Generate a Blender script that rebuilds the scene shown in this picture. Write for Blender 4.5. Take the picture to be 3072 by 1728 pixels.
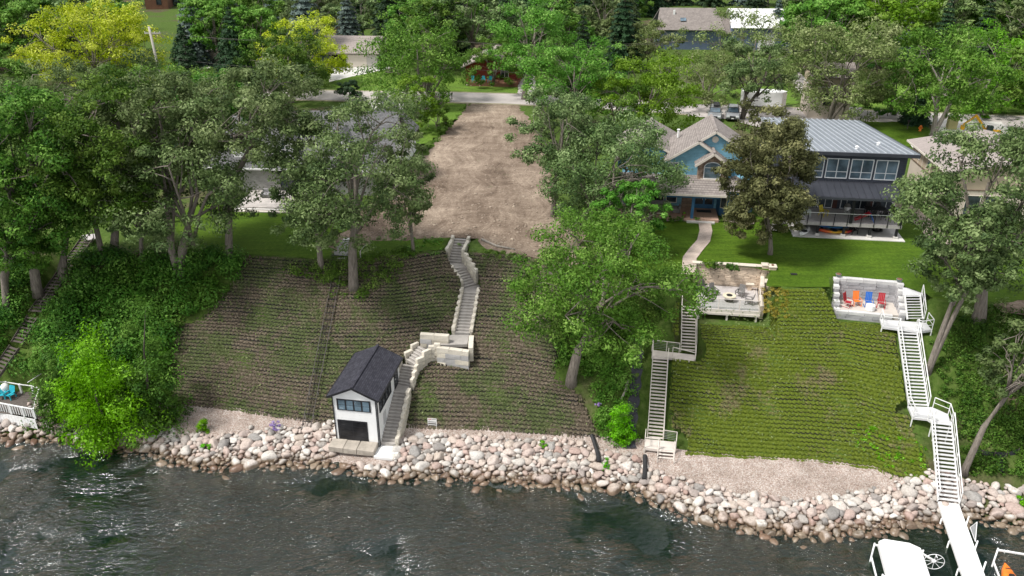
import bpy, bmesh, math, random
import numpy as np
from mathutils import Vector, Matrix
for _o in list(bpy.data.objects): bpy.data.objects.remove(_o)
SC = bpy.context.scene
COL = SC.collection
R = math.radians
# ---------------------------------------------------------------- camera
CAM_H, PITCH, FOC = 40.5, R(26), 2450.0        # drone 40.5 m above the lake, 26 degrees down
cam = bpy.data.objects.new('camera', bpy.data.cameras.new('camera')); COL.objects.link(cam)
cam.location = (0, 0, CAM_H); cam.rotation_euler = (R(90) - PITCH, 0, 0)
cam.data.sensor_width = 36; cam.data.lens = 36 * FOC / 3072; cam.data.clip_end = 3000
SC.camera = cam
# ---------------------------------------------------------------- sky and sun (bright broken overcast, veiled sun over the lake at left)
SUN_EL, SUN_AZ = R(58), R(-112)
w = bpy.data.worlds.new('World'); SC.world = w; w.use_nodes = True
nt = w.node_tree; N = nt.nodes; bg = N['Background']
sky = N.new('ShaderNodeTexSky'); sky.sky_type = 'NISHITA'; sky.sun_disc = False
sky.sun_elevation = SUN_EL; sky.sun_rotation = SUN_AZ % (2 * math.pi)
tc = N.new('ShaderNodeTexCoord'); nz = N.new('ShaderNodeTexNoise'); nz.inputs['Scale'].default_value = 2.6
nz.inputs['Detail'].default_value = 6; nz.inputs['Roughness'].default_value = .55
rp = N.new('ShaderNodeValToRGB'); rp.color_ramp.elements[0].position = .3; rp.color_ramp.elements[1].position = .56
mx = N.new('ShaderNodeMix'); mx.data_type = 'RGBA'
# broken bright overcast: cloud brightness varies over the whole sky
nz2 = N.new('ShaderNodeTexNoise'); nz2.inputs['Scale'].default_value = 2.3; nz2.inputs['Detail'].default_value = 4; mp_ = N.new('ShaderNodeMapping'); mp_.inputs['Location'].default_value = (.35, 1.9, .4)
r2 = N.new('ShaderNodeValToRGB'); r2.color_ramp.elements[0].position = .40; r2.color_ramp.elements[0].color = (.10, .105, .115, 1); r2.color_ramp.elements[1].position = .60; r2.color_ramp.elements[1].color = (1, 1, 1, 1)
cc_ = N.new('ShaderNodeVectorMath'); cc_.operation = 'SCALE'; cc_.inputs['Scale'].default_value = 20
nt.links.new(tc.outputs['Generated'], mp_.inputs[0]); nt.links.new(mp_.outputs[0], nz2.inputs['Vector']); nt.links.new(nz2.outputs[0], r2.inputs[0]); nt.links.new(r2.outputs[0], cc_.inputs[0]); nt.links.new(cc_.outputs[0], mx.inputs[7])
nt.links.new(tc.outputs['Generated'], nz.inputs['Vector']); nt.links.new(nz.outputs['Fac'], rp.inputs[0])
nt.links.new(rp.outputs[0], mx.inputs[0]); nt.links.new(sky.outputs[0], mx.inputs[6])
nt.links.new(mx.outputs[2], bg.inputs[0]); bg.inputs[1].default_value = .066
sun = bpy.data.objects.new('sun', bpy.data.lights.new('sun', 'SUN')); COL.objects.link(sun)
sun.data.energy = 2.7; sun.data.angle = R(11); sun.data.color = (1, .965, .91)
sd = Vector((math.sin(SUN_AZ) * math.cos(SUN_EL), math.cos(SUN_AZ) * math.cos(SUN_EL), math.sin(SUN_EL)))
sun.rotation_euler = sd.to_track_quat('Z', 'Y').to_euler(); sun.location = sd * 300
SC.view_settings.view_transform = 'Standard'; SC.view_settings.look = 'None'
SC.view_settings.exposure = .8; SC.view_settings.gamma = 1
SC.render.engine = 'CYCLES'
SC.cycles.max_bounces = 6; SC.cycles.transparent_max_bounces = 6

# ---------------------------------------------------------------- survey helpers: the drone's pixel grid (2576 wide) to points on the site
_s, _c = math.sin(PITCH), math.cos(PITCH); PX = 3072 / 2576
def at(px, py, z=10.0):
    u = (px - 1288) * PX / FOC; v = (py * PX - 864) / FOC
    d = (CAM_H - z) / (_s + v * _c); return Vector((u * d, d * (_c - v * _s), z))
def zat(py, Y):
    v = (py * PX - 864) / FOC; return CAM_H - Y * (_s + v * _c) / (_c - v * _s)
def xat(px, py, Y):
    v = (py * PX - 864) / FOC; return (px - 1288) * PX / FOC * Y / (_c - v * _s)
def proj(x, y, z):
    d = y * _c + (CAM_H - z) * _s; dn = (CAM_H - z) * _c - y * _s
    return 1288 + x / d * FOC / PX, (864 + dn / d * FOC) / PX
WL = [(-300,1098),(0,1100),(240,1108),(350,1130),(420,1150),(520,1172),(700,1168),(850,1163),(905,1192),(960,1203),(1100,1196),(1240,1208),(1450,1216),(1600,1235),(1650,1265),(1760,1302),(1900,1332),(2050,1346),(2200,1336),(2370,1308),(2460,1302),(2576,1332),(2900,1340)]
TOE = [(-300,1040),(0,1045),(100,1058),(230,1040),(430,1017),(560,1030),(700,1050),(830,1068),(1010,1072),(1200,1078),(1400,1095),(1510,1108),(1620,1118),(1700,1142),(1850,1155),(2050,1163),(2200,1180),(2260,1205),(2350,1222),(2440,1190),(2576,1215),(2900,1230)]
CRE = [(-300,655),(0,650),(300,640),(480,640),(620,640),(790,650),(1000,645),(1115,625),(1300,640),(1400,665),(1600,690),(1750,712),(1920,722),(2090,722),(2300,745),(2576,790),(2900,850)]
_W = np.array([at(a, b, 0) for a, b in WL]); _T = np.array([at(a, b, 1) for a, b in TOE]); _K = np.array([at(a, b, 10) for a, b in CRE])
def edges(x):
    return np.interp(x, _W[:, 0], _W[:, 1]), np.interp(x, _T[:, 0], _T[:, 1]), np.interp(x, _K[:, 0], _K[:, 1])
def gz(x, y):
    x = np.asarray(x, float); y = np.asarray(y, float); a, t, k = edges(x)
    return np.where(y < a, np.maximum(-3.0, (y - a) * .30), np.where(y < t, (y - a) / (t - a), np.where(y < k, 1 + 9 * (y - t) / (k - t), 10.0)))
def hit(px, py):                                  # where a line of sight meets the ground
    lo, hi = 20., 700.
    f = lambda Y: zat(py, Y) - float(gz(xat(px, py, Y), Y))
    ys = np.linspace(36, 420, 1200)
    for Y in ys:
        if f(Y) <= 0: break
    a, b = Y - .4, Y
    for _ in range(18):
        m = (a + b) / 2
        if f(m) > 0: a = m
        else: b = m
    return Vector((xat(px, py, b), b, float(gz(xat(px, py, b), b))))

# ---------------------------------------------------------------- objects
def tag(o, label=None, cat=None, group=None, kind=None):
    if label: o['label'] = label
    if cat: o['category'] = cat
    if group: o['group'] = group
    if kind: o['kind'] = kind
    return o
def thing(name, label, cat, loc=(0, 0, 0), rz=0., group=None):
    o = bpy.data.objects.new(name, None); COL.objects.link(o); o.empty_display_size = .3
    o.location = loc; o.rotation_euler = (0, 0, rz); return tag(o, label, cat, group)
def link(name, me, parent=None, loc=None, rz=None):
    o = bpy.data.objects.new(name, me); COL.objects.link(o); o.parent = parent
    if loc is not None: o.location = loc
    if rz is not None: o.rotation_euler = (0, 0, rz)
    return o
def children(o): return [c for c in COL.objects if c.parent == o]
def copy_thing(root, kids, loc, rz=0., label=None, sc=None):
    r = root.copy(); COL.objects.link(r); r.location = loc; r.rotation_euler = (0, 0, rz)
    if sc is not None: r.scale = sc
    if label: r['label'] = label
    for k in kids:
        c = k.copy(); COL.objects.link(c); c.parent = r
    return r
class MB:
    def __init__(s): s.v = []; s.f = []
    def add(s, vs, fs):
        b = len(s.v); s.v += [tuple(q) for q in vs]; s.f += [tuple(i + b for i in f) for f in fs]; return s
    def box(s, c, d, rz=0., M=None):
        x, y, z = [q / 2 for q in d]; vs = [Vector((i * x, j * y, k * z)) for k in (-1, 1) for j in (-1, 1) for i in (-1, 1)]
        if M is not None: vs = [M @ q for q in vs]
        elif rz: m = Matrix.Rotation(rz, 3, 'Z'); vs = [m @ q for q in vs]
        c = Vector(c); return s.add([q + c for q in vs], [(0, 2, 3, 1), (4, 5, 7, 6), (0, 1, 5, 4), (2, 6, 7, 3), (0, 4, 6, 2), (1, 3, 7, 5)])
    def b2(s, a, b):                                # box from corner to corner
        a, b = Vector(a), Vector(b); return s.box((a + b) / 2, [abs(q) for q in (b - a)])
    def beam(s, p, q, w, h=None, up=(0, 0, 1)):
        p, q = Vector(p), Vector(q); h = h or w; d = q - p; L = d.length
        if L < 1e-6: return s
        y = d / L; x = y.cross(Vector(up))
        x = Vector((1, 0, 0)) if x.length < 1e-4 else x.normalized(); z = x.cross(y)
        M = Matrix((x, y, z)).transposed(); return s.box((p + q) / 2, (w, L, h), M=M)
    def tube(s, pts, rad, n=6, cap=True):
        pts = [Vector(q) for q in pts]; m = len(pts); rad = rad if isinstance(rad, (list, tuple)) else [rad] * m; b = len(s.v)
        for i, p in enumerate(pts):
            t = (pts[min(i + 1, m - 1)] - pts[max(i - 1, 0)]).normalized(); a = t.orthogonal().normalized() if abs(t.z) > .95 else t.cross(Vector((0, 0, 1))).normalized()
            if abs(t.z) > .95: a = (Vector((1, 0, 0)) - t * t.x).normalized()
            c = t.cross(a)
            for k in range(n): g = 2 * math.pi * k / n; s.v.append(tuple(p + (a * math.cos(g) + c * math.sin(g)) * rad[i]))
        for i in range(m - 1):
            for k in range(n): s.f.append((b + i * n + k, b + i * n + (k + 1) % n, b + (i + 1) * n + (k + 1) % n, b + (i + 1) * n + k))
        if cap: s.f.append(tuple(b + k for k in range(n))[::-1]); s.f.append(tuple(b + (m - 1) * n + k for k in range(n)))
        return s
    def prism(s, poly, z0, z1):                     # polygon in plan, extruded upwards
        n = len(poly); b = len(s.v)
        s.v += [(x, y, z0) for x, y in poly] + [(x, y, z1) for x, y in poly]
        s.f += [tuple(b + i for i in range(n))[::-1], tuple(b + n + i for i in range(n))] + [(b + i, b + (i + 1) % n, b + n + (i + 1) % n, b + n + i) for i in range(n)]
        return s
    def wall(s, poly, y0, y1):                      # polygon in x,z extruded along y
        n = len(poly); b = len(s.v)
        s.v += [(x, y0, z) for x, z in poly] + [(x, y1, z) for x, z in poly]
        s.f += [tuple(b + i for i in range(n)), tuple(b + n + i for i in range(n))[::-1]] + [(b + (i + 1) % n, b + i, b + n + i, b + n + (i + 1) % n) for i in range(n)]
        return s
    def slab(s, quad, th):                          # 3D polygon thickened downwards
        q = [Vector(a) for a in quad]; n = len(q); b = len(s.v); nn = (q[1] - q[0]).cross(q[2] - q[0]).normalized()
        if nn.z < 0: nn = -nn; q = q[::-1]
        s.v += [tuple(a) for a in q] + [tuple(a - nn * th) for a in q]
        s.f += [tuple(b + i for i in range(n)), tuple(b + n + i for i in range(n))[::-1]] + [(b + n + i, b + n + (i + 1) % n, b + (i + 1) % n, b + i) for i in range(n)]
        return s
    def lathe(s, prof, c=(0, 0, 0), n=14):
        b = len(s.v); m = len(prof)
        for r, z in prof:
            for k in range(n): g = 2 * math.pi * k / n; s.v.append((c[0] + r * math.cos(g), c[1] + r * math.sin(g), c[2] + z))
        for i in range(m - 1):
            for k in range(n): s.f.append((b + i * n + k, b + i * n + (k + 1) % n, b + (i + 1) * n + (k + 1) % n, b + (i + 1) * n + k))
        s.f.append(tuple(b + k for k in range(n))[::-1]); s.f.append(tuple(b + (m - 1) * n + k for k in range(n))); return s
    def mesh(s, name, mat, smooth=False, bevel=0):
        me = bpy.data.meshes.new(name); me.from_pydata(s.v, [], s.f); me.materials.append(mat)
        if bevel:
            bm = bmesh.new(); bm.from_mesh(me); bmesh.ops.bevel(bm, geom=bm.edges[:], offset=bevel, segments=1, affect='EDGES'); bm.to_mesh(me); bm.free()
        if smooth: me.polygons.foreach_set('use_smooth', [True] * len(me.polygons))
        return me
    def obj(s, name, mat, parent=None, smooth=False, bevel=0, loc=None, rz=None):
        return link(name, s.mesh(name, mat, smooth, bevel), parent, loc, rz)
def npmesh(name, V, Fq, mat, attr=None, smooth=False):       # quads or tris from numpy
    me = bpy.data.meshes.new(name); k = Fq.shape[1]
    me.vertices.add(len(V)); me.vertices.foreach_set('co', np.asarray(V, np.float32).ravel())
    me.loops.add(Fq.size); me.loops.foreach_set('vertex_index', np.asarray(Fq, np.int32).ravel())
    me.polygons.add(len(Fq)); me.polygons.foreach_set('loop_start', np.arange(0, Fq.size, k, dtype=np.int32)); me.polygons.foreach_set('loop_total', np.full(len(Fq), k, np.int32))
    if smooth: me.polygons.foreach_set('use_smooth', np.ones(len(Fq), bool))
    for nm, a in (attr or {}).items():
        at_ = me.attributes.new(nm, 'FLOAT', 'FACE'); at_.data.foreach_set('value', np.asarray(a, np.float32))
    me.materials.append(mat); me.update(calc_edges=True); me.validate(); return me

# ---------------------------------------------------------------- materials
def srgb(r, g, b):
    f = lambda q: (q / 255 / 12.92) if q / 255 <= .04045 else ((q / 255 + .055) / 1.055) ** 2.4
    return (f(r), f(g), f(b), 1)
def newmat(name):
    m = bpy.data.materials.new(name); m.use_nodes = True; t = m.node_tree; return m, t, t.nodes, t.nodes['Principled BSDF'], t.links.new
def ramp(n, stops):
    r = n.new('ShaderNodeValToRGB'); e = r.color_ramp.elements
    while len(e) < len(stops): e.new(.5)
    for i, (p, c) in enumerate(stops): e[i].position = p; e[i].color = c if len(c) == 4 else (*c, 1)
    return r
def noise(n, l, scale, detail=4, rough=.55, vec=None, mapping=None):
    q = n.new('ShaderNodeTexNoise'); q.inputs['Scale'].default_value = scale; q.inputs['Detail'].default_value = detail; q.inputs['Roughness'].default_value = rough
    if vec is not None: l(vec, q.inputs['Vector'])
    return q
def coords(n, l, sc=(1, 1, 1), rz=0.):
    t = n.new('ShaderNodeTexCoord'); m = n.new('ShaderNodeMapping'); m.inputs['Scale'].default_value = sc; m.inputs['Rotation'].default_value = (0, 0, rz)
    l(t.outputs['Object'], m.inputs['Vector']); return m.outputs[0]
def mixc(n, l, a, b, fac, mode='MIX'):
    m = n.new('ShaderNodeMix'); m.data_type = 'RGBA'; m.blend_type = mode
    for s, q in ((0, fac), (6, a), (7, b)):
        if isinstance(q, (int, float)): m.inputs[s].default_value = q
        elif isinstance(q, tuple): m.inputs[s].default_value = q
        else: l(q, m.inputs[s])
    return m.outputs[2]
def bump(n, l, h, b, strength=.5, dist=.05):
    q = n.new('ShaderNodeBump'); q.inputs['Strength'].default_value = strength; q.inputs['Distance'].default_value = dist; l(h, q.inputs['Height'])
    l(q.outputs[0], b.inputs['Normal']); return q
def pm(name, c1, c2=None, scale=3., rough=.8, bmp=.15, metal=0., spec=.3, sc=(1, 1, 1), rnd=0.):
    """plain procedural surface: two tones in uneven patches with fine grain"""
    m, t, n, b, l = newmat(name); c2 = c2 or tuple(q * .72 for q in c1[:3]) + (1,)
    v = coords(n, l, sc); q = noise(n, l, scale, 6, .65, v); r = ramp(n, [(.3, c2), (.68, c1)]); l(q.outputs[0], r.inputs[0]); colr = r.outputs[0]
    if rnd:
        oi = n.new('ShaderNodeObjectInfo'); hs = n.new('ShaderNodeHueSaturation'); mr = n.new('ShaderNodeMapRange')
        mr.inputs[3].default_value = 1 - rnd; mr.inputs[4].default_value = 1 + rnd; l(oi.outputs['Random'], mr.inputs[0]); l(mr.outputs[0], hs.inputs['Value']); l(colr, hs.inputs['Color']); colr = hs.outputs[0]
    l(colr, b.inputs['Base Color']); b.inputs['Roughness'].default_value = rough; b.inputs['Metallic'].default_value = metal; b.inputs['Specular IOR Level'].default_value = spec
    if bmp:
        g = noise(n, l, scale * 9, 3, .6, v); bump(n, l, g.outputs[0], b, bmp, .03)
    return m
def brickm(name, c1, c2, mort, axes, bw, rh, ms=.01, rough=.85, off=.5, bmp=.4, extra=None):
    """courses laid out on two of the object's own axes"""
    m, t, n, b, l = newmat(name); tcn = n.new('ShaderNodeTexCoord'); sx = n.new('ShaderNodeSeparateXYZ'); cb = n.new('ShaderNodeCombineXYZ')
    l(tcn.outputs['Object'], sx.inputs[0]); l(sx.outputs[axes[0]], cb.inputs[0]); l(sx.outputs[axes[1]], cb.inputs[1])
    br = n.new('ShaderNodeTexBrick'); br.offset = off; br.inputs['Scale'].default_value = 1; br.inputs['Brick Width'].default_value = bw; br.inputs['Row Height'].default_value = rh
    br.inputs['Mortar Size'].default_value = ms; br.inputs['Color1'].default_value = c1; br.inputs['Color2'].default_value = c2; br.inputs['Mortar'].default_value = mort; br.inputs['Bias'].default_value = -.1
    l(cb.outputs[0], br.inputs['Vector']); q = noise(n, l, 1.2, 5, .6, tcn.outputs['Object']); r = ramp(n, [(.25, (.72, .72, .72)), (.75, (1.12, 1.12, 1.12))]); l(q.outputs[0], r.inputs[0])
    l(mixc(n, l, br.outputs[0], r.outputs[0], 1., 'MULTIPLY'), b.inputs['Base Color']); b.inputs['Roughness'].default_value = rough; b.inputs['Specular IOR Level'].default_value = .25
    iv = n.new('ShaderNodeMath'); iv.operation = 'SUBTRACT'; iv.inputs[0].default_value = 1; l(br.outputs['Fac'], iv.inputs[1]); bump(n, l, iv.outputs[0], b, bmp, .02)
    return m
def glassm(name, tint=(.02, .03, .04, 1), rough=.04, spec=.6):
    m, t, n, b, l = newmat(name); v = coords(n, l); q = noise(n, l, .8, 3, .5, v); r = ramp(n, [(.35, tint), (.7, tuple(min(1, a * 3 + .01) for a in tint[:3]))])
    l(q.outputs[0], r.inputs[0]); l(r.outputs[0], b.inputs['Base Color']); b.inputs['Roughness'].default_value = rough; b.inputs['Specular IOR Level'].default_value = spec; return m
# ================================================================ the setting
rng = np.random.default_rng(7); random.seed(7)
def inpoly(px, py, poly):
    px = np.asarray(px); py = np.asarray(py); r = np.zeros(px.shape, bool); n = len(poly)
    for i in range(n):
        x0, y0 = poly[i]; x1, y1 = poly[(i + 1) % n]
        c = ((y0 > py) != (y1 > py)); r ^= c & (px < (x1 - x0) * (py - y0) / ((y1 - y0) if y1 != y0 else 1e-9) + x0)
    return r
def grid_faces(nx, ny):
    i = np.arange(nx - 1)[:, None] * ny + np.arange(ny - 1)[None]; i = i.ravel(); return np.stack([i, i + ny, i + ny + 1, i + 1], 1)
# ---- cut-and-fill: the stone stair's trench, the deck and patio cut into the bluff top
RISE = .1475
SF = [((1160,600),(1145,661),9), ((1151.5,669.8),(1181.6,720.7),8), ((1184,732.3),(1163,840),14), ((1108,860),(1080,872),3), ((1066.6,876),(1034,914),6), ((1030,918),(1013.5,968),7), ((1007,982),(975,1118),16)]
STAIR = []; _z = 10.0
for A_, B_, n_ in SF: STAIR.append((at(*A_, _z), at(*B_, _z - n_ * RISE), n_)); _z -= n_ * RISE
def seg_cut(X, Y, Z, A, B, rad, drop):
    dx, dy = B.x - A.x, B.y - A.y; L2 = dx * dx + dy * dy; f = np.clip(((X - A.x) * dx + (Y - A.y) * dy) / L2, 0, 1); d = np.hypot(X - A.x - dx * f, Y - A.y - dy * f); zz = A.z + (B.z - A.z) * f - drop
    return np.where(d < rad, np.minimum(Z, zz), Z), d
PTS_ = [p for A, B, n_ in STAIR for p in (A, B)]
FLIGHTS = [(at(1733,768,8.0), at(1731,884,5.43)), (at(1641,890,5.43), at(1745,902,5.43)), (at(1661,897,5.43), at(1648,1105,1.31)), (at(1622,1115,1.31), at(1700,1122,1.31)), (at(1675,1131,1.31), at(1673,1173,.45)),
  (at(2295,735,9.9), at(2302,804,8.3)), (at(2215,812,8.3), at(2340,824,8.3)), (at(2282,827,8.3), at(2310,1022,4.3)), (at(2288,1035,4.3), at(2388,1055,4.3)), (at(2368,1061,4.3), at(2386,1262,.86)), (hit(222,604) + Vector((0, 0, .2)), hit(92,795) + Vector((0, 0, .35))), (hit(40,880) + Vector((0, 0, .3)), hit(-30,975) + Vector((0, 0, .2)))]
DECK_Z, PATIO_Z = 8.0, 8.3
CUTS = [([(-48, 57.5), (-37.5, 56.6), (-38.4, 60.2), (-48, 61)], 1.45), ([(15.2, 61.5), (21.9, 60.8), (23.1, 67.9), (16.6, 68.6)], 7.5), ([(27.3, 60.6), (33.2, 59.8), (33.9, 63.9), (28.2, 64.7)], 7.7)]
APRON = [(15.2, 21.9, 64.5, 7.05), (27.3, 33.4, 63.0, 7.72)]          # ground dropped in front of the deck and the patio
def apron(X, Y, Z, up=0.):
    for x0, x1, yb, zc in APRON:
        dx = np.maximum(np.maximum(x0 - X, X - x1), 0) + np.maximum(Y - yb, 0) * 4; Z = np.minimum(Z, zc + up + dx * 3.2)
    return Z
def cut_ground(X, Y, Z):
    Z = apron(X, Y, Z, -.1)
    for i in range(len(PTS_) - 1): Z, _ = seg_cut(X, Y, Z, PTS_[i], PTS_[i + 1], 1.05, .45)
    for A, B in FLIGHTS: Z, _ = seg_cut(X, Y, Z, A, B, 1.25, .5)
    for P_, z in CUTS: Z = np.where(inpoly(X, Y, P_), np.minimum(Z, z), Z)
    return Z
def near_stair(x, y):
    D = np.full(x.shape, 99.)
    for i in range(len(PTS_) - 1): D = np.minimum(D, seg_cut(x, y, x, PTS_[i], PTS_[i + 1], 1, 0)[1])
    return D
# ---- soil, grass, gravel materials
def ground_mat():
    m, t, n, b, l = newmat('ground_grass_and_soil'); v = coords(n, l)
    a = noise(n, l, .08, 5, .6, v); f = noise(n, l, 2.2, 8, .7, v)
    g = ramp(n, [(.3, (.035, .065, .012)), (.5, (.065, .11, .02)), (.72, (.105, .14, .04))]); l(f.outputs[0], g.inputs[0])
    d = ramp(n, [(.3, (.05, .04, .025)), (.7, (.13, .10, .07))]); l(f.outputs[0], d.inputs[0])
    k = ramp(n, [(.36, (1, 1, 1)), (.46, (0, 0, 0))]); l(a.outputs[0], k.inputs[0])
    l(mixc(n, l, g.outputs[0], d.outputs[0], k.outputs[0]), b.inputs['Base Color']); b.inputs['Roughness'].default_value = .95; b.inputs['Specular IOR Level'].default_value = .1
    h = noise(n, l, 14, 4, .7, v); bump(n, l, h.outputs[0], b, .5, .08); return m
def lawn_mat(name, lo, mid, hi, rz, stripe=.28):
    m, t, n, b, l = newmat(name); v = coords(n, l); v2 = coords(n, l, (.22, 2.2, 1), rz)
    f = noise(n, l, 3.2, 8, .75, v); st = noise(n, l, .8, 3, .5, v2); pt = noise(n, l, .25, 4, .6, v)
    g = ramp(n, [(.28, lo), (.5, mid), (.74, hi)]); l(f.outputs[0], g.inputs[0])
    r1 = ramp(n, [(.35, (1 - stripe * .5,) * 3), (.65, (1 + stripe * .35,) * 3)]); l(st.outputs[0], r1.inputs[0])
    r2 = ramp(n, [(.3, (.8, .86, .8)), (.7, (1.15, 1.08, 1.05))]); l(pt.outputs[0], r2.inputs[0])
    c = mixc(n, l, mixc(n, l, g.outputs[0], r1.outputs[0], 1., 'MULTIPLY'), r2.outputs[0], 1., 'MULTIPLY')
    l(c, b.inputs['Base Color']); b.inputs['Roughness'].default_value = .9; b.inputs['Specular IOR Level'].default_value = .12
    h = noise(n, l, 22, 3, .7, v); bump(n, l, h.outputs[0], b, .6, .06); return m
def gravel_mat(name, cols, scale=13.):
    m, t, n, b, l = newmat(name); v = coords(n, l); vo = n.new('ShaderNodeTexVoronoi'); vo.inputs['Scale'].default_value = scale; l(v, vo.inputs['Vector'])
    wn = n.new('ShaderNodeTexWhiteNoise'); wn.noise_dimensions = '3D'; l(vo.outputs['Position'], wn.inputs['Vector'])
    r = ramp(n, [(i / (len(cols) - 1) * .9 + .05, q) for i, q in enumerate(cols)]); l(wn.outputs['Value'], r.inputs[0])
    e = ramp(n, [(.0, (1, 1, 1)), (.6, (.45, .45, .45))]); l(vo.outputs['Distance'], e.inputs[0])
    p = noise(n, l, .7, 5, .6, v); pr = ramp(n, [(.3, (.72, .68, .64)), (.65, (1.1, 1.08, 1.06))]); l(p.outputs[0], pr.inputs[0])
    l(mixc(n, l, mixc(n, l, r.outputs[0], e.outputs[0], .7, 'MULTIPLY'), pr.outputs[0], 1., 'MULTIPLY'), b.inputs['Base Color']); b.inputs['Roughness'].default_value = .9
    iv = n.new('ShaderNodeMath'); iv.operation = 'SUBTRACT'; iv.inputs[0].default_value = 1; l(vo.outputs['Distance'], iv.inputs[1]); bump(n, l, iv.outputs[0], b, .8, .06); return m
def dirt_mat():
    m, t, n, b, l = newmat('graded_bare_dirt'); v0 = coords(n, l); dq = noise(n, l, .12, 3, .5, v0); va = n.new('ShaderNodeVectorMath'); va.operation = 'MULTIPLY_ADD'; va.inputs[1].default_value = (7, 7, 0); l(dq.outputs['Color'], va.inputs[0]); l(v0, va.inputs[2]); v = v0
    def mp(sc, rz):
        q_ = n.new('ShaderNodeMapping'); q_.inputs['Scale'].default_value = sc; q_.inputs['Rotation'].default_value = (0, 0, rz); l(va.outputs[0], q_.inputs['Vector']); return q_.outputs[0]
    vs = mp((1.3, .12, 1), R(-8)); vc = mp((.35, 1.1, 1), R(25))
    a = noise(n, l, .16, 5, .62, v); s = noise(n, l, .9, 7, .72, vs); x = noise(n, l, .8, 7, .72, vc); f = noise(n, l, 5, 6, .75, v)
    c = ramp(n, [(.36, (.085, .064, .048)), (.46, (.165, .128, .10)), (.56, (.26, .21, .166)), (.68, (.41, .345, .275))])
    ad = n.new('ShaderNodeMath'); ad.operation = 'MULTIPLY_ADD'; ad.inputs[1].default_value = .45; l(a.outputs[0], ad.inputs[0])
    a2 = n.new('ShaderNodeMath'); a2.operation = 'MULTIPLY_ADD'; a2.inputs[1].default_value = .42; l(s.outputs[0], a2.inputs[0])
    a3 = n.new('ShaderNodeMath'); a3.operation = 'MULTIPLY_ADD'; a3.inputs[1].default_value = .30; a3.inputs[2].default_value = -.07; l(x.outputs[0], a3.inputs[0])
    l(a3.outputs[0], a2.inputs[2]); l(a2.outputs[0], ad.inputs[2]); l(ad.outputs[0], c.inputs[0])
    r = ramp(n, [(.35, (.66, .63, .61)), (.65, (1.2, 1.18, 1.16))]); l(f.outputs[0], r.inputs[0])
    # faint weeds coming up
    wd = ramp(n, [(.6, (0, 0, 0)), (.7, (.5, .5, .5))]); wn_ = noise(n, l, .55, 8, .8, v); l(wn_.outputs[0], wd.inputs[0])
    l(mixc(n, l, mixc(n, l, c.outputs[0], r.outputs[0], 1., 'MULTIPLY'), (.10, .125, .06, 1), wd.outputs[0]), b.inputs['Base Color'])
    b.inputs['Roughness'].default_value = .97; b.inputs['Specular IOR Level'].default_value = .05
    bump(n, l, a3.outputs[0], b, .7, .25); return m
M_ground = ground_mat()
M_lawn = lawn_mat('mown_lawn', (.032, .07, .005), (.06, .115, .008), (.10, .165, .018), R(-8))
M_lawn2 = lawn_mat('far_lawn', (.055, .11, .015), (.10, .18, .025), (.16, .24, .05), R(-8), .3)
M_rough = lawn_mat('rough_grass', (.03, .07, .01), (.06, .12, .015), (.11, .17, .04), R(20), .5)
M_gravel = gravel_mat('pink_beach_gravel', [(.34, .25, .21), (.52, .42, .37), (.60, .52, .47), (.44, .36, .32), (.70, .64, .60)])
M_gravel2 = gravel_mat('grey_bed_gravel', [(.30, .25, .21), (.45, .38, .32), (.55, .48, .42), (.36, .30, .26)])
M_dirt = dirt_mat()
M_road = pm('sun_bleached_road', (.46, .42, .40, 1), (.36, .33, .315, 1), .6, .9, .2)
M_conc = pm('light_concrete', (.62, .60, .57, 1), (.48, .465, .44, 1), .9, .85, .15)
M_path = brickm('tan_paver_path', (.52, .43, .37, 1), (.44, .36, .31, 1), (.36, .31, .28, 1), (0, 1), .4, .25, .012)
# ---- the ground: one sheet from lakebed to the far woods
def axis(*seg):
    a = []
    for x0, x1, st in seg: a += list(np.arange(x0, x1, st))
    return np.array(a + [seg[-1][1]])
gx = axis((-420, -70, 14), (-70, -50, 2), (-50, 46, .5), (46, 70, 2), (70, 420, 14)); gy = axis((8, 36, 4), (36, 80, .4), (80, 140, 4), (140, 900, 20))
X, Y = np.meshgrid(gx, gy, indexing='ij'); Z = gz(X, Y); a_, t_, k_ = edges(X)
on = (Y > t_ + .3) & (Y < k_ - .3)
Z = np.where(on, Z + .22 * np.sin(X * 1.1 + Y * .6) * np.sin(Y * .9) - .12, Z); Z = np.where((Y > a_ - 1.2) & (Y < t_), Z - .10, Z); Z = cut_ground(X, Y, Z)
tag(link('ground', npmesh('ground', np.stack([X, Y, Z], -1).reshape(-1, 3), grid_faces(len(gx), len(gy)), M_ground, smooth=True)), kind='structure')
# ---- lakebed: mottled weed and silt; light lost with depth painted into the colour
m, t, n, b, l = newmat('silty_depth_shaded_lakebed'); v = coords(n, l); q = noise(n, l, .22, 6, .62, v); r = ramp(n, [(.3, (.008, .022, .017)), (.48, (.02, .036, .02)), (.62, (.06, .07, .03)), (.78, (.13, .125, .06))]); l(q.outputs[0], r.inputs[0]); ge = n.new('ShaderNodeNewGeometry'); sx = n.new('ShaderNodeSeparateXYZ'); l(ge.outputs['Position'], sx.inputs[0]); kz = n.new('ShaderNodeMapRange'); kz.inputs[1].default_value = -.75; kz.inputs[2].default_value = -.15; l(sx.outputs[2], kz.inputs[0]); q3 = noise(n, l, 1.6, 5, .65, v); r3 = ramp(n, [(.3, (.05, .04, .02)), (.5, (.15, .115, .06)), (.7, (.28, .22, .13))]); l(q3.outputs[0], r3.inputs[0]); l(mixc(n, l, r.outputs[0], r3.outputs[0], kz.outputs[0]), b.inputs['Base Color']); b.inputs['Roughness'].default_value = .9
M_bed = m
bx = axis((-80, 70, 1.)); by = axis((6, 60, .8)); X, Y = np.meshgrid(bx, by, indexing='ij')
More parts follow.
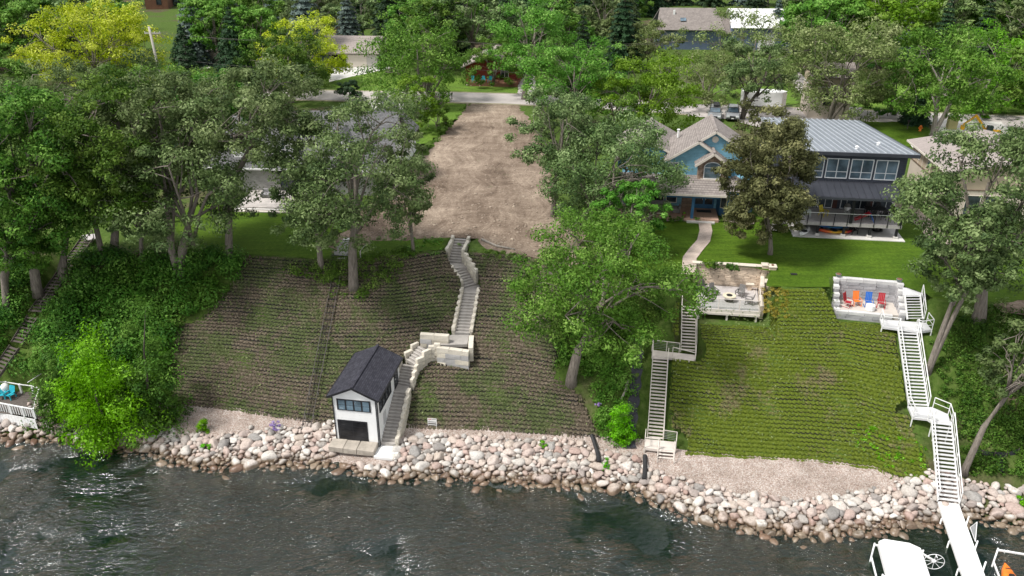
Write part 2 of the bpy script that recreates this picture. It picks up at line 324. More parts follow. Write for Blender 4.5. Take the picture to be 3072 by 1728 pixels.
Zb = np.minimum(gz(X, Y), .2) + .30 + .1 * np.sin(X * .7) * np.sin(Y * .9 + X * .2); Zb = np.minimum(Zb, -.10); Zb = np.where(Y > edges(X)[0] - .1, -.6, Zb)
tag(link('lakebed', npmesh('lakebed', np.stack([X, Y, Zb], -1).reshape(-1, 3), grid_faces(len(bx), len(by)), M_bed, smooth=True)), kind='structure')
# ---- lake water
def water_mat():
    m, t, n, b, l = newmat('rippled_lake_water'); o = n['Material Output']
    v = coords(n, l, (1, 1.9, 1), R(-16)); v0 = coords(n, l)
    dn = noise(n, l, .5, 3, .5, v0)
    va = n.new('ShaderNodeVectorMath'); va.operation = 'MULTIPLY_ADD'; va.inputs[1].default_value = (1.5, 1.5, 0); l(dn.outputs['Color'], va.inputs[0]); l(v, va.inputs[2])
    n1 = noise(n, l, 1.7, 3, .5, va.outputs[0]); n2 = noise(n, l, 3.9, 2, .5, va.outputs[0]); n3 = noise(n, l, .42, 3, .5, v)
    pt = noise(n, l, .085, 3, .6, v0); pr = ramp(n, [(.40, (.07,) * 3), (.57, (1,) * 3)]); l(pt.outputs[0], pr.inputs[0])
    h = n.new('ShaderNodeMath'); h.operation = 'MULTIPLY_ADD'; h.inputs[1].default_value = .30; l(n2.outputs[0], h.inputs[0]); l(n1.outputs[0], h.inputs[2])
    h2 = n.new('ShaderNodeMath'); h2.operation = 'MULTIPLY_ADD'; h2.inputs[1].default_value = .9; l(n3.outputs[0], h2.inputs[0]); l(h.outputs[0], h2.inputs[2])
    hm = n.new('ShaderNodeMath'); hm.operation = 'MULTIPLY'; l(h2.outputs[0], hm.inputs[0]); l(pr.outputs[0], hm.inputs[1])
    bp = n.new('ShaderNodeBump'); bp.inputs['Strength'].default_value = 1; bp.inputs['Distance'].default_value = .9; l(hm.outputs[0], bp.inputs['Height'])
    gl = n.new('ShaderNodeBsdfGlossy'); gl.inputs['Roughness'].default_value = .10; gl.inputs['Color'].default_value = (1, 1, 1, 1); l(bp.outputs[0], gl.inputs['Normal'])
    tr = n.new('ShaderNodeBsdfTransparent'); tr.inputs['Color'].default_value = (.42, .48, .34, 1)
    fr = n.new('ShaderNodeFresnel'); fr.inputs['IOR'].default_value = 1.62; l(bp.outputs[0], fr.inputs['Normal'])
    df = n.new('ShaderNodeBsdfDiffuse'); df.inputs['Color'].default_value = (.004, .022, .017, 1); mb_ = n.new('ShaderNodeMixShader'); mb_.inputs[0].default_value = .35; l(tr.outputs[0], mb_.inputs[1]); l(df.outputs[0], mb_.inputs[2])
    ms = n.new('ShaderNodeMixShader'); l(fr.outputs[0], ms.inputs[0]); l(mb_.outputs[0], ms.inputs[1]); l(gl.outputs[0], ms.inputs[2]); l(ms.outputs[0], o.inputs['Surface']); return m
wm = MB(); wm.add([(-400, -60, 0), (400, -60, 0), (400, 62, 0), (-400, 62, 0)], [(0, 1, 2, 3)])
tag(wm.obj('lake_water', water_mat()), kind='structure')
# deep floor beyond the lakebed sheet
dm = MB(); dm.add([(-400, -60, -3.4), (400, -60, -3.4), (400, 40, -3.4), (-400, 40, -3.4)], [(0, 1, 2, 3)]); tag(dm.obj('deep_lakebed', M_bed), kind='structure')
# ---- flat sheets on the terrace
_lay = [10.0]
def sheet(name, poly, mat, wob=.25, step=.7, lay=None, z=None):
    if z is None: _lay[0] += .006; z = _lay[0]
    pts = [at(a, b, z) for a, b in poly]; out = []
    for i, p in enumerate(pts):
        q = pts[(i + 1) % len(pts)]; k = max(1, int((q - p).length / step))
        for j in range(k):
            g = p.lerp(q, j / k); out.append((g.x + rng.normal(0, wob) * (j > 0), g.y + rng.normal(0, wob) * (j > 0), z))
    bm = bmesh.new(); f = bm.faces.new([bm.verts.new(p) for p in out]); bmesh.ops.triangulate(bm, faces=[f]); bmesh.ops.recalc_face_normals(bm, faces=bm.faces[:])
    me = bpy.data.meshes.new(name); bm.to_mesh(me); bm.free(); me.materials.append(mat); return tag(link(name, me), kind='structure')
sheet('lawn', [(470,638),(440,560),(480,515),(560,512),(740,522),(880,528),(900,560),(842,600),(828,648),(790,648),(620,638)], M_lawn, .08)
sheet('lawn', [(1600,688),(1560,600),(1640,548),(1760,545),(1900,545),(2000,545),(2060,520),(2300,520),(2330,560),(2345,600),(2380,650),(2420,690),(2500,662),(2576,650),(2720,650),(2750,820),(2576,787),(2342,748),(2332,740),(2262,716),(2240,711),(2085,697),(2088,722),(1928,720),(1938,682),(1900,674),(1748,662),(1738,690)], M_lawn, .05)
sheet('lawn', [(880,598),(1040,596),(1120,606),(1120,622),(1000,642),(850,645),(870,610)], M_lawn, .25)
sheet('dirt_lot', [(1178,259),(1306,259),(1322,290),(1350,330),(1368,380),(1385,450),(1410,520),(1480,580),(1440,668),(1400,662),(1300,638),(1230,628),(1205,600),(1110,598),(1040,602),(930,604),(850,640),(835,612),(880,560),(930,510),(1030,440),(1078,380),(1116,332),(1150,298)], M_dirt, .3)
sheet('lawn', [(1120,330),(1175,262),(1110,258),(1060,300),(1050,372)], M_lawn2, .3)
# road and drives beyond the houses
RD = [(500,234),(904,242),(1134,245),(1288,249),(1500,260),(1758,276),(2147,291),(2576,307),(2900,320)]
rp_ = [at(a, b) for a, b in RD]; half = 3.4
def strip(name, pts, wl, wr, mat, z):
    mb = MB(); L = []
    for i, p in enumerate(pts):
        d = (pts[min(i + 1, len(pts) - 1)] - pts[max(i - 1, 0)]); d.z = 0; d.normalize(); nn = Vector((-d.y, d.x, 0)); a = p + nn * wl; b = p - nn * wr; L += [(a.x, a.y, z), (b.x, b.y, z)]
    mb.add(L, [(2 * i, 2 * i + 1, 2 * i + 3, 2 * i + 2) for i in range(len(pts) - 1)]); return tag(mb.obj(name, mat), kind='structure')
strip('road', rp_, half, half, M_road, 10.05)
strip('road_shoulder', rp_, half + .7, half + .7, pm('dry_verge', (.34, .29, .22, 1), (.16, .17, .08, 1), 1.2, .95, .4), 10.044)
sheet('lawn', [(835,180),(985,175),(1000,190),(1300,200),(1310,240),(1134,234),(904,230),(840,226)], M_lawn2, .2)
sheet('driveway', [(835,168),(1000,168),(918,186),(870,196),(828,206)], M_conc, .1)
sheet('driveway', [(924,254),(1015,252),(1020,300),(1000,330),(940,300)], M_conc, .15)
sheet('driveway', [(1310,180),(1345,180),(1350,252),(1300,250)], M_road, .1)
sheet('driveway', [(2012,178),(2040,215),(2100,250),(2170,272),(2140,280),(2060,262),(2020,240),(1990,205)], M_road, .1)
sheet('driveway', [(1720,262),(1905,270),(1980,285),(1975,330),(1900,318),(1840,300),(1730,292)], M_road, .1)
sheet('driveway', [(2330,300),(2520,306),(2560,345),(2400,370),(2300,380),(2290,360),(2370,345)], M_conc, .1)
sheet('lawn', [(2130,306),(2320,306),(2350,340),(2280,370),(2200,340)], M_lawn, .1)
sheet('lawn', [(1560,225),(1750,205),(1990,210),(2010,260),(1900,262),(1760,262),(1600,250)], M_lawn2, .3)
sheet('lawn', [(2060,225),(2250,215),(2576,235),(2700,250),(2700,288),(2576,284),(2262,276),(2147,270)], M_lawn2, .3)
sheet('driveway', [(425,160),(520,158),(530,172),(420,172)], M_conc, .1); sheet('lawn', [(400,160),(545,120),(600,128),(560,152),(480,158)], M_lawn2, .2)
# front walk to the blue house, gravel bed beside the grey house
wk = [at(a, b, 10.07) for a, b in ((1772,556),(1776,580),(1770,605),(1750,628),(1735,648),(1732,690))]
wk = [wk[0].lerp(wk[0], 0)] + [p for i in range(len(wk) - 1) for p in (wk[i].lerp(wk[i + 1], .33), wk[i].lerp(wk[i + 1], .66), wk[i + 1])]
strip('garden_path', wk, .62, .62, M_path, 10.075)
sheet('gravel_bed', [(2225,490),(2262,478),(2300,515),(2345,556),(2385,600),(2390,640),(2340,612),(2318,578),(2262,530)], M_gravel2, .05)
sheet('gravel_bed', [(1640,546),(1890,548),(1900,562),(1880,566),(1830,556),(1650,556)], M_gravel2, .05)
sheet('dirt_lot', [(2498,765),(2560,755),(2700,760),(2700,800),(2576,792),(2520,785)], M_dirt, .2)
# ---- beach gravel between the rocks and the foot of the slope
bxs = np.arange(-30.5, 33.5, .4); rows_ = 9; V_ = []
for x in bxs:
    a, tt, k = edges(x)
    for j in range(rows_):
        y = a - .1 + (tt + .45 - a) * j / (rows_ - 1); V_.append((x, y, float(gz(x, y)) - .02 + .03 * math.sin(x * 3 + j)))
tag(link('beach', npmesh('beach', np.array(V_), grid_faces(len(bxs), rows_), M_gravel, smooth=True)), kind='structure')
# ---- planted erosion-mat rows on the bluff: scalloped black cells, each holding soil and young plants
def rows_mat(name, soil, green, gamt):
    m, t, n, b, l = newmat(name); v = coords(n, l); f = noise(n, l, 7, 6, .75, v); a = noise(n, l, .3, 5, .65, v); p = noise(n, l, 2.2, 4, .7, v)
    s = ramp(n, [(.3, soil[0]), (.5, soil[1]), (.72, soil[2])]); l(f.outputs[0], s.inputs[0]); g = ramp(n, [(.3, green[0]), (.5, green[1]), (.72, green[2])]); l(f.outputs[0], g.inputs[0])
    ad = n.new('ShaderNodeMath'); ad.operation = 'ADD'; l(a.outputs[0], ad.inputs[0]); sc = n.new('ShaderNodeMath'); sc.operation = 'MULTIPLY'; sc.inputs[1].default_value = .6; l(p.outputs[0], sc.inputs[0]); l(sc.outputs[0], ad.inputs[1])
    k = ramp(n, [(gamt, (0, 0, 0)), (gamt + .14, (1, 1, 1))]); l(ad.outputs[0], k.inputs[0])
    l(mixc(n, l, s.outputs[0], g.outputs[0], k.outputs[0]), b.inputs['Base Color']); b.inputs['Roughness'].default_value = .95; b.inputs['Specular IOR Level'].default_value = .08
    h = noise(n, l, 26, 4, .75, v); bump(n, l, h.outputs[0], b, .9, .08); return m
M_rowL = rows_mat('straw_soil_and_seedlings', ((.035, .028, .02), (.105, .085, .062), (.28, .235, .175)), ((.025, .038, .012), (.07, .088, .034), (.17, .185, .095)), .74)
M_rowR = rows_mat('grassed_over_soil', ((.05, .045, .022), (.14, .125, .06), (.30, .26, .14)), ((.04, .06, .006), (.10, .135, .016), (.18, .215, .045)), .60)
M_cell = pm('black_mesh_cell_wall', (.02, .019, .018, 1), (.01, .01, .009, 1), 5, .8, .3)
def row_slope(name, label, x0, x1, poly, mat, nr, amp, thr, dx=.07):
    xs = np.arange(x0, x1, dx); a, tt, kk = edges(xs); ph = rng.uniform(0, 6.28, nr + 1)
    jit = np.cumsum(rng.normal(0, .05, len(xs))); wv = .35 * np.sin(xs * .16) + .15 * np.sin(xs * .43 + 1) + jit * .10
    Vs = np.zeros((len(xs), nr, 4, 3)); per = .36
    for k in range(nr):
        sc = np.abs(np.sin(math.pi * xs / per + ph[k])) ** .8; na = amp * (.55 + .9 * (np.sin(xs * .9 + k * 1.7) * .5 + .5) * (np.sin(xs * .23 - k * .6) * .5 + .5)) * rng.uniform(.75, 1.2)
        wk_ = wv * .5 + rng.normal(0, .02, len(xs))
        T0 = (k + wk_ - .42 * sc) / nr; T1 = (k + wk_ - .42 * sc - .12) / nr; Tm = (k + wk_ + .22) / nr; T2 = (k + 1 + wk_ - .46 * np.abs(np.sin(math.pi * xs / per + ph[k + 1])) ** .8) / nr
        lump = rng.normal(0, .018, len(xs))
        for j, (T_, dz) in enumerate(((T0, -.09), (T1, na), (Tm, na * .75 + .035 + lump), (T2, -.06))):
            T_ = np.clip(T_, -.02, 1.01); Vs[:, k, j, 0] = xs; Vs[:, k, j, 1] = tt + (kk - tt) * T_; Vs[:, k, j, 2] = apron(xs, tt + (kk - tt) * T_, 1 + 9 * T_) + dz + .06
    nx = len(xs); Vf = Vs.reshape(nx, nr * 4, 3); F = grid_faces(nx, nr * 4); j = (np.arange(len(F)) % (nr * 4 - 1)) % 4
    cen = Vf.reshape(-1, 3)[F].mean(1); d = cen[:, 1] * _c + (CAM_H - cen[:, 2]) * _s; U = 1288 + cen[:, 0] / d * FOC / PX; Wp = (864 + ((CAM_H - cen[:, 2]) * _c - cen[:, 1] * _s) / d * FOC) / PX
    keep = inpoly(U + rng.normal(0, 5, len(U)), Wp + rng.normal(0, 3, len(U)), poly) & (cen[:, 2] < 10.12) & (near_stair(cen[:, 0], cen[:, 1]) > .86)
    for A, B in FLIGHTS: zz, d_ = seg_cut(cen[:, 0], cen[:, 1], cen[:, 2] * 0 + 99, A, B, .95, .3); keep &= ~((d_ < .95) & (cen[:, 2] > zz))
    for P_, z in CUTS: keep &= ~inpoly(cen[:, 0], cen[:, 1], P_)
    F = F[keep]; j = j[keep]; cen = cen[keep]; bare = np.sin(cen[:, 0] * .55 + 1.3 * np.sin(cen[:, 1] * .5)) + np.sin(cen[:, 1] * 1.1 + cen[:, 0] * .23) + .9 * np.sin(cen[:, 0] * 1.7 + cen[:, 1] * 2.3) + rng.normal(0, .35, len(cen)); me = npmesh(name, Vf.reshape(-1, 3), F, mat); me.materials.append(M_cell); me.polygons.foreach_set('material_index', np.where(((j == 0) | (j == 3)) & (bare > thr), 1, 0).astype(np.int32))
    return tag(link(name, me), label, None, None, 'stuff')
row_slope('planted_rows', 'scalloped rows of soil and seedlings on the bluff either side of the stone stairs', -30.5, 9.5, [(612,645),(800,648),(1010,640),(1115,622),(1300,640),(1392,670),(1420,780),(1400,900),(1392,950),(1450,985),(1510,1100),(1200,1082),(1030,1076),(830,1066),(700,1048),(425,1018),(436,830),(520,795),(600,700)], M_rowL, 46, .085, -1.2)
row_slope('planted_rows', 'grassy scalloped rows on the bluff below the wooden deck', 12.2, 31.5, [(1700,760),(1780,780),(1900,725),(1925,716),(2095,718),(2120,760),(2250,800),(2262,900),(2290,1060),(2352,1222),(2200,1184),(1700,1148),(1685,1000),(1695,900)], M_rowR, 44, .06, -.25)

# clods and stones left by the grader
rgd = np.random.default_rng(91); bm = bmesh.new(); bmesh.ops.create_icosphere(bm, subdivisions=1, radius=1); cV = np.array([v.co[:] for v in bm.verts]); cF = np.array([[v.index for v in f.verts] for f in bm.faces]); bm.free()
DP = [(1190,268),(1296,268),(1340,340),(1372,420),(1400,540),(1420,640),(1300,632),(1215,600),(1100,594),(900,596),(880,570),(1040,440),(1120,340)]; cv = []; cf = []; k_ = 0
while len(cv) < 1500:
    a, b = rgd.uniform(870, 1430), 268 + 370 * rgd.random() ** .7
    if not inpoly(np.array([a]), np.array([b]), DP)[0]: continue
    p = at(a, b, 10.03); s_ = rgd.gamma(2., .028) + .02; cv.append(cV * s_ * rgd.uniform(.6, 1.2, (len(cV), 1)) * np.array([1.2, 1, .6]) + np.array(p)); cf.append(cF + k_); k_ += len(cV)
tag(link('dirt_clods', npmesh('dirt_clods', np.concatenate(cv), np.concatenate(cf), pm('dry_clod', (.40, .33, .26, 1), (.16, .12, .09, 1), .8, .95, .3))), 'small clods and stones scattered over the graded dirt lot', None, None, 'stuff')
# ================================================================ riprap along the lake
def rock_mat():
    m, t, n, b, l = newmat('riprap_stone'); oi = n.new('ShaderNodeObjectInfo'); a = n.new('ShaderNodeAttribute'); a.attribute_name = 'tint'
    ad = n.new('ShaderNodeMath'); ad.operation = 'ADD'; l(oi.outputs['Random'], ad.inputs[0]); l(a.outputs['Fac'], ad.inputs[1]); fr = n.new('ShaderNodeMath'); fr.operation = 'FRACT'; l(ad.outputs[0], fr.inputs[0])
    r = ramp(n, [(.0, (.52, .45, .39)), (.14, (.60, .50, .45)), (.28, (.36, .335, .31)), (.42, (.70, .66, .61)), (.53, (.43, .30, .26)), (.62, (.72, .69, .65)), (.74, (.50, .46, .42)), (.82, (.58, .46, .41)), (.9, (.27, .26, .25)), (.97, (.76, .73, .69))]); l(fr.outputs[0], r.inputs[0])
    ge = n.new('ShaderNodeNewGeometry'); q = noise(n, l, 7, 6, .7, ge.outputs['Position']); qr = ramp(n, [(.28, (.45, .43, .41)), (.5, (.78, .77, .76)), (.72, (.98, .97, .96))]); l(q.outputs[0], qr.inputs[0])
    c = mixc(n, l, r.outputs[0], qr.outputs[0], 1., 'MULTIPLY')
    # tide line: brown algae and wet stone up to a hand above the water
    sx = n.new('ShaderNodeSeparateXYZ'); l(ge.outputs['Position'], sx.inputs[0]); q2 = noise(n, l, 1.5, 3, .6, ge.outputs['Position']); wz = n.new('ShaderNodeMath'); wz.operation = 'MULTIPLY_ADD'; wz.inputs[1].default_value = -.5; l(q2.outputs[0], wz.inputs[0]); l(sx.outputs[2], wz.inputs[2])
    k = n.new('ShaderNodeMapRange'); k.inputs[1].default_value = .0; k.inputs[2].default_value = .22; k.inputs[3].default_value = 1; k.inputs[4].default_value = 0; l(wz.outputs[0], k.inputs[0])
    wet = mixc(n, l, c, (.38, .31, .235, 1), 1., 'MULTIPLY'); l(mixc(n, l, c, wet, k.outputs[0]), b.inputs['Base Color'])
    rr = n.new('ShaderNodeMapRange'); rr.inputs[3].default_value = .85; rr.inputs[4].default_value = .35; l(k.outputs[0], rr.inputs[0]); l(rr.outputs[0], b.inputs['Roughness']); bump(n, l, q.outputs[0], b, .5, .04); return m
M_rock = rock_mat()
def rock_shape(seed, sub=2):
    rg = np.random.default_rng(seed); bm = bmesh.new(); bmesh.ops.create_icosphere(bm, subdivisions=sub, radius=1); V = np.array([v.co[:] for v in bm.verts]); F = np.array([[v.index for v in f.verts] for f in bm.faces]); bm.free()
    P = rg.normal(size=(9, 3)); P /= np.linalg.norm(P, axis=1, keepdims=True); D = rg.uniform(.48, .88, 9); dt = V @ P.T; lim = np.where(dt > .05, D / np.maximum(dt, .05), 9).min(1); V = V * np.minimum(1, lim)[:, None]
    V *= np.array([1.1, rg.uniform(.72, 1.0), rg.uniform(.6, .85)]) * 1.12; return V, F
RS = [rock_shape(200 + i) for i in range(10)]
RM = [npmesh('boulder', *rock_shape(200 + i, 3), M_rock, smooth=True) for i in range(10)]
rgk = np.random.default_rng(31); cell = {}; rocks = []
WX = [-48, -34, -28, -22, -10, 0, 8, 13, 20, 28, 34, 42]; WW = [1.8, 1.8, 2.1, 3.3, 3.7, 3.8, 3.3, 2.8, 2.8, 3.1, 3.2, 3.2]
BHP = [(-14.4, 51.6), (-9.3, 50.9), (-8.6, 60), (-13, 60)]
def try_rock(x, u, r, over=.76):
    a, tt, k = edges(x); y = float(a) + u
    if inpoly(np.array([x]), np.array([y]), BHP)[0]: return
    gxk, gyk = int(x // 1), int(y // 1)
    for i in (-1, 0, 1):
        for j in (-1, 0, 1):
            for (X_, Y_, R_) in cell.get((gxk + i, gyk + j), ()):
                if (X_ - x) ** 2 + (Y_ - y) ** 2 < ((R_ + r) * over) ** 2: return
    cell.setdefault((gxk, gyk), []).append((x, y, r)); rocks.append((x, y, r, u))
for r0, r1, tries in ((.38, .50, 160), (.26, .37, 2400), (.18, .26, 12000), (.11, .18, 20000)):
    for _ in range(tries):
        x = rgk.uniform(-47, 41); wd = np.interp(x, WX, WW); u = rgk.uniform(-1.5, wd + rgk.normal(0, .25))
        if u < -.5 and rgk.random() < .35: continue
        if u > wd * .8 and r1 > .42: continue
        try_rock(x, u, rgk.uniform(r0, r1))
def rock_px(q):
    x, y, r, u = q; d = y * _c + CAM_H * _s; px, py = proj(x, y, .5); return r / d if (-20 < px < 2600 and u > -.35) else 0
order = sorted(range(len(rocks)), key=lambda i: -rock_px(rocks[i]))
ZN = [(-99, 'left of the lime green bush'), (-28.5, 'on the shore between lime bush and tram track'), (-15, 'in front of the boathouse'), (-8.5, 'below the white yard sign'), (1.5, 'left of the black drain pipe'), (7.5, 'at the foot of the wooden stairs'), (13.5, 'below the pink gravel beach'), (24, 'left of the aluminium stairs'), (32.5, 'right of the dock')]
VV = []; FF = []; TT = []; off = 0
for rank, i in enumerate(order):
    x, y, r, u = rocks[i]; s = int(rgk.integers(0, 10)); e = Matrix.Rotation(rgk.uniform(0, 6.28), 3, 'Z') @ Matrix.Rotation(rgk.normal(0, .35), 3, 'X'); z = float(gz(x, y)) + r * .22 + (.05 if u > 0 else -.02)
    if rank < 300:
        o = link('boulder', RM[s]); o.location = (x, y, z); o.rotation_euler = e.to_euler(); o.scale = (r * 1.18,) * 3
        zn = [nm for x0, nm in ZN if x >= x0][-1]; tag(o, 'rounded riprap boulder %s' % zn, 'boulder', 'large boulders ' + zn)
    else:
        V, F = RS[s]; W = (V * r * 1.18) @ np.array(e).T + np.array([x, y, z]); VV.append(W); FF.append(F + off); TT.append(np.full(len(F), rgk.random())); off += len(V)
tag(link('riprap', npmesh('riprap', np.concatenate(VV), np.concatenate(FF), M_rock, {'tint': np.concatenate(TT)}, True)), 'smaller pink, grey and tan stones packed between the boulders along the lake', None, None, 'stuff')
# ================================================================ stairs, decks, tram
M_lime = pm('cut_limestone', (.62, .57, .47, 1), (.40, .37, .32, 1), 2.4, .9, .5, rnd=.14)
M_limew = pm('pale_limestone_cap', (.68, .63, .54, 1), (.50, .46, .39, 1), 2.2, .9, .35, rnd=.10)
M_step = pm('grey_limestone_tread', (.38, .355, .33, 1), (.28, .26, .24, 1), 2.0, .9, .3, rnd=.06)
M_nose = pm('worn_tread_edge', (.46, .43, .40, 1), (.36, .335, .31, 1), 2, .9, .2)
M_beige = pm('beige_composite', (.62, .56, .51, 1), (.52, .47, .43, 1), 1.5, .75, .12, rnd=.04)
M_beiged = pm('beige_trim', (.66, .61, .55, 1), (.56, .51, .46, 1), 1.2, .7, .1)
M_alu = pm('brushed_aluminium', (.72, .72, .72, 1), (.60, .60, .61, 1), 1.5, .5, .08, .25)
M_white = pm('white_paint', (.80, .80, .79, 1), (.70, .70, .69, 1), 1.2, .6, .08)
M_black = pm('black_metal', (.03, .03, .032, 1), (.015, .015, .016, 1), 2, .5, .1)
M_darkwood = pm('weathered_dark_wood', (.14, .12, .105, 1), (.06, .05, .045, 1), 2, .9, .4, sc=(1, 6, 1), rnd=.1)
M_greywood = pm('grey_deck_board', (.52, .485, .475, 1), (.40, .375, .37, 1), 1.4, .85, .25, sc=(5, 1, 1), rnd=.07)
M_cable = pm('steel_cable', (.35, .35, .36, 1), None, 2, .4, 0, .6)
def frame_of(A, B):
    d = Vector((B.x - A.x, B.y - A.y, 0)); L = d.length; d /= L; return d, Vector((-d.y, d.x, 0)), L, math.atan2(d.y, d.x)
def jblock(sx, sy, sz, rg, j=.02, bv=.02):
    mb = MB(); mb.box((0, 0, 0), (sx, sy, sz)); mb.v = [tuple(c + rg.normal(0, j) for c in v) for v in mb.v]; return mb
rgs = np.random.default_rng(77)
def put(mb, name, mat, T, p, rz, bevel=0, smooth=False):
    o = mb.obj(name, mat, T, smooth, bevel); o.location = Vector(p) - T.location; o.rotation_euler = (0, 0, rz); return o
# ---- limestone stair between the boathouse and the dirt lot
T = thing('stone_staircase', 'winding limestone staircase from the dirt lot down to the boathouse pad', 'staircase', STAIR[-1][1])
SW = 1.28
for fi, (A, B, n) in enumerate(STAIR):
    d, nn, L, rz = frame_of(A, B); run = L / n
    tmesh = None
    for i in range(n):
        c = A.lerp(B, (i + .5) / n); z = A.z - RISE * (i + 1) + RISE
        mb = jblock(run + .05, SW, .30, rgs, .006); put(mb, 'tread', M_step, T, (c.x, c.y, z - .15), rz, .012)
        nb_ = MB(); nb_.box((0, 0, 0), (.11, SW * .99, .012)); put(nb_, 'nosing', M_nose, T, (c.x + d.x * (run / 2 - .03), c.y + d.y * (run / 2 - .03), z + .006), rz)
    sides = {0: (1, -1), 1: (1, -1), 2: (1, -1), 3: (1, -1), 4: (1, -1), 5: (1, -1), 6: (1,)}[fi]
    for s in sides:
        nb = max(2, round(L / .62)); extra = {(1, 1): .35, (1, -1): .05}.get((fi, s), .12)
        for k in range(nb):
            f = (k + .5) / nb; c = A.lerp(B, f) + nn * s * (SW / 2 + .15); zs = A.z + (B.z - A.z) * (k / nb)
            g = float(gz(c.x + nn.x * s * .3, c.y + nn.y * s * .3)); top = max(zs + .20 + extra, min(g + .10, zs + 1.3)); lo = min(zs - .9, g - .5)
            h1 = .42; put(jblock(L / nb + .06, .31, h1, rgs, .018), 'wall_block', M_limew, T, (c.x, c.y, top - h1 / 2), rz, .03)
            zc = top - h1
            while zc > lo:
                h = rgs.uniform(.34, .46); put(jblock(L / nb * rgs.uniform(.96, 1.02), .31, h - .02, rgs, .015), 'wall_block', M_lime, T, (c.x + rgs.normal(0, .015), c.y + rgs.normal(0, .015), zc - h / 2), rz, .025); zc -= h
def pave(Tt, name, corners, z, th, mat, bevel=.012):
    mb = MB(); mb.prism([(p[0] - Tt.location.x, p[1] - Tt.location.y) for p in corners], z - th - Tt.location.z, z - Tt.location.z); return mb.obj(name, mat, Tt, False, bevel)
za = STAIR[2][1].z; q = [at(a, b, za) for a, b in ((1136,842),(1180,842),(1176,866),(1100,868),(1098,856))]; pave(T, 'landing', [(p.x, p.y) for p in q], za + .01, .3, M_step)
zb = STAIR[5][1].z; q = [at(a, b, zb) for a, b in ((986,966),(1032,968),(1026,985),(982,983))]; pave(T, 'landing', [(p.x, p.y) for p in q], zb + .008, .3, M_step)
q = [at(a, b, STAIR[0][1].z) for a, b in ((1126,660),(1172,660),(1178,672),(1130,676))]; pave(T, 'landing', [(p.x, p.y) for p in q], STAIR[0][1].z + .008, .3, M_step)
q = [at(a, b, STAIR[1][1].z) for a, b in ((1160,722),(1206,716),(1208,734),(1160,734))]; pave(T, 'landing', [(p.x, p.y) for p in q], STAIR[1][1].z + .008, .3, M_step)
# landing walls: a low wall on the uphill side and the tall front of the turn
def wall_line(Tt, p, q, z0, z1, th, nlen, hts, mats, name='wall_block'):
    p, q = Vector((*p, 0)), Vector((*q, 0)); d = q - p; L = d.length; d /= L; rz = math.atan2(d.y, d.x); z = z1; first = True
    while z > z0 + .05:
        h = rgs.uniform(*hts); x = -rgs.uniform(0, nlen * .5) if not first else 0
        while x < L - .05:
            ln = nlen * rgs.uniform(.7, 1.25); a, b = max(0, x), min(L, x + ln)
            if L - b < nlen * .3: b = L
            if b - a > .06: c = p + d * ((a + b) / 2); put(jblock(b - a - .015, th * rgs.uniform(.97, 1.03), h - .012, rgs, .012), name, mats[0] if first else mats[int(rgs.integers(1, len(mats)))], Tt, (c.x, c.y, z - h / 2), rz, .016)
            if b >= L: break
            x = b
        z -= h; first = False
M_limeg = pm('blue_grey_limestone', (.42, .41, .40, 1), (.30, .295, .295, 1), 2.4, .9, .6, rnd=.12)
P = lambda a, b, z: tuple(at(a, b, z).xy)
wall_line(T, P(1058,857,za), P(1130,862,za), za - .9, za + .75, .42, 1.3, (.4, .5), [M_limew, M_limeg, M_lime])
wall_line(T, P(1100,874,za), P(1180,884,za), za - 1.5, za + .08, .42, 1.2, (.4, .5), [M_limew, M_limeg, M_lime])
wall_line(T, P(1184,878,za), P(1186,846,za), za - 1.0, za + .12, .42, 1.0, (.4, .5), [M_limew, M_lime])
pd = STAIR[-1][1]; pad = thing('concrete_pad', 'white concrete pad at the foot of the stone staircase', 'slab', at(974, 1136, .6)); rzp = R(-9)
for nm, dz, sx, sy, th in (('slab', .0, 1.75, 1.5, .26), ('base', -.27, 1.68, 1.44, .3)):
    mb = MB(); mb.box((0, 0, dz - th / 2), (sx, sy, th)); o = mb.obj(nm, M_white if nm == 'slab' else M_conc, pad, False, .02); o.rotation_euler = (0, 0, rzp)
# ---- plank stair builder
def flight(T, A, B, n, w, mt, ms, rail=None, thick=.045, depth=.27, stringer=.24, back=False):
    d, nn, L, rz = frame_of(A, B); run = L / n; rise = (A.z - B.z) / n; mb = MB(); mb.box((0, 0, 0), (run * .80, w - .06, thick)); me = mb.mesh('tread', mt, False, .006)
    for i in range(n):
        c = A.lerp(B, (i + .5) / n); z = A.z - rise * (i + 1) + rise * .0; o = link('tread', me, T); o.location = Vector((c.x, c.y, z + rise * .5)) - T.location; o.rotation_euler = (0, 0, rz)
    for s in (-1, 1):
        mb = MB(); off = nn * s * (w / 2); mb.beam(A + off - T.location + Vector((0, 0, .02)), B + off - T.location + Vector((0, 0, .02)), .05, stringer); mb.obj('stringer', ms, T)
def railing(T, pts, h, mat, r=.028, posts=True, mid=(), pw=.05, name='railing', end=True):
    """top rail along the given floor points, posts at them, optional lower lines (cables)"""
    pts = [Vector(p) - T.location for p in pts]; up = Vector((0, 0, h))
    for i in range(len(pts) - 1):
        mb = MB(); mb.beam(pts[i] + up, pts[i + 1] + up, r * 2, r * 1.6); o = mb.obj('top_rail', mat, T)
        for f in mid: mb = MB(); mb.tube([pts[i] + up * f, pts[i + 1] + up * f], .011 if len(mid) > 2 else .022, 4); mb.obj('rail_wire' if len(mid) > 2 else 'mid_rail', M_cable if len(mid) > 2 else mat, T)
    if posts:
        for p in pts: mb = MB(); mb.beam(p - Vector((0, 0, .12)), p + up, pw, pw, up=(0, 1, 0)); mb.obj('rail_post', mat, T)
def deck_poly(T, corners, z, th, mat, name='landing'):
    return pave(T, name, corners, z, th, mat, 0)
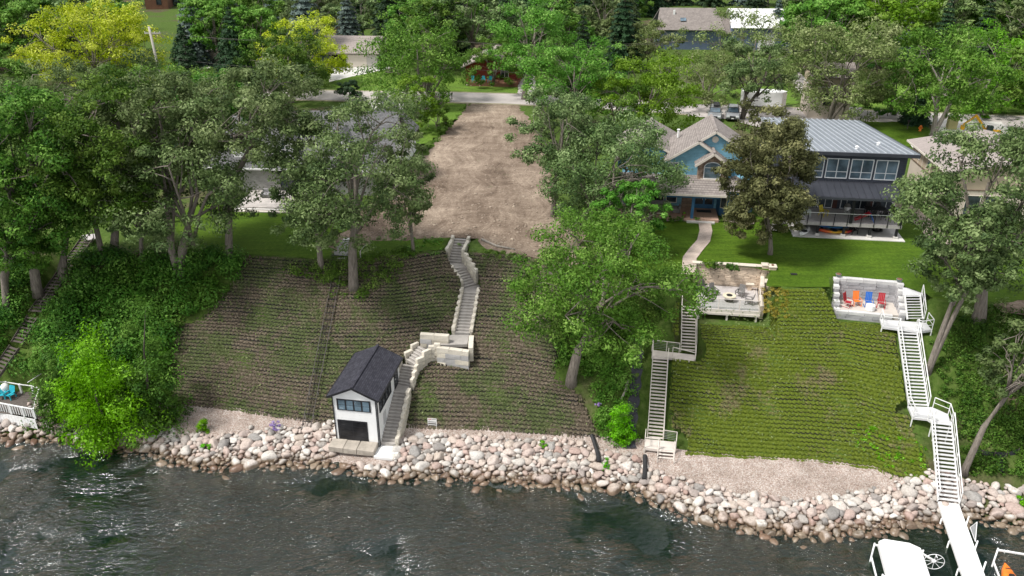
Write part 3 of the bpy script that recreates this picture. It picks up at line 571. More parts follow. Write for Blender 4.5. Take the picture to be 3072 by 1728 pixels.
def post_to_ground(T, x, y, z, mat, w=.12, name='support_post'):
    g = float(gz(x, y)) - .3; mb = MB(); mb.box((x - T.location.x, y - T.location.y, (g + z) / 2 - T.location.z), (w, w, z - g)); return mb.obj(name, mat, T)
# ---- beige stair in the middle
A1 = at(1733, 768, 8.0); B1 = at(1731, 884, 5.43); A2 = at(1661, 897, 5.43); B2 = at(1648, 1105, 1.31); A3 = at(1675, 1131, 1.31); B3 = at(1673, 1173, .45)
T = thing('wooden_staircase', 'beige plank staircase with two turns from the wooden deck to the gravel beach', 'staircase', B3)
flight(T, A1, B1, 15, 1.2, M_beige, M_beiged); flight(T, A2, B2, 24, 1.22, M_beige, M_beiged); flight(T, A3, B3, 5, 1.2, M_beige, M_beiged)
def quad_px(pp, z): return [tuple(at(a, b, z).xy) for a, b in pp]
q1 = quad_px(((1641,880),(1749,893),(1748,913),(1706,907),(1696,900),(1640,898)), 5.43); deck_poly(T, q1, 5.43, .22, M_beige)
q2 = quad_px(((1623,1104),(1701,1112),(1699,1134),(1660,1131),(1621,1126)), 1.31); deck_poly(T, q2, 1.31, .22, M_beige)
V3 = lambda p, z: Vector((p[0], p[1], z))
wires = (.2, .36, .52, .68, .84)
railing(T, [V3(q1[0], 5.43), V3(tuple(at(1676, 884, 5.43).xy), 5.43), V3(tuple(at(1708, 888, 5.43).xy), 5.43)], .95, M_beiged, mid=wires)
railing(T, [V3(tuple(at(1691, 898, 5.43).xy), 5.43), V3(q1[2], 5.43), V3(q1[1], 5.43)], .95, M_beiged, mid=(.1,)); railing(T, [V3(q1[5], 5.43), V3(q1[0], 5.43)], .95, M_beiged)
railing(T, [V3(tuple(at(1668, 1107, 1.31).xy), 1.31), V3(q2[1], 1.31), V3(q2[2], 1.31)], .95, M_beiged, mid=wires); railing(T, [V3(q2[0], 1.31), V3(q2[4], 1.31), V3(tuple(at(1658, 1130, 1.31).xy), 1.31)], .95, M_beiged)
for A_, B_ in ((A1, B1), (A2, B2), (A3, B3)):
    d, nn, L, rz = frame_of(A_, B_)
    for s in (-1, 1):
        ps = [A_.lerp(B_, f) + nn * s * .63 for f in ((0, .5, 1) if L > 3 else (0, 1))]; railing(T, ps, .9, M_beiged, .022)
for (x, y) in (q1[2], q1[3], q1[0], q2[0], q2[4], q2[3]): post_to_ground(T, x, y, 5.3 if y > 54 else 1.2, M_beiged)
# ---- aluminium stair on the right
C1 = at(2295, 742, 9.95); D1 = at(2302, 804, 8.3); C2 = at(2282, 827, 8.3); D2 = at(2310, 1022, 4.3); C3 = at(2368, 1061, 4.3); D3 = at(2386, 1262, .86)
T = thing('metal_staircase', 'pale aluminium staircase with pipe railings from the right lawn to the dock', 'staircase', D3); M_al2 = M_alu
flight(T, C1, D1, 9, 1.3, M_al2, M_white); flight(T, C2, D2, 23, 1.45, M_al2, M_white); flight(T, C3, D3, 20, 1.4, M_al2, M_white)
l0 = quad_px(((2271,723),(2318,727),(2322,742),(2271,742)), 9.95); deck_poly(T, l0, 9.95, .14, M_al2)
l1 = quad_px(((2214,803),(2330,812),(2344,830),(2316,834),(2219,822)), 8.3); deck_poly(T, l1, 8.3, .18, M_al2)
l2 = quad_px(((2284,1022),(2345,1024),(2385,1042),(2391,1064),(2346,1062),(2334,1054),(2296,1050)), 4.3); deck_poly(T, l2, 4.3, .18, M_al2)
W_ = lambda a, b, z: V3(tuple(at(a, b, z).xy), z)
for A_, B_, s, k in ((C1, D1, 1, 3), (C2, D2, 1, 5), (C2, D2, -1, 5), (C3, D3, 1, 5), (C3, D3, -1, 5)):
    d, nn, L, rz = frame_of(A_, B_); ps = [A_.lerp(B_, f / (k - 1)) + nn * s * .74 for f in range(k)]; railing(T, ps, .95, M_white, .03, mid=(.5,) if s > 0 else (), pw=.045)
railing(T, [W_(2214,803,8.3), W_(2219,822,8.3), W_(2262,827,8.3)], .95, M_white, .028, mid=(.5,), pw=.045); railing(T, [W_(2302,830,8.3), W_(2316,834,8.3), W_(2344,830,8.3), W_(2330,812,8.3)], .95, M_white, .028, mid=(.5,), pw=.045)
railing(T, [W_(2346,1026,4.3), W_(2385,1042,4.3), W_(2391,1064,4.3)], .95, M_white, .028, mid=(.5,), pw=.045); railing(T, [W_(2284,1022,4.3), W_(2296,1050,4.3), W_(2334,1054,4.3), W_(2346,1062,4.3)], .95, M_white, .028, mid=(.5,), pw=.045)
for pt, z in ((l1[4], 8.2), (l1[2], 8.2), (l2[6], 4.2), (l2[4], 4.2), (l2[3], 4.2)): post_to_ground(T, *pt, z, M_white, .07)
# ---- dark wooden stair in the wooded bank
E1 = hit(222, 604) + Vector((0, 0, .2)); E2 = hit(92, 795) + Vector((0, 0, .35)); E3 = hit(40, 880) + Vector((0, 0, .3)); E4 = hit(-30, 975) + Vector((0, 0, .2))
T = thing('bank_staircase', 'weathered dark plank stairs descending through the left wooded bank', 'staircase', E4)
flight(T, E1, E2, 24, 1.25, M_darkwood, M_darkwood, depth=.24); flight(T, E3, E4, 11, 1.2, M_darkwood, M_darkwood, depth=.24)
q = quad_px(((206,592),(240,588),(244,600),(212,606)), E1.z); deck_poly(T, q, E1.z + .02, .12, M_greywood)
flight(T, E2.lerp(E3, .12), E2.lerp(E3, .9), 8, 1.2, M_darkwood, M_darkwood)
d, nn, L, rz = frame_of(E1, E2); railing(T, [E1.lerp(E2, f) + nn * .66 for f in (0, .33, .66, 1)], .9, M_darkwood, .03)
# ---- tram track and car
R0 = hit(847, 700); R1 = hit(768, 1092); R0.z += .25; R1.z += .15; M_rail = pm('rusty_dark_steel', (.11, .10, .09, 1), (.06, .05, .045, 1), 3, .7, .2)
T = thing('tram_track', 'narrow steel tram track running down the planted rows left of the boathouse', 'track', R1); d, nn, L, rz = frame_of(R0, R1); up = Vector((0, 0, .04))
for s in (-.36, .36): MB().beam(R0 + nn * s - R1, R1 + nn * s - R1, .04, .07).obj('rail', M_rail, T)
for s in (-.12, .1): MB().tube([R0 + nn * s - R1, R1 + nn * s - R1], .014, 4).obj('cable', M_rail, T)
nt_ = 22
for i in range(nt_):
    c = R0.lerp(R1, (i + .5) / nt_); MB().box(c - R1 - Vector((0, 0, .08)), (.05, .86, .05), rz).obj('tie', M_black, T)
    if i % 3 == 1:
        for s in (-.36, .36): p = c + nn * s; g = float(gz(p.x, p.y)); MB().b2((p.x - R1.x - .025, p.y - R1.y - .025, g - .2 - R1.z), (p.x - R1.x + .025, p.y - R1.y + .025, p.z - R1.z)).obj('track_leg', M_cable, T)
cb = at(858, 655, 9.55); T = thing('tram_car', 'hillside tram car with grey slatted benches and white winch box', 'tram car', cb, R(-9))
M_slat = pm('grey_plank_slat', (.42, .41, .41, 1), (.30, .29, .29, 1), 1.5, .8, .25, rnd=.06)
MB().box((0, .8, -.05), (1.35, 2.3, .1)).obj('floor_frame', M_black, T); MB().box((0, .3, -.5), (.7, .8, .8)).obj('undercarriage', M_black, T)
for k, (yy, zz) in enumerate(((-.25, .02), (.55, .25), (1.35, .48))):
    for j in range(4): MB().box((0, yy - .18 + j * .13, zz + .38), (1.3, .11, .03)).obj('seat_slat', M_slat, T)
    for j in range(4): MB().box((0, yy + .36, zz + .46 + j * .12), (1.3, .03, .10)).obj('back_slat', M_slat, T)
    for s in (-1, 1): MB().beam((s * .62, yy - .2, zz + .1), (s * .62, yy - .2, zz + .36), .05).obj('bench_leg', M_black, T); MB().tube([(s * .66, yy - .2, zz + .4), (s * .66, yy - .25, zz + .66), (s * .66, yy + .3, zz + .66)], .022, 5).obj('arm_rest', M_black, T)
MB().box((.1, 2.2, .75), (1.1, .95, .75)).obj('winch_box', M_white, T, False, .03); MB().box((.1, 2.2, 1.14), (1.18, 1.05, .04)).obj('box_lid', M_white, T)
for x in (-.5, -.17, .17, .5): MB().tube([(x, -.55, .0), (x, -.58, .75)], .02, 5).obj('front_bar', M_black, T)
MB().beam((-.6, -.58, .75), (.6, -.58, .75), .04).obj('front_rail', M_black, T)
lp = at(902, 646, 9.7); T = thing('tram_landing', 'small white boarding platform right of the tram car', 'platform', lp, R(-9))
for k in range(7): MB().box((0, -.75 + k * .25, 0), (1.1, .23, .05)).obj('deck_board', M_white, T)
for p in ((.5, -.8), (.5, .9), (-.5, .9)): MB().b2((p[0] - .04, p[1] - .04, -1.6), (p[0] + .04, p[1] + .04, .95 if p[0] > 0 else 0)).obj('post', M_greywood, T)
MB().beam((.5, -.8, .95), (.5, .9, .95), .05).obj('rail', M_greywood, T)
# ================================================================ buildings
M_glass = glassm('dark_window_glass', (.02, .026, .032, 1)); M_glassb = glassm('sky_lit_window_glass', (.05, .075, .095, 1), .05, .8)
M_roofblk = brickm('black_shingles', (.034, .034, .046, 1), (.060, .060, .076, 1), (.018, .018, .024, 1), (1, 0), .30, .14, .01, .9, bmp=.3)
M_roofgry = brickm('grey_brown_shingles', (.30, .265, .245, 1), (.235, .205, .19, 1), (.13, .115, .105, 1), (0, 2), .30, .10, .012, .95)
M_roofgry2 = brickm('grey_brown_shingles_side', (.30, .265, .245, 1), (.235, .205, .19, 1), (.13, .115, .105, 1), (1, 2), .30, .10, .012, .95)
M_roofdk = brickm('weathered_grey_shingles', (.17, .17, .175, 1), (.12, .12, .125, 1), (.07, .07, .07, 1), (0, 2), .32, .12, .012, .95)
M_bluesid = brickm('blue_lap_siding', (.20, .42, .54, 1), (.18, .38, .50, 1), (.10, .22, .30, 1), (0, 2), 4., .16, .012, .7)
M_blue = pm('blue_painted_wood', (.045, .15, .29, 1), (.03, .105, .21, 1), 1.2, .6, .1); M_trim = pm('cream_trim', (.66, .60, .53, 1), (.56, .51, .45, 1), 1, .7, .1)
M_stone = brickm('brown_fieldstone_veneer', (.36, .25, .18, 1), (.19, .14, .11, 1), (.26, .22, .19, 1), (0, 2), .34, .17, .014, .95, .37, .7)
M_slate = brickm('slate_grey_siding', (.062, .070, .092, 1), (.052, .060, .080, 1), (.03, .034, .046, 1), (0, 2), 5., .2, .01, .7)
M_metal = pm('grey_standing_seam', (.26, .285, .32, 1), (.20, .225, .255, 1), .4, .38, .03, .5); M_metald = pm('dark_standing_seam', (.09, .095, .115, 1), (.06, .065, .08, 1), .5, .35, .03, .5)
M_tan = pm('tan_stucco', (.56, .485, .41, 1), (.47, .41, .35, 1), .8, .9, .2); M_tand = pm('tan_batten_panel', (.46, .375, .28, 1), (.38, .31, .235, 1), .8, .85, .15)
M_roofpk = pm('pale_pink_shingle', (.33, .285, .265, 1), (.24, .21, .195, 1), 3., .95, .4); M_brick = brickm('whitewashed_brick', (.50, .49, .47, 1), (.38, .37, .36, 1), (.30, .30, .29, 1), (0, 2), .24, .08, .012, .9)
M_red = pm('barn_red_boards', (.26, .055, .04, 1), (.18, .04, .03, 1), 1, .8, .2); M_bluegr = pm('blue_grey_boards', (.13, .17, .25, 1), (.10, .135, .20, 1), .6, .8, .2); M_rust = pm('brown_boards', (.20, .10, .06, 1), (.14, .07, .045, 1), .8, .85, .2)
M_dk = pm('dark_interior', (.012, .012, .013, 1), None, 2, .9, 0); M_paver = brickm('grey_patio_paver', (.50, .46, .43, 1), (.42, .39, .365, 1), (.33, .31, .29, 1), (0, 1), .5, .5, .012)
def wb(T, name, mat, a, b, bevel=0): return MB().b2(a, b).obj(name, mat, T, False, bevel)
def window(T, x0, x1, z0, z1, y, mat, glass, nx=2, zs=(), side=None, fw=.07, name='window', dep=.06):
    """framed window on a wall facing -y (or +-x with side); the frame is the part, panes and bars its pieces"""
    def bx(mb, a0, a1, c0, c1, t0, t1):
        if side is None: mb.b2((a0, y - t1, c0), (a1, y - t0, c1))
        else: mb.b2((y + side * t0, a0, c0), (y + side * t1, a1, c1))
    mb = MB(); bx(mb, x0, x1, z0, z0 + fw, 0, dep); bx(mb, x0, x1, z1 - fw, z1, 0, dep); bx(mb, x0, x0 + fw, z0 + fw, z1 - fw, 0, dep); bx(mb, x1 - fw, x1, z0 + fw, z1 - fw, 0, dep); o = mb.obj(name, mat, T)
    xs = [x0 + fw + (x1 - x0 - 2 * fw) * i / nx for i in range(nx + 1)]; zz = [z0 + fw] + [z0 + (z1 - z0) * f for f in zs] + [z1 - fw]
    for i in range(nx):
        for j in range(len(zz) - 1): m2 = MB(); bx(m2, xs[i], xs[i + 1], zz[j], zz[j + 1], .004, .018); m2.obj('pane', glass, o)
    for q in xs[1:-1]: m2 = MB(); bx(m2, q - fw * .45, q + fw * .45, z0 + fw, z1 - fw, .012, dep * .85); m2.obj('mullion', mat, o)
    for q in zz[1:-1]: m2 = MB(); bx(m2, x0 + fw, x1 - fw, q - fw * .35, q + fw * .35, .012, dep * .8); m2.obj('transom', mat, o)
    return o
# ---------------- boathouse
RB = R(-9.3); fl = at(846.4, 1105, .9); T = thing('boathouse', 'white two storey boathouse with black shingle roof at the lake', 'boathouse', fl, RB); BW, BD, BE, BA = 3.6, 6.1, 4.35, 5.2
M_wst = pm('white_stucco', (.82, .82, .81, 1), (.74, .74, .735, 1), 1.1, .75, .15); M_blk = pm('black_trim', (.022, .022, .026, 1), (.014, .014, .016, 1), 2, .5, .05)
f = MB(); f.wall([(0, -.5), (BW, -.5), (BW, BE), (BW / 2, BA - .08), (0, BE)], 0, .16); f.obj('front_wall', M_wst, T)
f = MB(); f.wall([(0, -.5), (BW, -.5), (BW, BE), (BW / 2, BA - .08), (0, BE)], BD - .16, BD); f.obj('rear_wall', M_wst, T)
wb(T, 'side_wall', M_wst, (0, .16, -.5), (.16, BD - .16, BE)); wb(T, 'side_wall', M_wst, (BW - .16, .16, -.5), (BW, BD - .16, BE))
ov = .28; sl = (BA - BE) / (BW / 2)
for s, nm in ((-1, 'roof'), (1, 'roof')):
    xe = BW / 2 + s * (BW / 2 + ov); ze = BE - sl * ov; m_ = MB(); m_.slab([(BW / 2, -ov, BA + .05), (xe, -ov, ze + .05), (xe, BD + ov, ze + .05), (BW / 2, BD + ov, BA + .05)], .10); r_ = m_.obj('roof', M_roofblk, T)
    MB().beam((BW / 2, -ov - .02, BA - .05), (xe, -ov - .02, ze - .05), .05, .16).obj('fascia', M_blk, r_); MB().beam((xe + s * .04, -ov, ze - .02), (xe + s * .04, BD + ov, ze - .02), .10, .10).obj('gutter', M_blk, r_)
MB().box((BW / 2, BD / 2, BA + .07), (.22, BD + 2 * ov + .02, .04)).obj('ridge_cap', M_roofblk, T)
for x in (.05, BW - .05): MB().box((x, -.035, BE / 2 - .2), (.07, .06, BE + .3)).obj('corner_trim', M_blk, T)
MB().box((BW + .03, .06, BE / 2 - .2), (.06, .1, BE + .3)).obj('downspout', M_blk, T)
wf = MB(); wf.b2((.38, -.05, 2.92), (3.12, -.004, 3.95)); W = wf.obj('window_band', M_blk, T)
for k in range(4):
    x0 = .46 + k * .655; window_ = MB()
    for j, (z0, z1) in enumerate(((3.0, 3.42), (3.46, 3.87))): MB().b2((x0 + .06, -.062, z0), (x0 + .58, -.051, z1)).obj('pane', M_glassb, W)
M_gdoor = glassm('black_door_glass', (.008, .008, .009, 1), .12, .25)
gd = MB(); gd.b2((.26, -.03, -.05), (2.72, -.002, 1.98)); G = gd.obj('garage_door', M_blk, T)
for i in range(2):
    for j in range(4): MB().b2((.40 + i * 1.12, -.04, .06 + j * .465), (1.46 + i * 1.12, -.031, .46 + j * .465)).obj('panel', M_gdoor, G)
for k in range(4):
    window(T, .55 + k * .78, 1.27 + k * .78, 2.55, 3.95, BW, M_blk, M_glass, 1, (.5,), 1, .06)
dr = MB(); dr.b2((BW + .002, 4.55, 2.1), (BW + .05, 5.6, 4.2)); D_ = dr.obj('side_door', M_blk, T); MB().b2((BW + .05, 4.7, 2.5), (BW + .06, 5.45, 4.0)).obj('pane', M_glass, D_); MB().box((BW + .08, 4.68, 3.1), (.05, .04, .14)).obj('handle', M_alu, D_)
wb(T, 'vent_panel', pm('pale_grey_panel', (.55, .55, .55, 1), None, 2, .7, .1), (BW + .002, 1.3, .9), (BW + .02, 2.0, 2.0))
SB = pm('weathered_stone_slab', (.46, .41, .35, 1), (.30, .27, .23, 1), 2.2, .9, .5, rnd=.1)
for k, (x0, x1) in enumerate(((-.25, .95), (.98, 2.05), (2.08, 3.5))):
    p = fl + Matrix.Rotation(RB, 3, 'Z') @ Vector(((x0 + x1) / 2, -.62, -.12)); o = jblock(x1 - x0, 1.15, .5, rgs, .02).obj('stone_slab', SB, None, False, .03); o.location = p; o.rotation_euler = (0, 0, RB)
    tag(o, 'flat tan stone slab before the boathouse garage door, %s of three' % ('leftmost', 'middle', 'rightmost')[k], 'stone slab', 'slabs before the boathouse')
# ---------------- grey house with the metal roof
RG = R(-7.6); T = thing('grey_house', 'slate grey two storey house with pale metal roof and covered porch', 'house', (37.15, 73.2, 10.0), RG); GX0, GX1 = -10., .3
wb(T, 'lower_wall', M_slate, (GX0, 4.0, 0), (GX1, 4.25, 4.9)); wb(T, 'upper_wall', M_slate, (GX0, 2.2, 4.75), (GX1, 2.45, 7.85)); wb(T, 'soffit', M_slate, (GX0, 2.45, 4.6), (GX1 - .16, 4.0, 4.75))
M_cream = pm('cream_siding', (.62, .585, .54, 1), (.55, .52, .48, 1), .8, .8, .15)
wb(T, 'side_wall', M_cream, (GX1 - .15, 4.25, 0), (GX1 + .015, 22.48, 4.755)); MB().add([(GX1 - .15 + dx_, y_, z_) for dx_ in (0, .168) for y_, z_ in ((2.45, 4.76), (22.5, 4.76), (22.5, 5.85), (2.45, 7.9))], [(0, 3, 2, 1), (4, 5, 6, 7), (0, 1, 5, 4), (1, 2, 6, 5), (2, 3, 7, 6), (3, 0, 4, 7)]).obj('side_wall', M_cream, T); wb(T, 'side_wall', M_slate, (GX0, 4.25, 0), (GX0 + .15, 22.5, 5.7)); wb(T, 'rear_wall', M_slate, (GX0, 22.5, 0), (GX1, 22.7, 5.6))
M_seam = pm('bright_seam_metal', (.55, .58, .62, 1), (.46, .49, .53, 1), 1, .4, .02, .3)
y0, y1, z0, z1 = 1.35, 22.9, 8.12, 5.9; x0, x1 = GX0 - .6, GX1 + .75; npan = 19; pw = (x1 - x0) / npan; ang = math.atan2(z1 - z0, y1 - y0)
for k in range(npan):
    a = x0 + k * pw; m_ = MB(); m_.slab([(a + .02, y0, z0), (a + pw - .02, y0, z0), (a + pw - .02, y1, z1), (a + .02, y1, z1)], .06); pn = m_.obj('roof_panel', M_metal, T)
    MB().beam((a, y0, z0 + .02), (a, y1, z1 + .02), .06, .11).obj('standing_seam', M_seam, pn)
MB().beam((x0, y0 - .06, z0 - .16), (x1, y0 - .06, z0 - .16), .12, .32).obj('fascia', M_metald, T); MB().beam((x1 + .02, y0, z0 - .1), (x1 + .02, y1, z1 - .1), .06, .26).obj('fascia', M_metald, T); wb(T, 'eave_soffit', M_slate, (x0, y0, 7.75), (x1, 2.2, 7.85))
for p in ((-1.5, 6.), (-4.2, 3.4)): z = z0 + (z1 - z0) * (p[1] - y0) / (y1 - y0); MB().lathe([(.16, 0), (.13, .2), (.2, .22), (.02, .34)], (p[0], p[1], z), 8).obj('roof_vent', M_white, T)
M_wfr = pm('white_window_frame', (.74, .76, .78, 1), (.66, .68, .70, 1), 1, .5, .05)
for k in range(4): window(T, -2.5 - k * 2.28, -.42 - k * 2.28, 5.25, 7.25, 2.2, M_wfr, M_glassb, 2, (.34,), None, .085)
px0, px1 = GX0 - .2, GX1 + .7; npan = 17; pw = (px1 - px0) / npan
for k in range(npan):
    a = px0 + k * pw; m_ = MB(); m_.slab([(a + .015, -.75, 4.35), (a + pw - .015, -.75, 4.35), (a + pw - .015, 2.2, 5.0), (a + .015, 2.2, 5.0)], .05); pn = m_.obj('porch_roof_panel', M_metald, T); MB().beam((a, -.75, 4.37), (a, 2.2, 5.02), .04, .09).obj('standing_seam', M_metald, pn)
MB().beam((px0, -.82, 4.22), (px1, -.82, 4.22), .12, .24).obj('porch_fascia', M_metald, T); MB().beam((px0, -.1, 4.05), (px1 - .4, -.1, 4.05), .22, .32).obj('porch_beam', M_blk, T); wb(T, 'porch_ceiling', M_slate, (px0, -.7, 4.13), (px1 - .1, 4.0, 4.2))
for x in (.05, -4.45): wb(T, 'porch_column', M_blk, (x - .12, -.12, 1.5), (x + .12, .12, 3.9))
# glazed wall on the porch
for (a, b) in ((-9.4, -8.4), (-8.3, -6.9), (-6.8, -5.4), (-4.6, -3.4), (-3.35, -2.0), (-1.5, -.2)):
    window(T, a, b, 1.56, 3.9, 4.0, M_wfr, M_glass, 2, (), None, .05)
M_brownp = pm('brown_wood_panel', (.10, .045, .035, 1), (.07, .03, .025, 1), 1, .7, .15)
for a in (-5.35, -1.95): wb(T, 'wood_panel', M_brownp, (a, 3.95, 1.56), (a + .42, 3.998, 3.95))
for k in range(14): wb(T, 'deck_board', M_greywood, (GX0 + .4, .02 + k * .285, 1.42), (GX1, .29 + k * .285, 1.5))
MB().b2((GX0 + .35, -.06, 1.14), (GX1 + .03, .015, 1.48)).obj('deck_fascia', M_greywood, T); MB().b2((GX1 - .02, .02, 1.14), (GX1 + .05, 4.0, 1.47)).obj('deck_fascia', M_greywood, T); wb(T, 'deck_joists', M_blk, (GX0 + .4, .1, 1.2), (GX1 - .1, 3.9, 1.4))
for k in range(4): x = .0 - 2.45 * k; wb(T, 'deck_post', M_blk, (x - .11, .0, .3), (x + .11, .22, 1.2)); wb(T, 'post_footing', M_conc, (x - .2, -.1, -.1), (x + .2, .32, .3), .02)
for k in range(8): x = .2 - k * 1.24; wb(T, 'rail_post', M_blk, (x - .035, -.11, 1.2), (x + .035, -.062, 2.42))
MB().beam((.3, -.08, 2.46), (-9.0, -.08, 2.46), .10, .05).obj('top_rail', M_alu, T); MB().beam((.25, -.08, 2.46), (.25, 3.9, 2.46), .08, .05).obj('top_rail', M_alu, T)
for z in (1.68, 1.86, 2.04, 2.22): MB().tube([(.2, -.085, z), (-8.9, -.085, z)], .008, 4).obj('rail_wire', M_cable, T); MB().tube([(.25, 0, z), (.25, 3.9, z)], .008, 4).obj('rail_wire', M_cable, T)
for k in range(5): wb(T, 'porch_step', M_greywood, (GX0 + .4 - 1.0 - .28 * k, .3, 1.2 - .24 * k), (GX0 + .4 - .72 - .28 * k + .3, 1.6, 1.24 - .24 * k))
wb(T, 'patio_slab', M_conc, (-9.7, -.55, -.05), (.75, 4.0, .09), .01)
# ---------------- blue house
RH = R(-7.6); T = thing('blue_house', 'blue sided house with stone gable, arched window and front porch', 'house', (18.4, 78.5, 10.0), RH)
wb(T, 'lower_wall', M_bluesid, (-7.2, 2.9, 0), (6.4, 3.1, 3.75)); wb(T, 'body', M_bluesid, (-7.2, 3.1, 0), (6.4, 15, 3.72)); wb(T, 'porch_floor', pm('pink_tan_paving', (.50, .33, .25, 1), (.40, .27, .21, 1), 1.2, .85, .2), (-7.3, -.5, 0), (2.7, 2.9, .3)); wb(T, 'porch_step', M_conc, (-.5, -.95, 0), (2.3, -.5, .15), .01)
def gable(T, xc, hw, zapex, pitch, yf, yb, zw, wallm, roofm, over=.35, tr=M_trim, th=.14, front=True):
    t = math.tan(pitch); ze = zapex - (hw + over) * t
    if front: m_ = MB(); m_.wall([(xc - hw, zw), (xc + hw, zw), (xc + hw, zapex - hw * t - .04), (xc, zapex - .04), (xc - hw, zapex - hw * t - .04)], yf, yf + .2); m_.obj('gable_wall', wallm, T)
    for s in (-1, 1):
        m_ = MB(); m_.slab([(xc, yf - over, zapex + .12), (xc + s * (hw + over), yf - over, ze + .12), (xc + s * (hw + over), yb, ze + .12), (xc, yb, zapex + .12)], th); r_ = m_.obj('roof', roofm, T)
        MB().beam((xc, yf - over - .03, zapex - .02), (xc + s * (hw + over), yf - over - .03, ze - .02), .05, .24).obj('rake_trim', tr, r_)
    MB().box((xc, (yf - over + yb) / 2, zapex + .15), (.26, yb - yf + over, .05)).obj('ridge_cap', roofm, T); return ze
gable(T, 2.0, 4.7, 8.3, R(33), 3.9, 10.4, 3.7, M_bluesid, M_roofgry2); gable(T, .3, 2.7, 7.35, R(33), 3.2, 9., 3.7, M_bluesid, M_roofgry2); gable(T, 1.85, 1.42, 6.45, R(36), 2.3, 4.6, 3.3, M_stone, M_roofgry2, .4)
gable(T, -4.2, 3.6, 6.6, R(28), 5.0, 14.8, 3.7, M_bluesid, M_roofgry2)
vt = MB(); vt.lathe([(.34, 0), (.34, .06)], (0, 0, 0), 16); o = vt.obj('gable_vent', M_trim, T); o.location = (2.0, 3.88, 7.45); o.rotation_euler = (R(90), 0, 0)
wb(T, 'stone_bay_side', M_stone, (.43, 2.5, 3.3), (.6, 4, 5.3)); wb(T, 'stone_bay_side', M_stone, (3.1, 2.5, 3.3), (3.27, 4, 5.3))
# fieldstones laid on the small gable
M_fst = pm('brown_fieldstone', (.40, .29, .22, 1), (.20, .15, .12, 1), 2.5, .9, .5, rnd=.28); zc_ = 3.36
while zc_ < 6.2:
    h_ = rgs.uniform(.15, .24); hw_ = min(1.40, (6.36 - zc_ - h_) / math.tan(R(36))); x_ = 1.85 - hw_
    while x_ < 1.85 + hw_ - .1:
        w_ = min(rgs.uniform(.22, .5), 1.85 + hw_ - x_)
        if not (zc_ < 5.5 and x_ + w_ > .98 and x_ < 2.72): jblock(w_ - .02, .07, h_ - .02, rgs, .008).obj('stone', M_fst, T, False, .015).location = (x_ + w_ / 2, 2.285, zc_ + h_ / 2)
        x_ += w_
    zc_ += h_
# arched window
def arch_poly(x, w, z0, zs, n=12): return [(x - w / 2, z0), (x + w / 2, z0)] + [(x + w / 2 * math.cos(math.pi * i / n), zs + w / 2 * .62 * math.sin(math.pi * i / n)) for i in range(n + 1)]
aw = MB().wall(arch_poly(1.85, 1.72, 3.75, 5.0), 2.22, 2.298).obj('arched_window', M_wfr, T)
MB().wall([(1.07, 3.85), (2.63, 3.85), (2.63, 4.88), (1.07, 4.88)], 2.20, 2.219).obj('pane', M_glassb, aw); MB().wall([(1.85 + .78 * math.cos(math.pi * i / 10), 4.97 + .48 * math.sin(math.pi * i / 10)) for i in range(11)], 2.20, 2.219).obj('pane', M_glassb, aw)
wb(T, 'window_sill', M_trim, (.75, 2.12, 3.62), (2.95, 2.25, 3.74))
m_ = MB(); m_.slab([(-7.6, -.7, 3.0), (3.2, -.7, 3.0), (3.2, 3.0, 3.85), (-7.6, 3.0, 3.85)], .14); pr_ = m_.obj('porch_roof', M_roofgry, T); MB().beam((-7.6, -.74, 2.9), (3.2, -.74, 2.9), .08, .2).obj('gutter', M_trim, pr_); wb(T, 'porch_ceiling', M_trim, (-7.4, -.5, 2.7), (2.9, 2.85, 2.78))
MB().beam((-7.2, -.3, 2.62), (2.6, -.3, 2.62), .2, .22).obj('porch_beam', M_blue, T)
for x in (-5.1, -.0): wb(T, 'porch_column', M_blue, (x - .14, -.42, .3), (x + .14, -.16, 2.6))
wb(T, 'stone_panel', M_stone, (-.9, 2.82, .3), (.3, 2.895, 2.7))
for a in (-3.9, -2.55, -6.4): window(T, a, a + 1.15, .75, 2.5, 2.88, M_trim, M_glass, 1, (), None, .08)
fd = MB().b2((.35, 2.84, .3), (2.45, 2.895, 2.6)).obj('french_door', M_blue, T)
for a in (.52, 1.5): MB().b2((a, 2.825, .75), (a + .78, 2.838, 2.4)).obj('pane', M_glass, fd); MB().box((a + (.72 if a < 1 else .06), 2.81, 1.3), (.04, .04, .16)).obj('handle', M_alu, fd)
window(T, -2.6, -1.5, 4.0, 5.1, 3.2, M_wfr, M_glassb, 1, (), None, .08)
bay = [(2.7, 2.9), (2.9, 1.6), (3.6, .9), (4.9, .9), (5.7, 1.6), (5.9, 2.9)]; MB().prism(bay, 0, 3.0).obj('bay_wall', M_blue, T); bt = [(x + (.25 if x > 4.3 else -.25), y - (.3 if y < 2 else 0)) for x, y in bay]
m_ = MB(); n_ = len(bt); m_.v = [(x, y, 3.02) for x, y in bt] + [(4.3, 2.9, 4.0)]; m_.f = [(i, (i + 1) % n_, n_) for i in range(n_)] + [tuple(range(n_))[::-1]]; m_.obj('bay_roof', M_roofgry, T)
for i in (1, 2, 3):
    a, b = Vector((*bay[i], 0)), Vector((*bay[i + 1], 0)); d = (b - a); L = d.length; d /= L; no = Vector((d.y, -d.x, 0)); c = (a + b) / 2 + no * .02 + Vector((0, 0, 1.75)); rz = math.atan2(d.y, d.x)
    wo = MB().box((0, 0, 0), (L * .8, .06, 1.6)).obj('bay_window', M_trim, T); wo.location = c; wo.rotation_euler = (0, 0, rz)
    for s in ((-1, 1) if L > 1 else (0,)): MB().box((s * L * .19, -.035, 0), (L * .33 if s else L * .66, .02, 1.42)).obj('pane', M_glass, wo)
ch = MB().lathe([(.12, 0), (.12, .8), (.17, .82), (.17, .9)], (-1.5, 8., 6.4), 8).obj('flue', M_white, T)
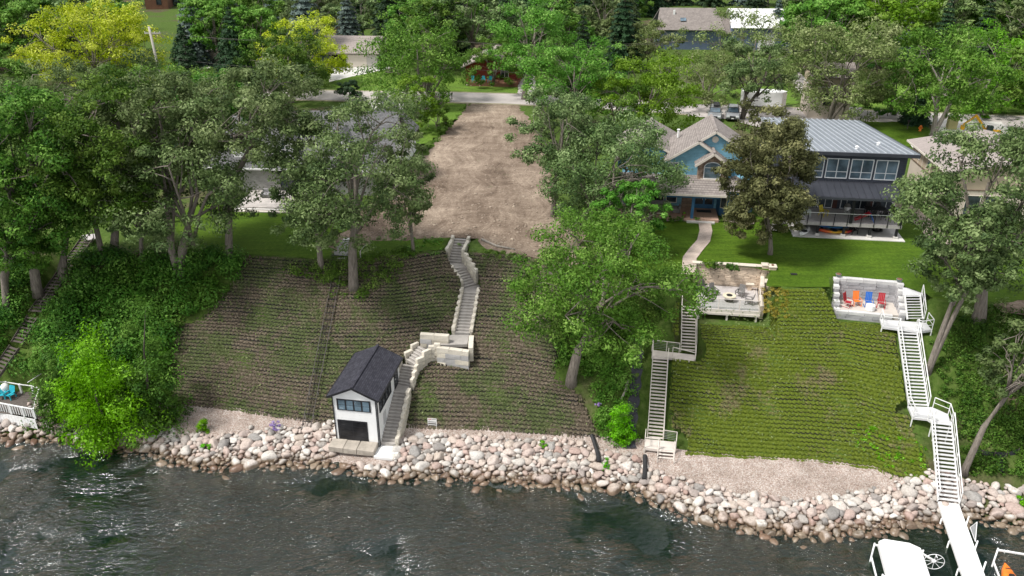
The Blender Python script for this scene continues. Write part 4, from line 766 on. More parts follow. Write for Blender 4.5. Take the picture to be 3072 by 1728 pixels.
# ---------------- tan house and garage to the right
T = thing('tan_house', 'tan stucco two storey house at the right behind the large oak', 'house', (44.2, 79., 10.), R(-6))
wb(T, 'lower_wall', M_tan, (0, 0, 0), (14, 11, 3.05)); wb(T, 'upper_wall', M_tand, (0, 0, 3.17), (14, 11, 5.1)); wb(T, 'band_board', pm('brown_band', (.18, .13, .095, 1), None, 1, .8, .1), (-.05, -.05, 3.05), (14.05, 11.05, 3.18))
for k in range(9): MB().b2((-.04, .3 + k * 1.2, 3.18), (0.0, .38 + k * 1.2, 5.1)).obj('batten', M_trim, T)
for y in (8.3, 5.2): window(T, y, y + .9, 3.6, 4.9, 0, M_trim, M_glassb, 1, (.5,), -1, .08)
window(T, 2.2, 3.3, .9, 2.2, 0, M_trim, M_glassb, 1, (), -1, .08); window(T, 2, 5, .4, 2.6, 0, M_trim, M_glass, 2)
for s in (-1, 1): m_ = MB(); m_.slab([(-.6 if s < 0 else 14.6, -.6, 5.05), (-.6 if s < 0 else 14.6, 11.6, 5.05), (7, 11.6, 6.5), (7, -.6, 6.5)], .15); m_.obj('roof', M_roofpk, T)
MB().wall([(0, 5.1), (14, 5.1), (7, 6.35)], .0, .2).obj('gable_wall', M_tand, T); MB().beam((-.6, -.6, 4.95), (-.6, 11.6, 4.95), .08, .2).obj('gutter', M_trim, T)
T = thing('tan_garage', 'small tan two storey garage beside the road behind the grey house', 'garage', tuple(at(2420 * 2576 / 3072, 296, 10.)), R(-8))
wb(T, 'wall', M_tan, (0, 0, 0), (5.8, 6, 4.6)); wb(T, 'upper_wall', M_tand, (.0, .0, 4.62), (5.8, 6, 6.0)); wb(T, 'band_board', M_white, (-.06, -.06, 4.52), (5.86, 6.06, 4.64)); window(T, 2.0, 3.5, 1.9, 3.6, 0, M_blk, M_glass, 1, (), None, .12); wb(T, 'lamp', M_white, (.75, -.15, 2.9), (.95, -.002, 3.15))
m_ = MB(); m_.slab([(-.4, -.4, 6.05), (6.2, -.4, 6.05), (6.2, 3, 7.7), (-.4, 3, 7.7)], .12); m_.obj('roof', M_roofpk, T); m_ = MB(); m_.slab([(-.4, 6.4, 6.05), (6.2, 6.4, 6.05), (6.2, 3, 7.7), (-.4, 3, 7.7)], .12); m_.obj('roof', M_roofpk, T)
# ---------------- white house behind the oaks
T = thing('white_house', 'white house with grey shingle roof behind the left oaks', 'house', (-33.5, 87.2, 10.), R(-4))
wb(T, 'wall', M_brick, (0, 0, 0), (20, .25, 3.1)); wb(T, 'body', M_wst, (0, .25, 0), (20, 11.5, 3.05)); m_ = MB(); m_.slab([(-.5, -.6, 3.0), (20.5, -.6, 3.0), (20.5, 6, 7.9), (-.5, 6, 7.9)], .15); m_.obj('roof', M_roofdk, T); m_ = MB(); m_.slab([(-.5, 12.2, 3.0), (20.5, 12.2, 3.0), (20.5, 6, 7.9), (-.5, 6, 7.9)], .15); m_.obj('roof', M_roofdk, T)
for x in (0.0, 19.8): MB().add([(x, 0, 3.0), (x, 12, 3.0), (x, 6, 7.75), (x + .2, 0, 3.0), (x + .2, 12, 3.0), (x + .2, 6, 7.75)], [(0, 2, 1), (3, 4, 5), (0, 1, 4, 3), (1, 2, 5, 4), (2, 0, 3, 5)]).obj('gable_wall', M_wst, T)
MB().beam((-.5, -.62, 2.95), (20.5, -.62, 2.95), .1, .18).obj('gutter', M_white, T); go = MB().b2((7.8, -.03, 0), (11.3, -.002, 2.6)).obj('glass_door', M_dk, T)
for k in range(4): MB().b2((7.9 + k * .85, -.045, .1), (8.65 + k * .85, -.031, 2.45)).obj('pane', M_glass, go)
for xc in (8.6, 14.6, 3.4):
    d_ = MB().wall([(xc - .75, 3.9), (xc + .75, 3.9), (xc + .75, 5.9), (xc, 6.7), (xc - .75, 5.9)], .6, 3.6).obj('dormer', M_wst, T)
    for s in (-1, 1): MB().slab([(xc, .4, 6.85), (xc + s * 1.0, .4, 5.75), (xc + s * 1.0, 4.4, 5.75), (xc, 4.4, 6.85)], .1).obj('dormer_roof', M_roofdk, d_)
    window(T, xc - .42, xc + .42, 4.4, 5.8, .6, M_white, M_glass, 2, (.33, .66), None, .07)
wg = MB().wall([(12.8, 0), (19.8, 0), (19.8, 3.2), (16.3, 6.6), (12.8, 3.2)], 9.0, 18).obj('wing', M_wst, T)
for s in (-1, 1): MB().slab([(16.3, 8.6, 6.8), (16.3 + s * 4., 8.6, 2.95), (16.3 + s * 4., 18.4, 2.95), (16.3, 18.4, 6.8)], .14).obj('wing_roof', M_roofdk, T)
wb(T, 'terrace', M_paver, (4.5, -5.4, -.1), (13.5, 0, .34))
for k in range(3): wb(T, 'terrace_step', M_trim if k % 2 else M_conc, (4.5 - .0, -5.4 - .34 * (k + 1), -.1), (13.5, -5.4 - .34 * k, .34 - .12 * (k + 1)))
# ---------------- beyond the road
b = at(838, 168); T = thing('grey_garage', 'pale grey garage with one open door and grey roof beyond the road', 'garage', b, R(-4)); M_pg = pm('pale_grey_siding', (.50, .48, .45, 1), (.43, .41, .385, 1), .6, .85, .12)
wb(T, 'wall', M_pg, (-5, 0, 0), (8.6, 8, 2.7)); go = wb(T, 'doorway_shade_panel', M_dk, (-.6, -.02, 0), (2.6, -.002, 2.3)); dd = wb(T, 'garage_door', M_trim, (3.0, -.05, 0), (6.6, -.002, 2.3))  # doorway is a flat black panel; the shade inside is put into its colour
for k in range(4): MB().b2((3.05, -.07, .05 + k * .57), (6.55, -.051, .56 + k * .57)).obj('panel', M_trim, dd)
for y_a, y_b in ((-.6, 4), (8.6, 4)): m_ = MB(); m_.slab([(-5.5, y_a, 2.65), (9.2, y_a, 2.65), (9.2, y_b, 5.2), (-5.5, y_b, 5.2)], .15); m_.obj('roof', M_roofpk, T)
b = at(1172, 206); T = thing('red_house', 'dark red house with pale gable roof beyond the road', 'house', b, R(-6)); wb(T, 'wall', M_red, (0, 0, 0), (9.5, 8, 2.9)); window(T, 6.2, 7.6, .9, 2.2, 0, M_white, M_glass, 2)
for s in (-1, 1): m_ = MB(); m_.slab([(4.75, -1.2, 5.2), (4.75 + s * 5.4, -1.2, 2.8), (4.75 + s * 5.4, 8.6, 2.8), (4.75, 8.6, 5.2)], .2); m_.obj('roof', M_roofpk, T)
MB().wall([(0, 2.9), (9.5, 2.9), (4.75, 5.0)], 0, .2).obj('gable_wall', M_red, T); wb(T, 'deck', M_rust, (1, -3.5, .0), (9.5, 0, .6))
for k in range(9): wb(T, 'deck_picket', M_red, (1.0 + k * 1.05, -3.5, .6), (1.1 + k * 1.05, -3.4, 1.5))
b = at(1655, 124, 10); T = thing('far_grey_house', 'blue grey house with broad brown grey roof at the top behind trees', 'house', b, R(-3)); wb(T, 'wall', M_bluegr, (0, 0, 0), (13, 9, 4.2)); wb(T, 'wing_wall', M_bluegr, (13, 2, 0), (19.5, 9, 3.2)); window(T, 2.8, 4.6, 1.6, 3.4, 0, M_white, M_glassb, 2)
for y_a, y_b in ((-.8, 4.5), (9.8, 4.5)): m_ = MB(); m_.slab([(-.8, y_a, 4.1), (13.6, y_a, 4.1), (13.6 - 1.5, y_b, 7.9), (.3, y_b, 7.9)], .2); m_.obj('roof', M_roofgry, T)
m_ = MB(); m_.slab([(12.3, 1.4, 3.1), (20.3, 1.4, 3.1), (18.3, 5.5, 6.0), (11, 5.5, 6.0)], .2); m_.obj('roof', M_roofgry, T); m_ = MB(); m_.slab([(12.3, 9.6, 3.1), (20.3, 9.6, 3.1), (18.3, 5.5, 6.0), (11, 5.5, 6.0)], .2); m_.obj('roof', M_roofgry, T)
MB().box((5, 1.4, 5.95), (1.2, .9, .1), M=Matrix.Rotation(R(35), 3, 'X')).obj('skylight', M_glassb, T); MB().b2((3, 2.8, 6.6), (3.4, 3.2, 7.6)).obj('flue', M_white, T)
b = at(1838, 126, 10); T = thing('blue_barn', 'blue barn with bright white metal roof at the top right of centre', 'barn', b, R(-3)); wb(T, 'wall', M_bluegr, (0, 0, 0), (11.5, 10, 4.8)); MB().add([(-.02, 0, 4.8), (-.02, 10, 4.8), (-.02, 5, 7.6), (.2, 0, 4.8), (.2, 10, 4.8), (.2, 5, 7.6)], [(0, 2, 1), (3, 4, 5), (0, 1, 4, 3), (1, 2, 5, 4), (2, 0, 3, 5)]).obj('gable_wall', M_pg, T)
for y_a, y_b in ((-.6, 5), (10.6, 5)):
    for k in range(12): m_ = MB(); m_.slab([(-.5 + k * 1.04, y_a, 4.6), (.53 + k * 1.04, y_a, 4.6), (.53 + k * 1.04, y_b, 7.8), (-.5 + k * 1.04, y_b, 7.8)], .1); m_.obj('roof_panel', M_white, T)
wb(T, 'barn_door', M_white, (5.5, -.05, 0), (9.0, -.002, 3.2))
b = at(368, 24, 10); T = thing('brown_house', 'brown board house at the upper left among the far trees', 'house', b, R(10)); wb(T, 'wall', M_rust, (0, 0, 0), (6, 7, 5.5)); window(T, 3, 4.4, 1.2, 2.6, 0, M_blk, M_glass, 1)
MB().wall([(0, 5.5), (6, 5.5), (0.5, 8.6)], 0, .2).obj('gable_wall', M_rust, T); m_ = MB(); m_.slab([(.2, -.6, 8.9), (6.6, -.6, 5.3), (6.6, 7.5, 5.3), (.2, 7.5, 8.9)], .2); m_.obj('roof', M_roofgry2, T)
b = at(528, 160, 10); T = thing('tan_shed', 'small tan shed with dark roof left of the tall dark spruce', 'shed', b, R(-6)); wb(T, 'wall', M_tan, (0, 0, 0), (4.5, 5, 2.6)); m_ = MB(); m_.slab([(-2.2, -.5, 1.9), (5, -.5, 3.2), (5, 5.5, 3.2), (-2.2, 5.5, 1.9)], .15); m_.obj('roof', M_roofdk, T)
# ================================================================ trees and plants
def leaf_mat(name, dark, mid, light, trans=.28, spec=.14, rough=.55):
    m, t, n, b, l = newmat(name); o = n['Material Output']
    a = n.new('ShaderNodeAttribute'); a.attribute_name = 'tint'; oi = n.new('ShaderNodeObjectInfo')
    ge = n.new('ShaderNodeNewGeometry'); ns = noise(n, l, .35, 3, .6, ge.outputs['Position'])
    ad = n.new('ShaderNodeMath'); ad.operation = 'MULTIPLY_ADD'; ad.inputs[1].default_value = .5; l(ns.outputs[0], ad.inputs[0]); l(a.outputs['Fac'], ad.inputs[2])
    r = ramp(n, [(.30, dark), (.72, mid), (1.12 if False else 1.0, light)]); l(ad.outputs[0], r.inputs[0])
    hs = n.new('ShaderNodeHueSaturation'); hs.inputs['Saturation'].default_value = 1.12; mr = n.new('ShaderNodeMapRange'); mr.inputs[3].default_value = .82; mr.inputs[4].default_value = 1.2; l(oi.outputs['Random'], mr.inputs[0]); l(mr.outputs[0], hs.inputs['Value'])
    mr2 = n.new('ShaderNodeMapRange'); mr2.inputs[3].default_value = .485; mr2.inputs[4].default_value = .515; l(oi.outputs['Random'], mr2.inputs[0]); l(mr2.outputs[0], hs.inputs['Hue']); l(r.outputs[0], hs.inputs['Color'])
    l(hs.outputs[0], b.inputs['Base Color']); b.inputs['Roughness'].default_value = rough; b.inputs['Specular IOR Level'].default_value = spec
    tr = n.new('ShaderNodeBsdfTranslucent'); l(hs.outputs[0], tr.inputs['Color']); ms = n.new('ShaderNodeMixShader'); ms.inputs[0].default_value = trans
    l(b.outputs[0], ms.inputs[1]); l(tr.outputs[0], ms.inputs[2]); l(ms.outputs[0], o.inputs['Surface']); return m
LM = {
 'oak': leaf_mat('oak_leaves', (.05, .085, .034), (.125, .18, .07), (.28, .35, .17)),
 'maple': leaf_mat('maple_leaves', (.03, .08, .018), (.08, .165, .032), (.19, .31, .08)),
 'bright': leaf_mat('bright_leaves', (.075, .17, .022), (.155, .30, .045), (.30, .47, .12), .35),
 'green': leaf_mat('mid_green_leaves', (0.050, 0.118, 0.022), (0.112, 0.224, 0.045), (0.246, 0.381, 0.112)),
 'pale': leaf_mat('pale_green_leaves', (0.094, 0.143, 0.050), (0.187, 0.248, 0.094), (0.352, 0.407, 0.209)),
 'yellow': leaf_mat('yellow_leaves', (.20, .29, .03), (.44, .50, .07), (.72, .76, .22), .35),
 'brown': leaf_mat('bronze_leaves', (.05, .05, .022), (.11, .112, .05), (.23, .215, .115)),
 'dark': leaf_mat('dark_needles', (.015, .035, .016), (.03, .058, .026), (.065, .10, .055), .1),
 'spruce': leaf_mat('blue_spruce_needles', (.06, .09, .08), (.12, .16, .145), (.23, .28, .26), .1),
 'under': leaf_mat('undergrowth_leaves', (0.029, 0.075, 0.016), (0.075, 0.155, 0.032), (0.172, 0.299, 0.075)),
 'bush': leaf_mat('lime_bush_leaves', (.08, .24, .02), (.16, .40, .04), (.30, .60, .11), .35),
 'lilac': leaf_mat('lilac_flowers', (.28, .20, .42), (.40, .30, .58), (.58, .48, .75), .2),
 'gold': leaf_mat('golden_groundcover', (.18, .17, .03), (.32, .28, .07), (.50, .44, .16), .2),
}
def bark_mat(name, c1, c2):
    m, t, n, b, l = newmat(name); v = coords(n, l, (9, 9, 1.6)); q = noise(n, l, 1, 6, .7, v); r = ramp(n, [(.3, c2), (.68, c1)]); l(q.outputs[0], r.inputs[0]); l(r.outputs[0], b.inputs['Base Color']); b.inputs['Roughness'].default_value = .95; bump(n, l, q.outputs[0], b, .9, .08); return m
M_bark = bark_mat('grey_bark', (.27, .235, .20, 1), (.09, .075, .06, 1)); M_bark2 = bark_mat('dark_bark', (.12, .10, .08, 1), (.035, .03, .025, 1)); M_barkp = bark_mat('pale_bark', (.42, .38, .33, 1), (.16, .14, .12, 1))
def unit(rg, n):
    d = rg.normal(size=(n, 3)); return d / np.linalg.norm(d, axis=1, keepdims=True)
def leaves(rg, P, Nn, size, tint):                       # one bent leaf spray (two triangles as a quad) per point
    n = len(P); a = np.cross(Nn, unit(rg, n)); a /= np.linalg.norm(a, axis=1, keepdims=True) + 1e-9; b = np.cross(Nn, a); s = (size * rg.uniform(.6, 1.35, n))[:, None]
    w = rg.uniform(.38, .62, n)[:, None]; fold = Nn * s * rg.uniform(.05, .28, n)[:, None]
    V = np.stack([P - a * s * .5, P + b * s * w * .5 - fold, P + a * s * .55, P - b * s * w * .5 - fold], 1).reshape(-1, 3)
    return V, np.arange(4 * n).reshape(-1, 4), tint
def clump_leaves(rg, C, rc, per, size, flat=.72, out=1.0, tmix=.25):
    """leaf sprays on the outer shell of every clump; a tone per clump, a little per leaf"""
    n = len(C); k = n * per; d = unit(rg, k); d[:, 2] = np.where(d[:, 2] < 0, d[:, 2] * .75, d[:, 2]); ci = np.repeat(np.arange(n), per)
    rr = rc[ci] * rg.uniform(.45, 1.1, k) ; P = C[ci] + d * rr[:, None] * np.array([1, 1, flat])
    Nn = d * out + unit(rg, k) * .55 + np.array([0, 0, .35]); Nn /= np.linalg.norm(Nn, axis=1, keepdims=True)
    tone = rg.uniform(.0, .68, n); tint = tone[ci] * (1 - tmix) + rg.uniform(0, .65, k) * tmix * 2
    return leaves(rg, P, Nn, size, tint)
def crown_pts(rg, rx, ry, rz, nl, nc, lobe=.46):
    L = []
    for i in range(nl):                                   # lobes spread over the crown, golden-angle
        f = (i + .5) / nl; z = .98 - 1.75 * f; r = math.sqrt(max(0, 1 - z * z)); g = i * 2.39996 + rg.uniform(-.3, .3)
        k = rg.uniform(.56, .76); L.append((r * math.cos(g) * k, r * math.sin(g) * k, z * k))
    L = np.array(L); li = rg.integers(0, nl, nc); ls = rg.uniform(.75, 1.2, nl) * lobe
    d = unit(rg, nc); d[:, 2] = np.where(d[:, 2] < -.45, -d[:, 2] * .6, d[:, 2]); rr = rg.uniform(.5, 1., nc)
    C = L[li] + d * (ls[li] * rr)[:, None]; ks = int(nc * .2); g = rg.uniform(0, 6.283, ks); q = rg.uniform(.35, .95, ks); zz = -rg.uniform(.35, .95, ks) * np.sqrt(1.15 - q * q); C[:ks] = np.stack([np.cos(g) * q, np.sin(g) * q, zz], 1); return C * np.array([rx, ry, rz]), L * np.array([rx, ry, rz])
def limb(mb, a, b, r0, r1, rg, n=5, sag=.12, sides=6):
    a, b = np.array(a, float), np.array(b, float); L = np.linalg.norm(b - a); off = rg.normal(0, 1, 3) * L * .08
    pts = []; rad = []
    for i in range(n):
        f = i / (n - 1); p = a + (b - a) * f + off * math.sin(f * math.pi) + np.array([0, 0, L * sag * math.sin(f * math.pi)]); pts.append(p); rad.append(r0 + (r1 - r0) * f)
    mb.tube(pts, rad, sides); return pts
def build_tree(name, kind, rx, rz, cz, trunk_r, seed, nl=9, nc=150, per=70, leaf=.30, bark=None, off=(0, 0), ry=None, fork=None, rcf=.15, sparse=False, thin=1.):
    """meshes of trunk and crown with the base at the origin; cz is the height of the crown's centre"""
    rg = np.random.default_rng(seed); ry = ry or rx; ox, oy = off
    C, L = crown_pts(rg, rx, ry, rz, nl, nc); rc = (rx * ry * rz) ** (1 / 3) * rcf * rg.uniform(.7, 1.35, nc)
    base = np.array([ox, oy, cz]); V, F, t = clump_leaves(rg, C + base, rc, per, leaf)
    cm = npmesh(name + '_crown', V, F, LM[kind], {'tint': t})
    mb = MB(); top = np.array([ox, oy, cz - rz * .25]); b0 = np.array([0, 0, -.4])
    stems = fork or [(0., 0.)]
    for (fx, fy) in stems:
        mid = np.array([ox * .2 + fx * .6, oy * .2 + fy * .6, (cz - rz * .7) * .6]); tip = top + np.array([fx * 1.4, fy * 1.4, 0]); k = 1 if len(stems) == 1 else .72
        flare = [b0 + np.array([0, 0, 0]), np.array([fx * .12, fy * .12, .5]), mid, (mid + tip) / 2 + rg.normal(0, .15, 3), tip, tip + np.array([0, 0, rz * .5])]
        mb.tube(flare, [trunk_r * 1.3 * k, trunk_r * .98 * k, trunk_r * .8 * k, trunk_r * .6 * k, trunk_r * .4 * k, trunk_r * .12 * k], 9)
    for i in range(nl):
        tgt = base + L[i]; s = stems[i % len(stems)]; st = np.array([ox * .6 + s[0], oy * .6 + s[1], max(.6, cz - rz * rg.uniform(.5, .95))]); p = limb(mb, st, tgt, trunk_r * .32 * thin, trunk_r * .09 * thin, rg)
        for j in range(6):
            q = C[rg.integers(0, nc)] + base
            cand = C[rg.integers(0, nc, 14)] + base; q = cand[np.argmin(np.linalg.norm(cand - tgt, axis=1))]; limb(mb, p[2 + j % 3], q, trunk_r * .13, .02, rg, 4, .05, 4)
    tm = mb.mesh(name + '_trunk', bark or M_bark, True); return tm, cm
def build_conifer(name, kind, h, r, seed, tiers=16, leaf=.34, dens=1.):
    rg = np.random.default_rng(seed); Ps = []; Ns = []; T = []
    for i in range(tiers):
        f = i / (tiers - 1); z = h * (.07 + .9 * f); rad = r * (1 - f) ** .85 + .15; nb = max(5, int((7 + rad * 4.5)))
        for j in range(nb):
            g = 2 * math.pi * (j + rg.uniform(-.4, .4)) / nb; ln = rad * rg.uniform(.72, 1.12); k = int((8 + ln * 16) * dens); u = rg.uniform(.12, 1, k) ** .75
            wd = .34 * (1 - u * .6) * (.5 + ln * .22); lat = rg.normal(0, 1, k) * wd; zz = z - u ** 1.6 * ln * .32 + rg.normal(0, .08, k) + .1 * ln
            x = np.cos(g) * u * ln - np.sin(g) * lat; y = np.sin(g) * u * ln + np.cos(g) * lat; Ps.append(np.stack([x, y, zz], 1))
            nn = np.stack([np.cos(g) * .5 + 0 * u, np.sin(g) * .5 + 0 * u, .8 + 0 * u], 1) + unit(rg, k) * .55; Ns.append(nn / np.linalg.norm(nn, axis=1, keepdims=True)); T.append(rg.uniform(.0, .4) + rg.uniform(0, .35, k) * (.4 + u * .6))
    V, F, t = leaves(rg, np.concatenate(Ps), np.concatenate(Ns), leaf, np.concatenate(T)); cm = npmesh(name + '_crown', V, F, LM[kind], {'tint': t})
    mb = MB(); mb.tube([(0, 0, -.3), (0, 0, h * .5), (0, 0, h * .96)], [r * .085 + .05, r * .05 + .03, .03], 7); return mb.mesh(name + '_trunk', M_bark2, True), cm
def place(name, label, cat, meshes, loc, rz=0., sc=None, group=None):
    o = thing(name, label, cat, loc, rz, group)
    if sc is not None: o.scale = sc
    link('trunk', meshes[0], o); link('crown', meshes[1], o); return o
def tree_at(name, kind, cx, top, bot, wpx, base, label, seed, **kw):
    """surveyed tree: crown middle column, crown top and bottom rows, crown width, ground point of the trunk (all drone pixels)"""
    B = hit(*base) if len(base) == 2 else at(base[0], base[1], base[2]); dy = kw.pop('dy', 0.)       # dy: crown leans inland(+) or to the lake(-)
    Yc = B.y + dy; cyp = (top + bot) / 2; Xc = xat(cx, cyp, Yc); rx = (xat(cx + wpx / 2, cyp, Yc) - xat(cx - wpx / 2, cyp, Yc)) / 2
    zt, zb = zat(top, Yc), zat(bot, Yc); cz = (zt + zb) / 2; hv = (zt - zb) / 2; rz_ = max(rx * .55, hv * 1.06); cz -= hv * .10; rx *= 1.06; kw['per'] = int(kw.get('per', 70) * (1.5 if B.y < 100 else 1.15))
    lf = kw.pop('leaf', .26)
    ms = build_tree(name, kind, rx, rz_, cz - B.z, kw.pop('tr', .38), seed, off=(Xc - B.x, dy), leaf=lf, **kw)
    return place(name, label, 'tree', ms, (B.x, B.y, B.z))
FT = [
 ('maple_tree', 'maple', 70, 168, 590, 330, (95, 735), 'large dark green maple at the left edge above the wooded bank', 11, dict(nc=230, per=85, tr=.45, nl=11, leaf=.27)),
 ('maple_tree', 'maple', 255, 175, 540, 340, (160, 690), 'broad dark green maple hanging over the dark wooden stairs', 12, dict(nc=230, per=85, tr=.42, nl=11, leaf=.27)),
 ('maple_tree', 'green', 40, 520, 670, 200, (20, 760), 'low green maple leaning out of the bank below the left-edge maple', 13, dict(nc=90, per=80, tr=.25, nl=7)),
 ('oak_tree', 'oak', 400, 155, 420, 330, (290, 640), 'grey green oak behind the wooden stairs with a slanting trunk', 14, dict(nc=170, per=80, tr=.40)),
 ('oak_tree', 'oak', 455, 235, 600, 380, (455, 700), 'oak with thick forked pale trunk left of the planted rows', 15, dict(nc=170, per=80, tr=.55, fork=[(-1.3, .2), (.35, .1), (.75, -.1)])),
 ('oak_tree', 'oak', 650, 155, 375, 370, (578, 655), 'tall slim-trunked oak standing in front of the white house', 16, dict(nc=190, per=80, tr=.36)),
 ('oak_tree', 'maple', 560, 165, 330, 250, (420, 560), 'yellowish green oak rising behind the other bank oaks', 17, dict(nc=100, per=80, tr=.35)),
 ('oak_tree', 'oak', 790, 390, 600, 210, (808, 672), 'slender oak left of the hillside tram car', 18, dict(nc=85, per=80, tr=.28)),
 ('oak_tree', 'oak', 890, 240, 575, 410, (890, 722), 'large grey green oak with straight trunk beside the tram car', 19, dict(nc=210, per=85, tr=.46)),
 ('oak_tree', 'oak', 1022, 310, 590, 130, (1040, 636), 'thin oak at the left edge of the bare dirt lot', 20, dict(nc=60, per=75, tr=.17, nl=7)),
 ('maple_tree', 'bright', 1046, 180, 305, 135, (1050, 330), 'small bright green maple by the road end of the dirt lot', 21, dict(nc=70, per=80, tr=.2)),
 ('oak_tree', 'oak', 1415, 212, 420, 250, (1392, 545), 'oak overhanging the right edge of the dirt lot near the road', 22, dict(nc=120, per=85, tr=.3)),
 ('oak_tree', 'oak', 1545, 285, 560, 345, (1440, 580), 'broad green oak between the dirt lot and the blue house', 23, dict(nc=220, per=85, tr=.4, nl=12)),
 ('oak_tree', 'green', 1590, 440, 590, 170, (1570, 640), 'leafy oak lower branches in front of the blue house porch', 24, dict(nc=80, per=80, tr=.25)),
 ('oak_tree', 'green', 1520, 530, 850, 470, (1437, 962), 'large green oak on the bluff left of the wooden deck', 25, dict(nc=230, per=85, tr=.46, nl=11, leaf=.25)),
 ('bronze_maple_tree', 'brown', 1936, 248, 585, 226, (1937, 640), 'bronze leaved maple on the lawn between the two houses', 26, dict(nc=340, per=90, tr=.22, nl=14, rcf=.14, thin=.6)),
 ('oak_tree', 'oak', 2480, 275, 690, 370, (2462, 800), 'large oak at the right edge above the sandy path', 27, dict(nc=230, per=85, tr=.5)),
 ('oak_tree', 'oak', 2430, 500, 760, 190, (2335, 930), 'twin-stemmed oak leaning from beside the aluminium stairs', 28, dict(nc=90, per=80, tr=.33, fork=[(.5, .2), (1.1, .1)], thin=.8)),
 ('oak_tree', 'oak', 2590, 780, 1010, 170, (2425, 1190), 'crooked oak leaning out at the bottom right beside the riprap', 29, dict(nc=60, per=70, tr=.26)),
 ('maple_tree', 'maple', 20, 330, 650, 250, (20, 790), 'dark maple at the far left edge below the taller maple', 46, dict(nc=120, per=80, tr=.3)),
 ('maple_tree', 'green', 215, 350, 560, 260, (262, 660), 'mid green maple over the top of the dark wooden stairs', 47, dict(nc=130, per=80, tr=.3)),
 ('oak_tree', 'oak', 345, 400, 600, 180, (360, 655), 'young oak between the wooden stairs and the forked oak', 48, dict(nc=80, per=80, tr=.22)),
 ('oak_tree', 'green', 400, 150, 330, 300, (380, 430), 'green oak behind the forked oak crown', 49, dict(nc=130, per=70, tr=.35)),
 ('oak_tree', 'oak', 130, 150, 330, 320, (120, 420), 'grey green oak behind the left maples', 50, dict(nc=130, per=70, tr=.35)),
 ('maple_tree', 'green', 1690, 470, 560, 120, (1650, 600), 'small leafy branch tree before the porch furniture', 51, dict(nc=30, per=60, tr=.14, nl=5)) if False else None,
 ('ash_tree', 'green', 1100, 240, 330, 90, (1100, 330), 'young green ash at the upper left edge of the dirt lot', 52, dict(nc=45, per=70, tr=.15, nl=6)),
 ('ash_tree', 'green', 1560, 200, 310, 190, (1530, 350), 'green ash between dense ash and bright ash', 53, dict(nc=90, per=70, tr=.28)),
 ('maple_tree', 'maple', 2240, 140, 290, 130, (2250, 290), 'dark maple between the two big cottonwoods', 54, dict(nc=80, per=65, tr=.3, leaf=.36)),
 ('maple_tree', 'bright', 2480, 160, 290, 130, (2470, 292), 'light green tree right of the leaning cottonwood', 55, dict(nc=80, per=65, tr=.3, leaf=.36)),
 ('cottonwood_tree', 'green', 1050, 25, 255, 270, (1108, 262), 'tall cottonwood by the road left of the dirt lot', 30, dict(nc=210, per=70, tr=.45, leaf=.36, nl=12)),
 ('maple_tree', 'green', 1245, 70, 205, 150, (1240, 216), 'round maple in front of the red house across the road', 31, dict(nc=90, per=70, tr=.25, leaf=.34)),
 ('cottonwood_tree', 'green', 1345, -30, 190, 230, (1319, 250), 'very tall cottonwood with bare trunk at the end of the dirt lot', 32, dict(nc=170, per=70, tr=.5, leaf=.36)),
 ('ash_tree', 'green', 1445, 95, 255, 265, (1440, 330), 'dense green ash above the oak at the dirt lot', 33, dict(nc=170, per=70, tr=.35, leaf=.33)),
 ('ash_tree', 'bright', 1640, 125, 320, 245, (1600, 350), 'bright green ash behind the roof of the blue house', 34, dict(nc=190, per=70, tr=.35, leaf=.32)),
 ('maple_tree', 'oak', 1905, 100, 240, 185, (1868, 300), 'dark trunked maple over the parked cars', 35, dict(nc=110, per=70, tr=.42, leaf=.33, bark=M_bark2, fork=[(-.5, 0), (1.0, 0)])),
 ('cottonwood_tree', 'pale', 2140, 25, 285, 285, (2085, 312), 'huge pale green cottonwood behind the tan garage', 36, dict(nc=230, per=70, tr=.45, leaf=.36, fork=[(-.6, 0), (.8, 0)])),
 ('cottonwood_tree', 'green', 2375, 55, 285, 300, (2345, 342), 'cottonwood with leaning pale trunks right of the tan garage', 37, dict(nc=220, per=70, tr=.5, leaf=.36, bark=M_barkp, fork=[(0, 0), (1.6, 0)])),
 ('yellow_maple_tree', 'yellow', 225, 8, 190, 400, (235, 215), 'big yellow leaved maple at the upper left', 38, dict(nc=230, per=75, tr=.4, leaf=.36, nl=13, ry=7)),
 ('yellow_maple_tree', 'yellow', 765, 28, 205, 220, (770, 215), 'yellow leaved maple behind the dark maple by the driveway', 39, dict(nc=150, per=75, tr=.35, leaf=.34)),
 ('maple_tree', 'maple', 725, 65, 235, 215, (735, 258), 'dark green round maple left of the concrete driveway', 40, dict(nc=170, per=75, tr=.35, leaf=.32)),
 ('pale_tree', 'pale', 1770, 130, 260, 240, (1790, 262), 'sparse pale green tree left of the parked cars', 41, dict(nc=110, per=60, tr=.3, leaf=.32)),
 ('pale_tree', 'pale', 1630, 45, 140, 170, (1630, 175), 'pale shrub-like tree left of the grey roofed far house', 42, dict(nc=100, per=65, tr=.3, leaf=.38)),
 ('pale_tree', 'pale', 1900, 68, 150, 330, (1890, 190), 'wide olive green tree below the white roofed barn', 43, dict(nc=120, per=65, tr=.3, leaf=.40)),
 ('maple_tree', 'bright', 2540, 50, 270, 230, (2520, 268), 'bright green tree at the right edge beyond the road', 44, dict(nc=140, per=65, tr=.3, leaf=.38)),
 ('dark_cedar', 'dark', 880, 200, 248, 62, (880, 252), 'small dark rounded cedar beside the road', 45, dict(nc=50, per=110, tr=.12, leaf=.22, nl=6, rcf=.22)),
]
for nm, kd, cx, tp, bt, wp, bs, lab, sd_, kw in [q for q in FT if q]: tree_at(nm, kd, cx, tp, bt, wp, bs, lab, sd_, **kw)
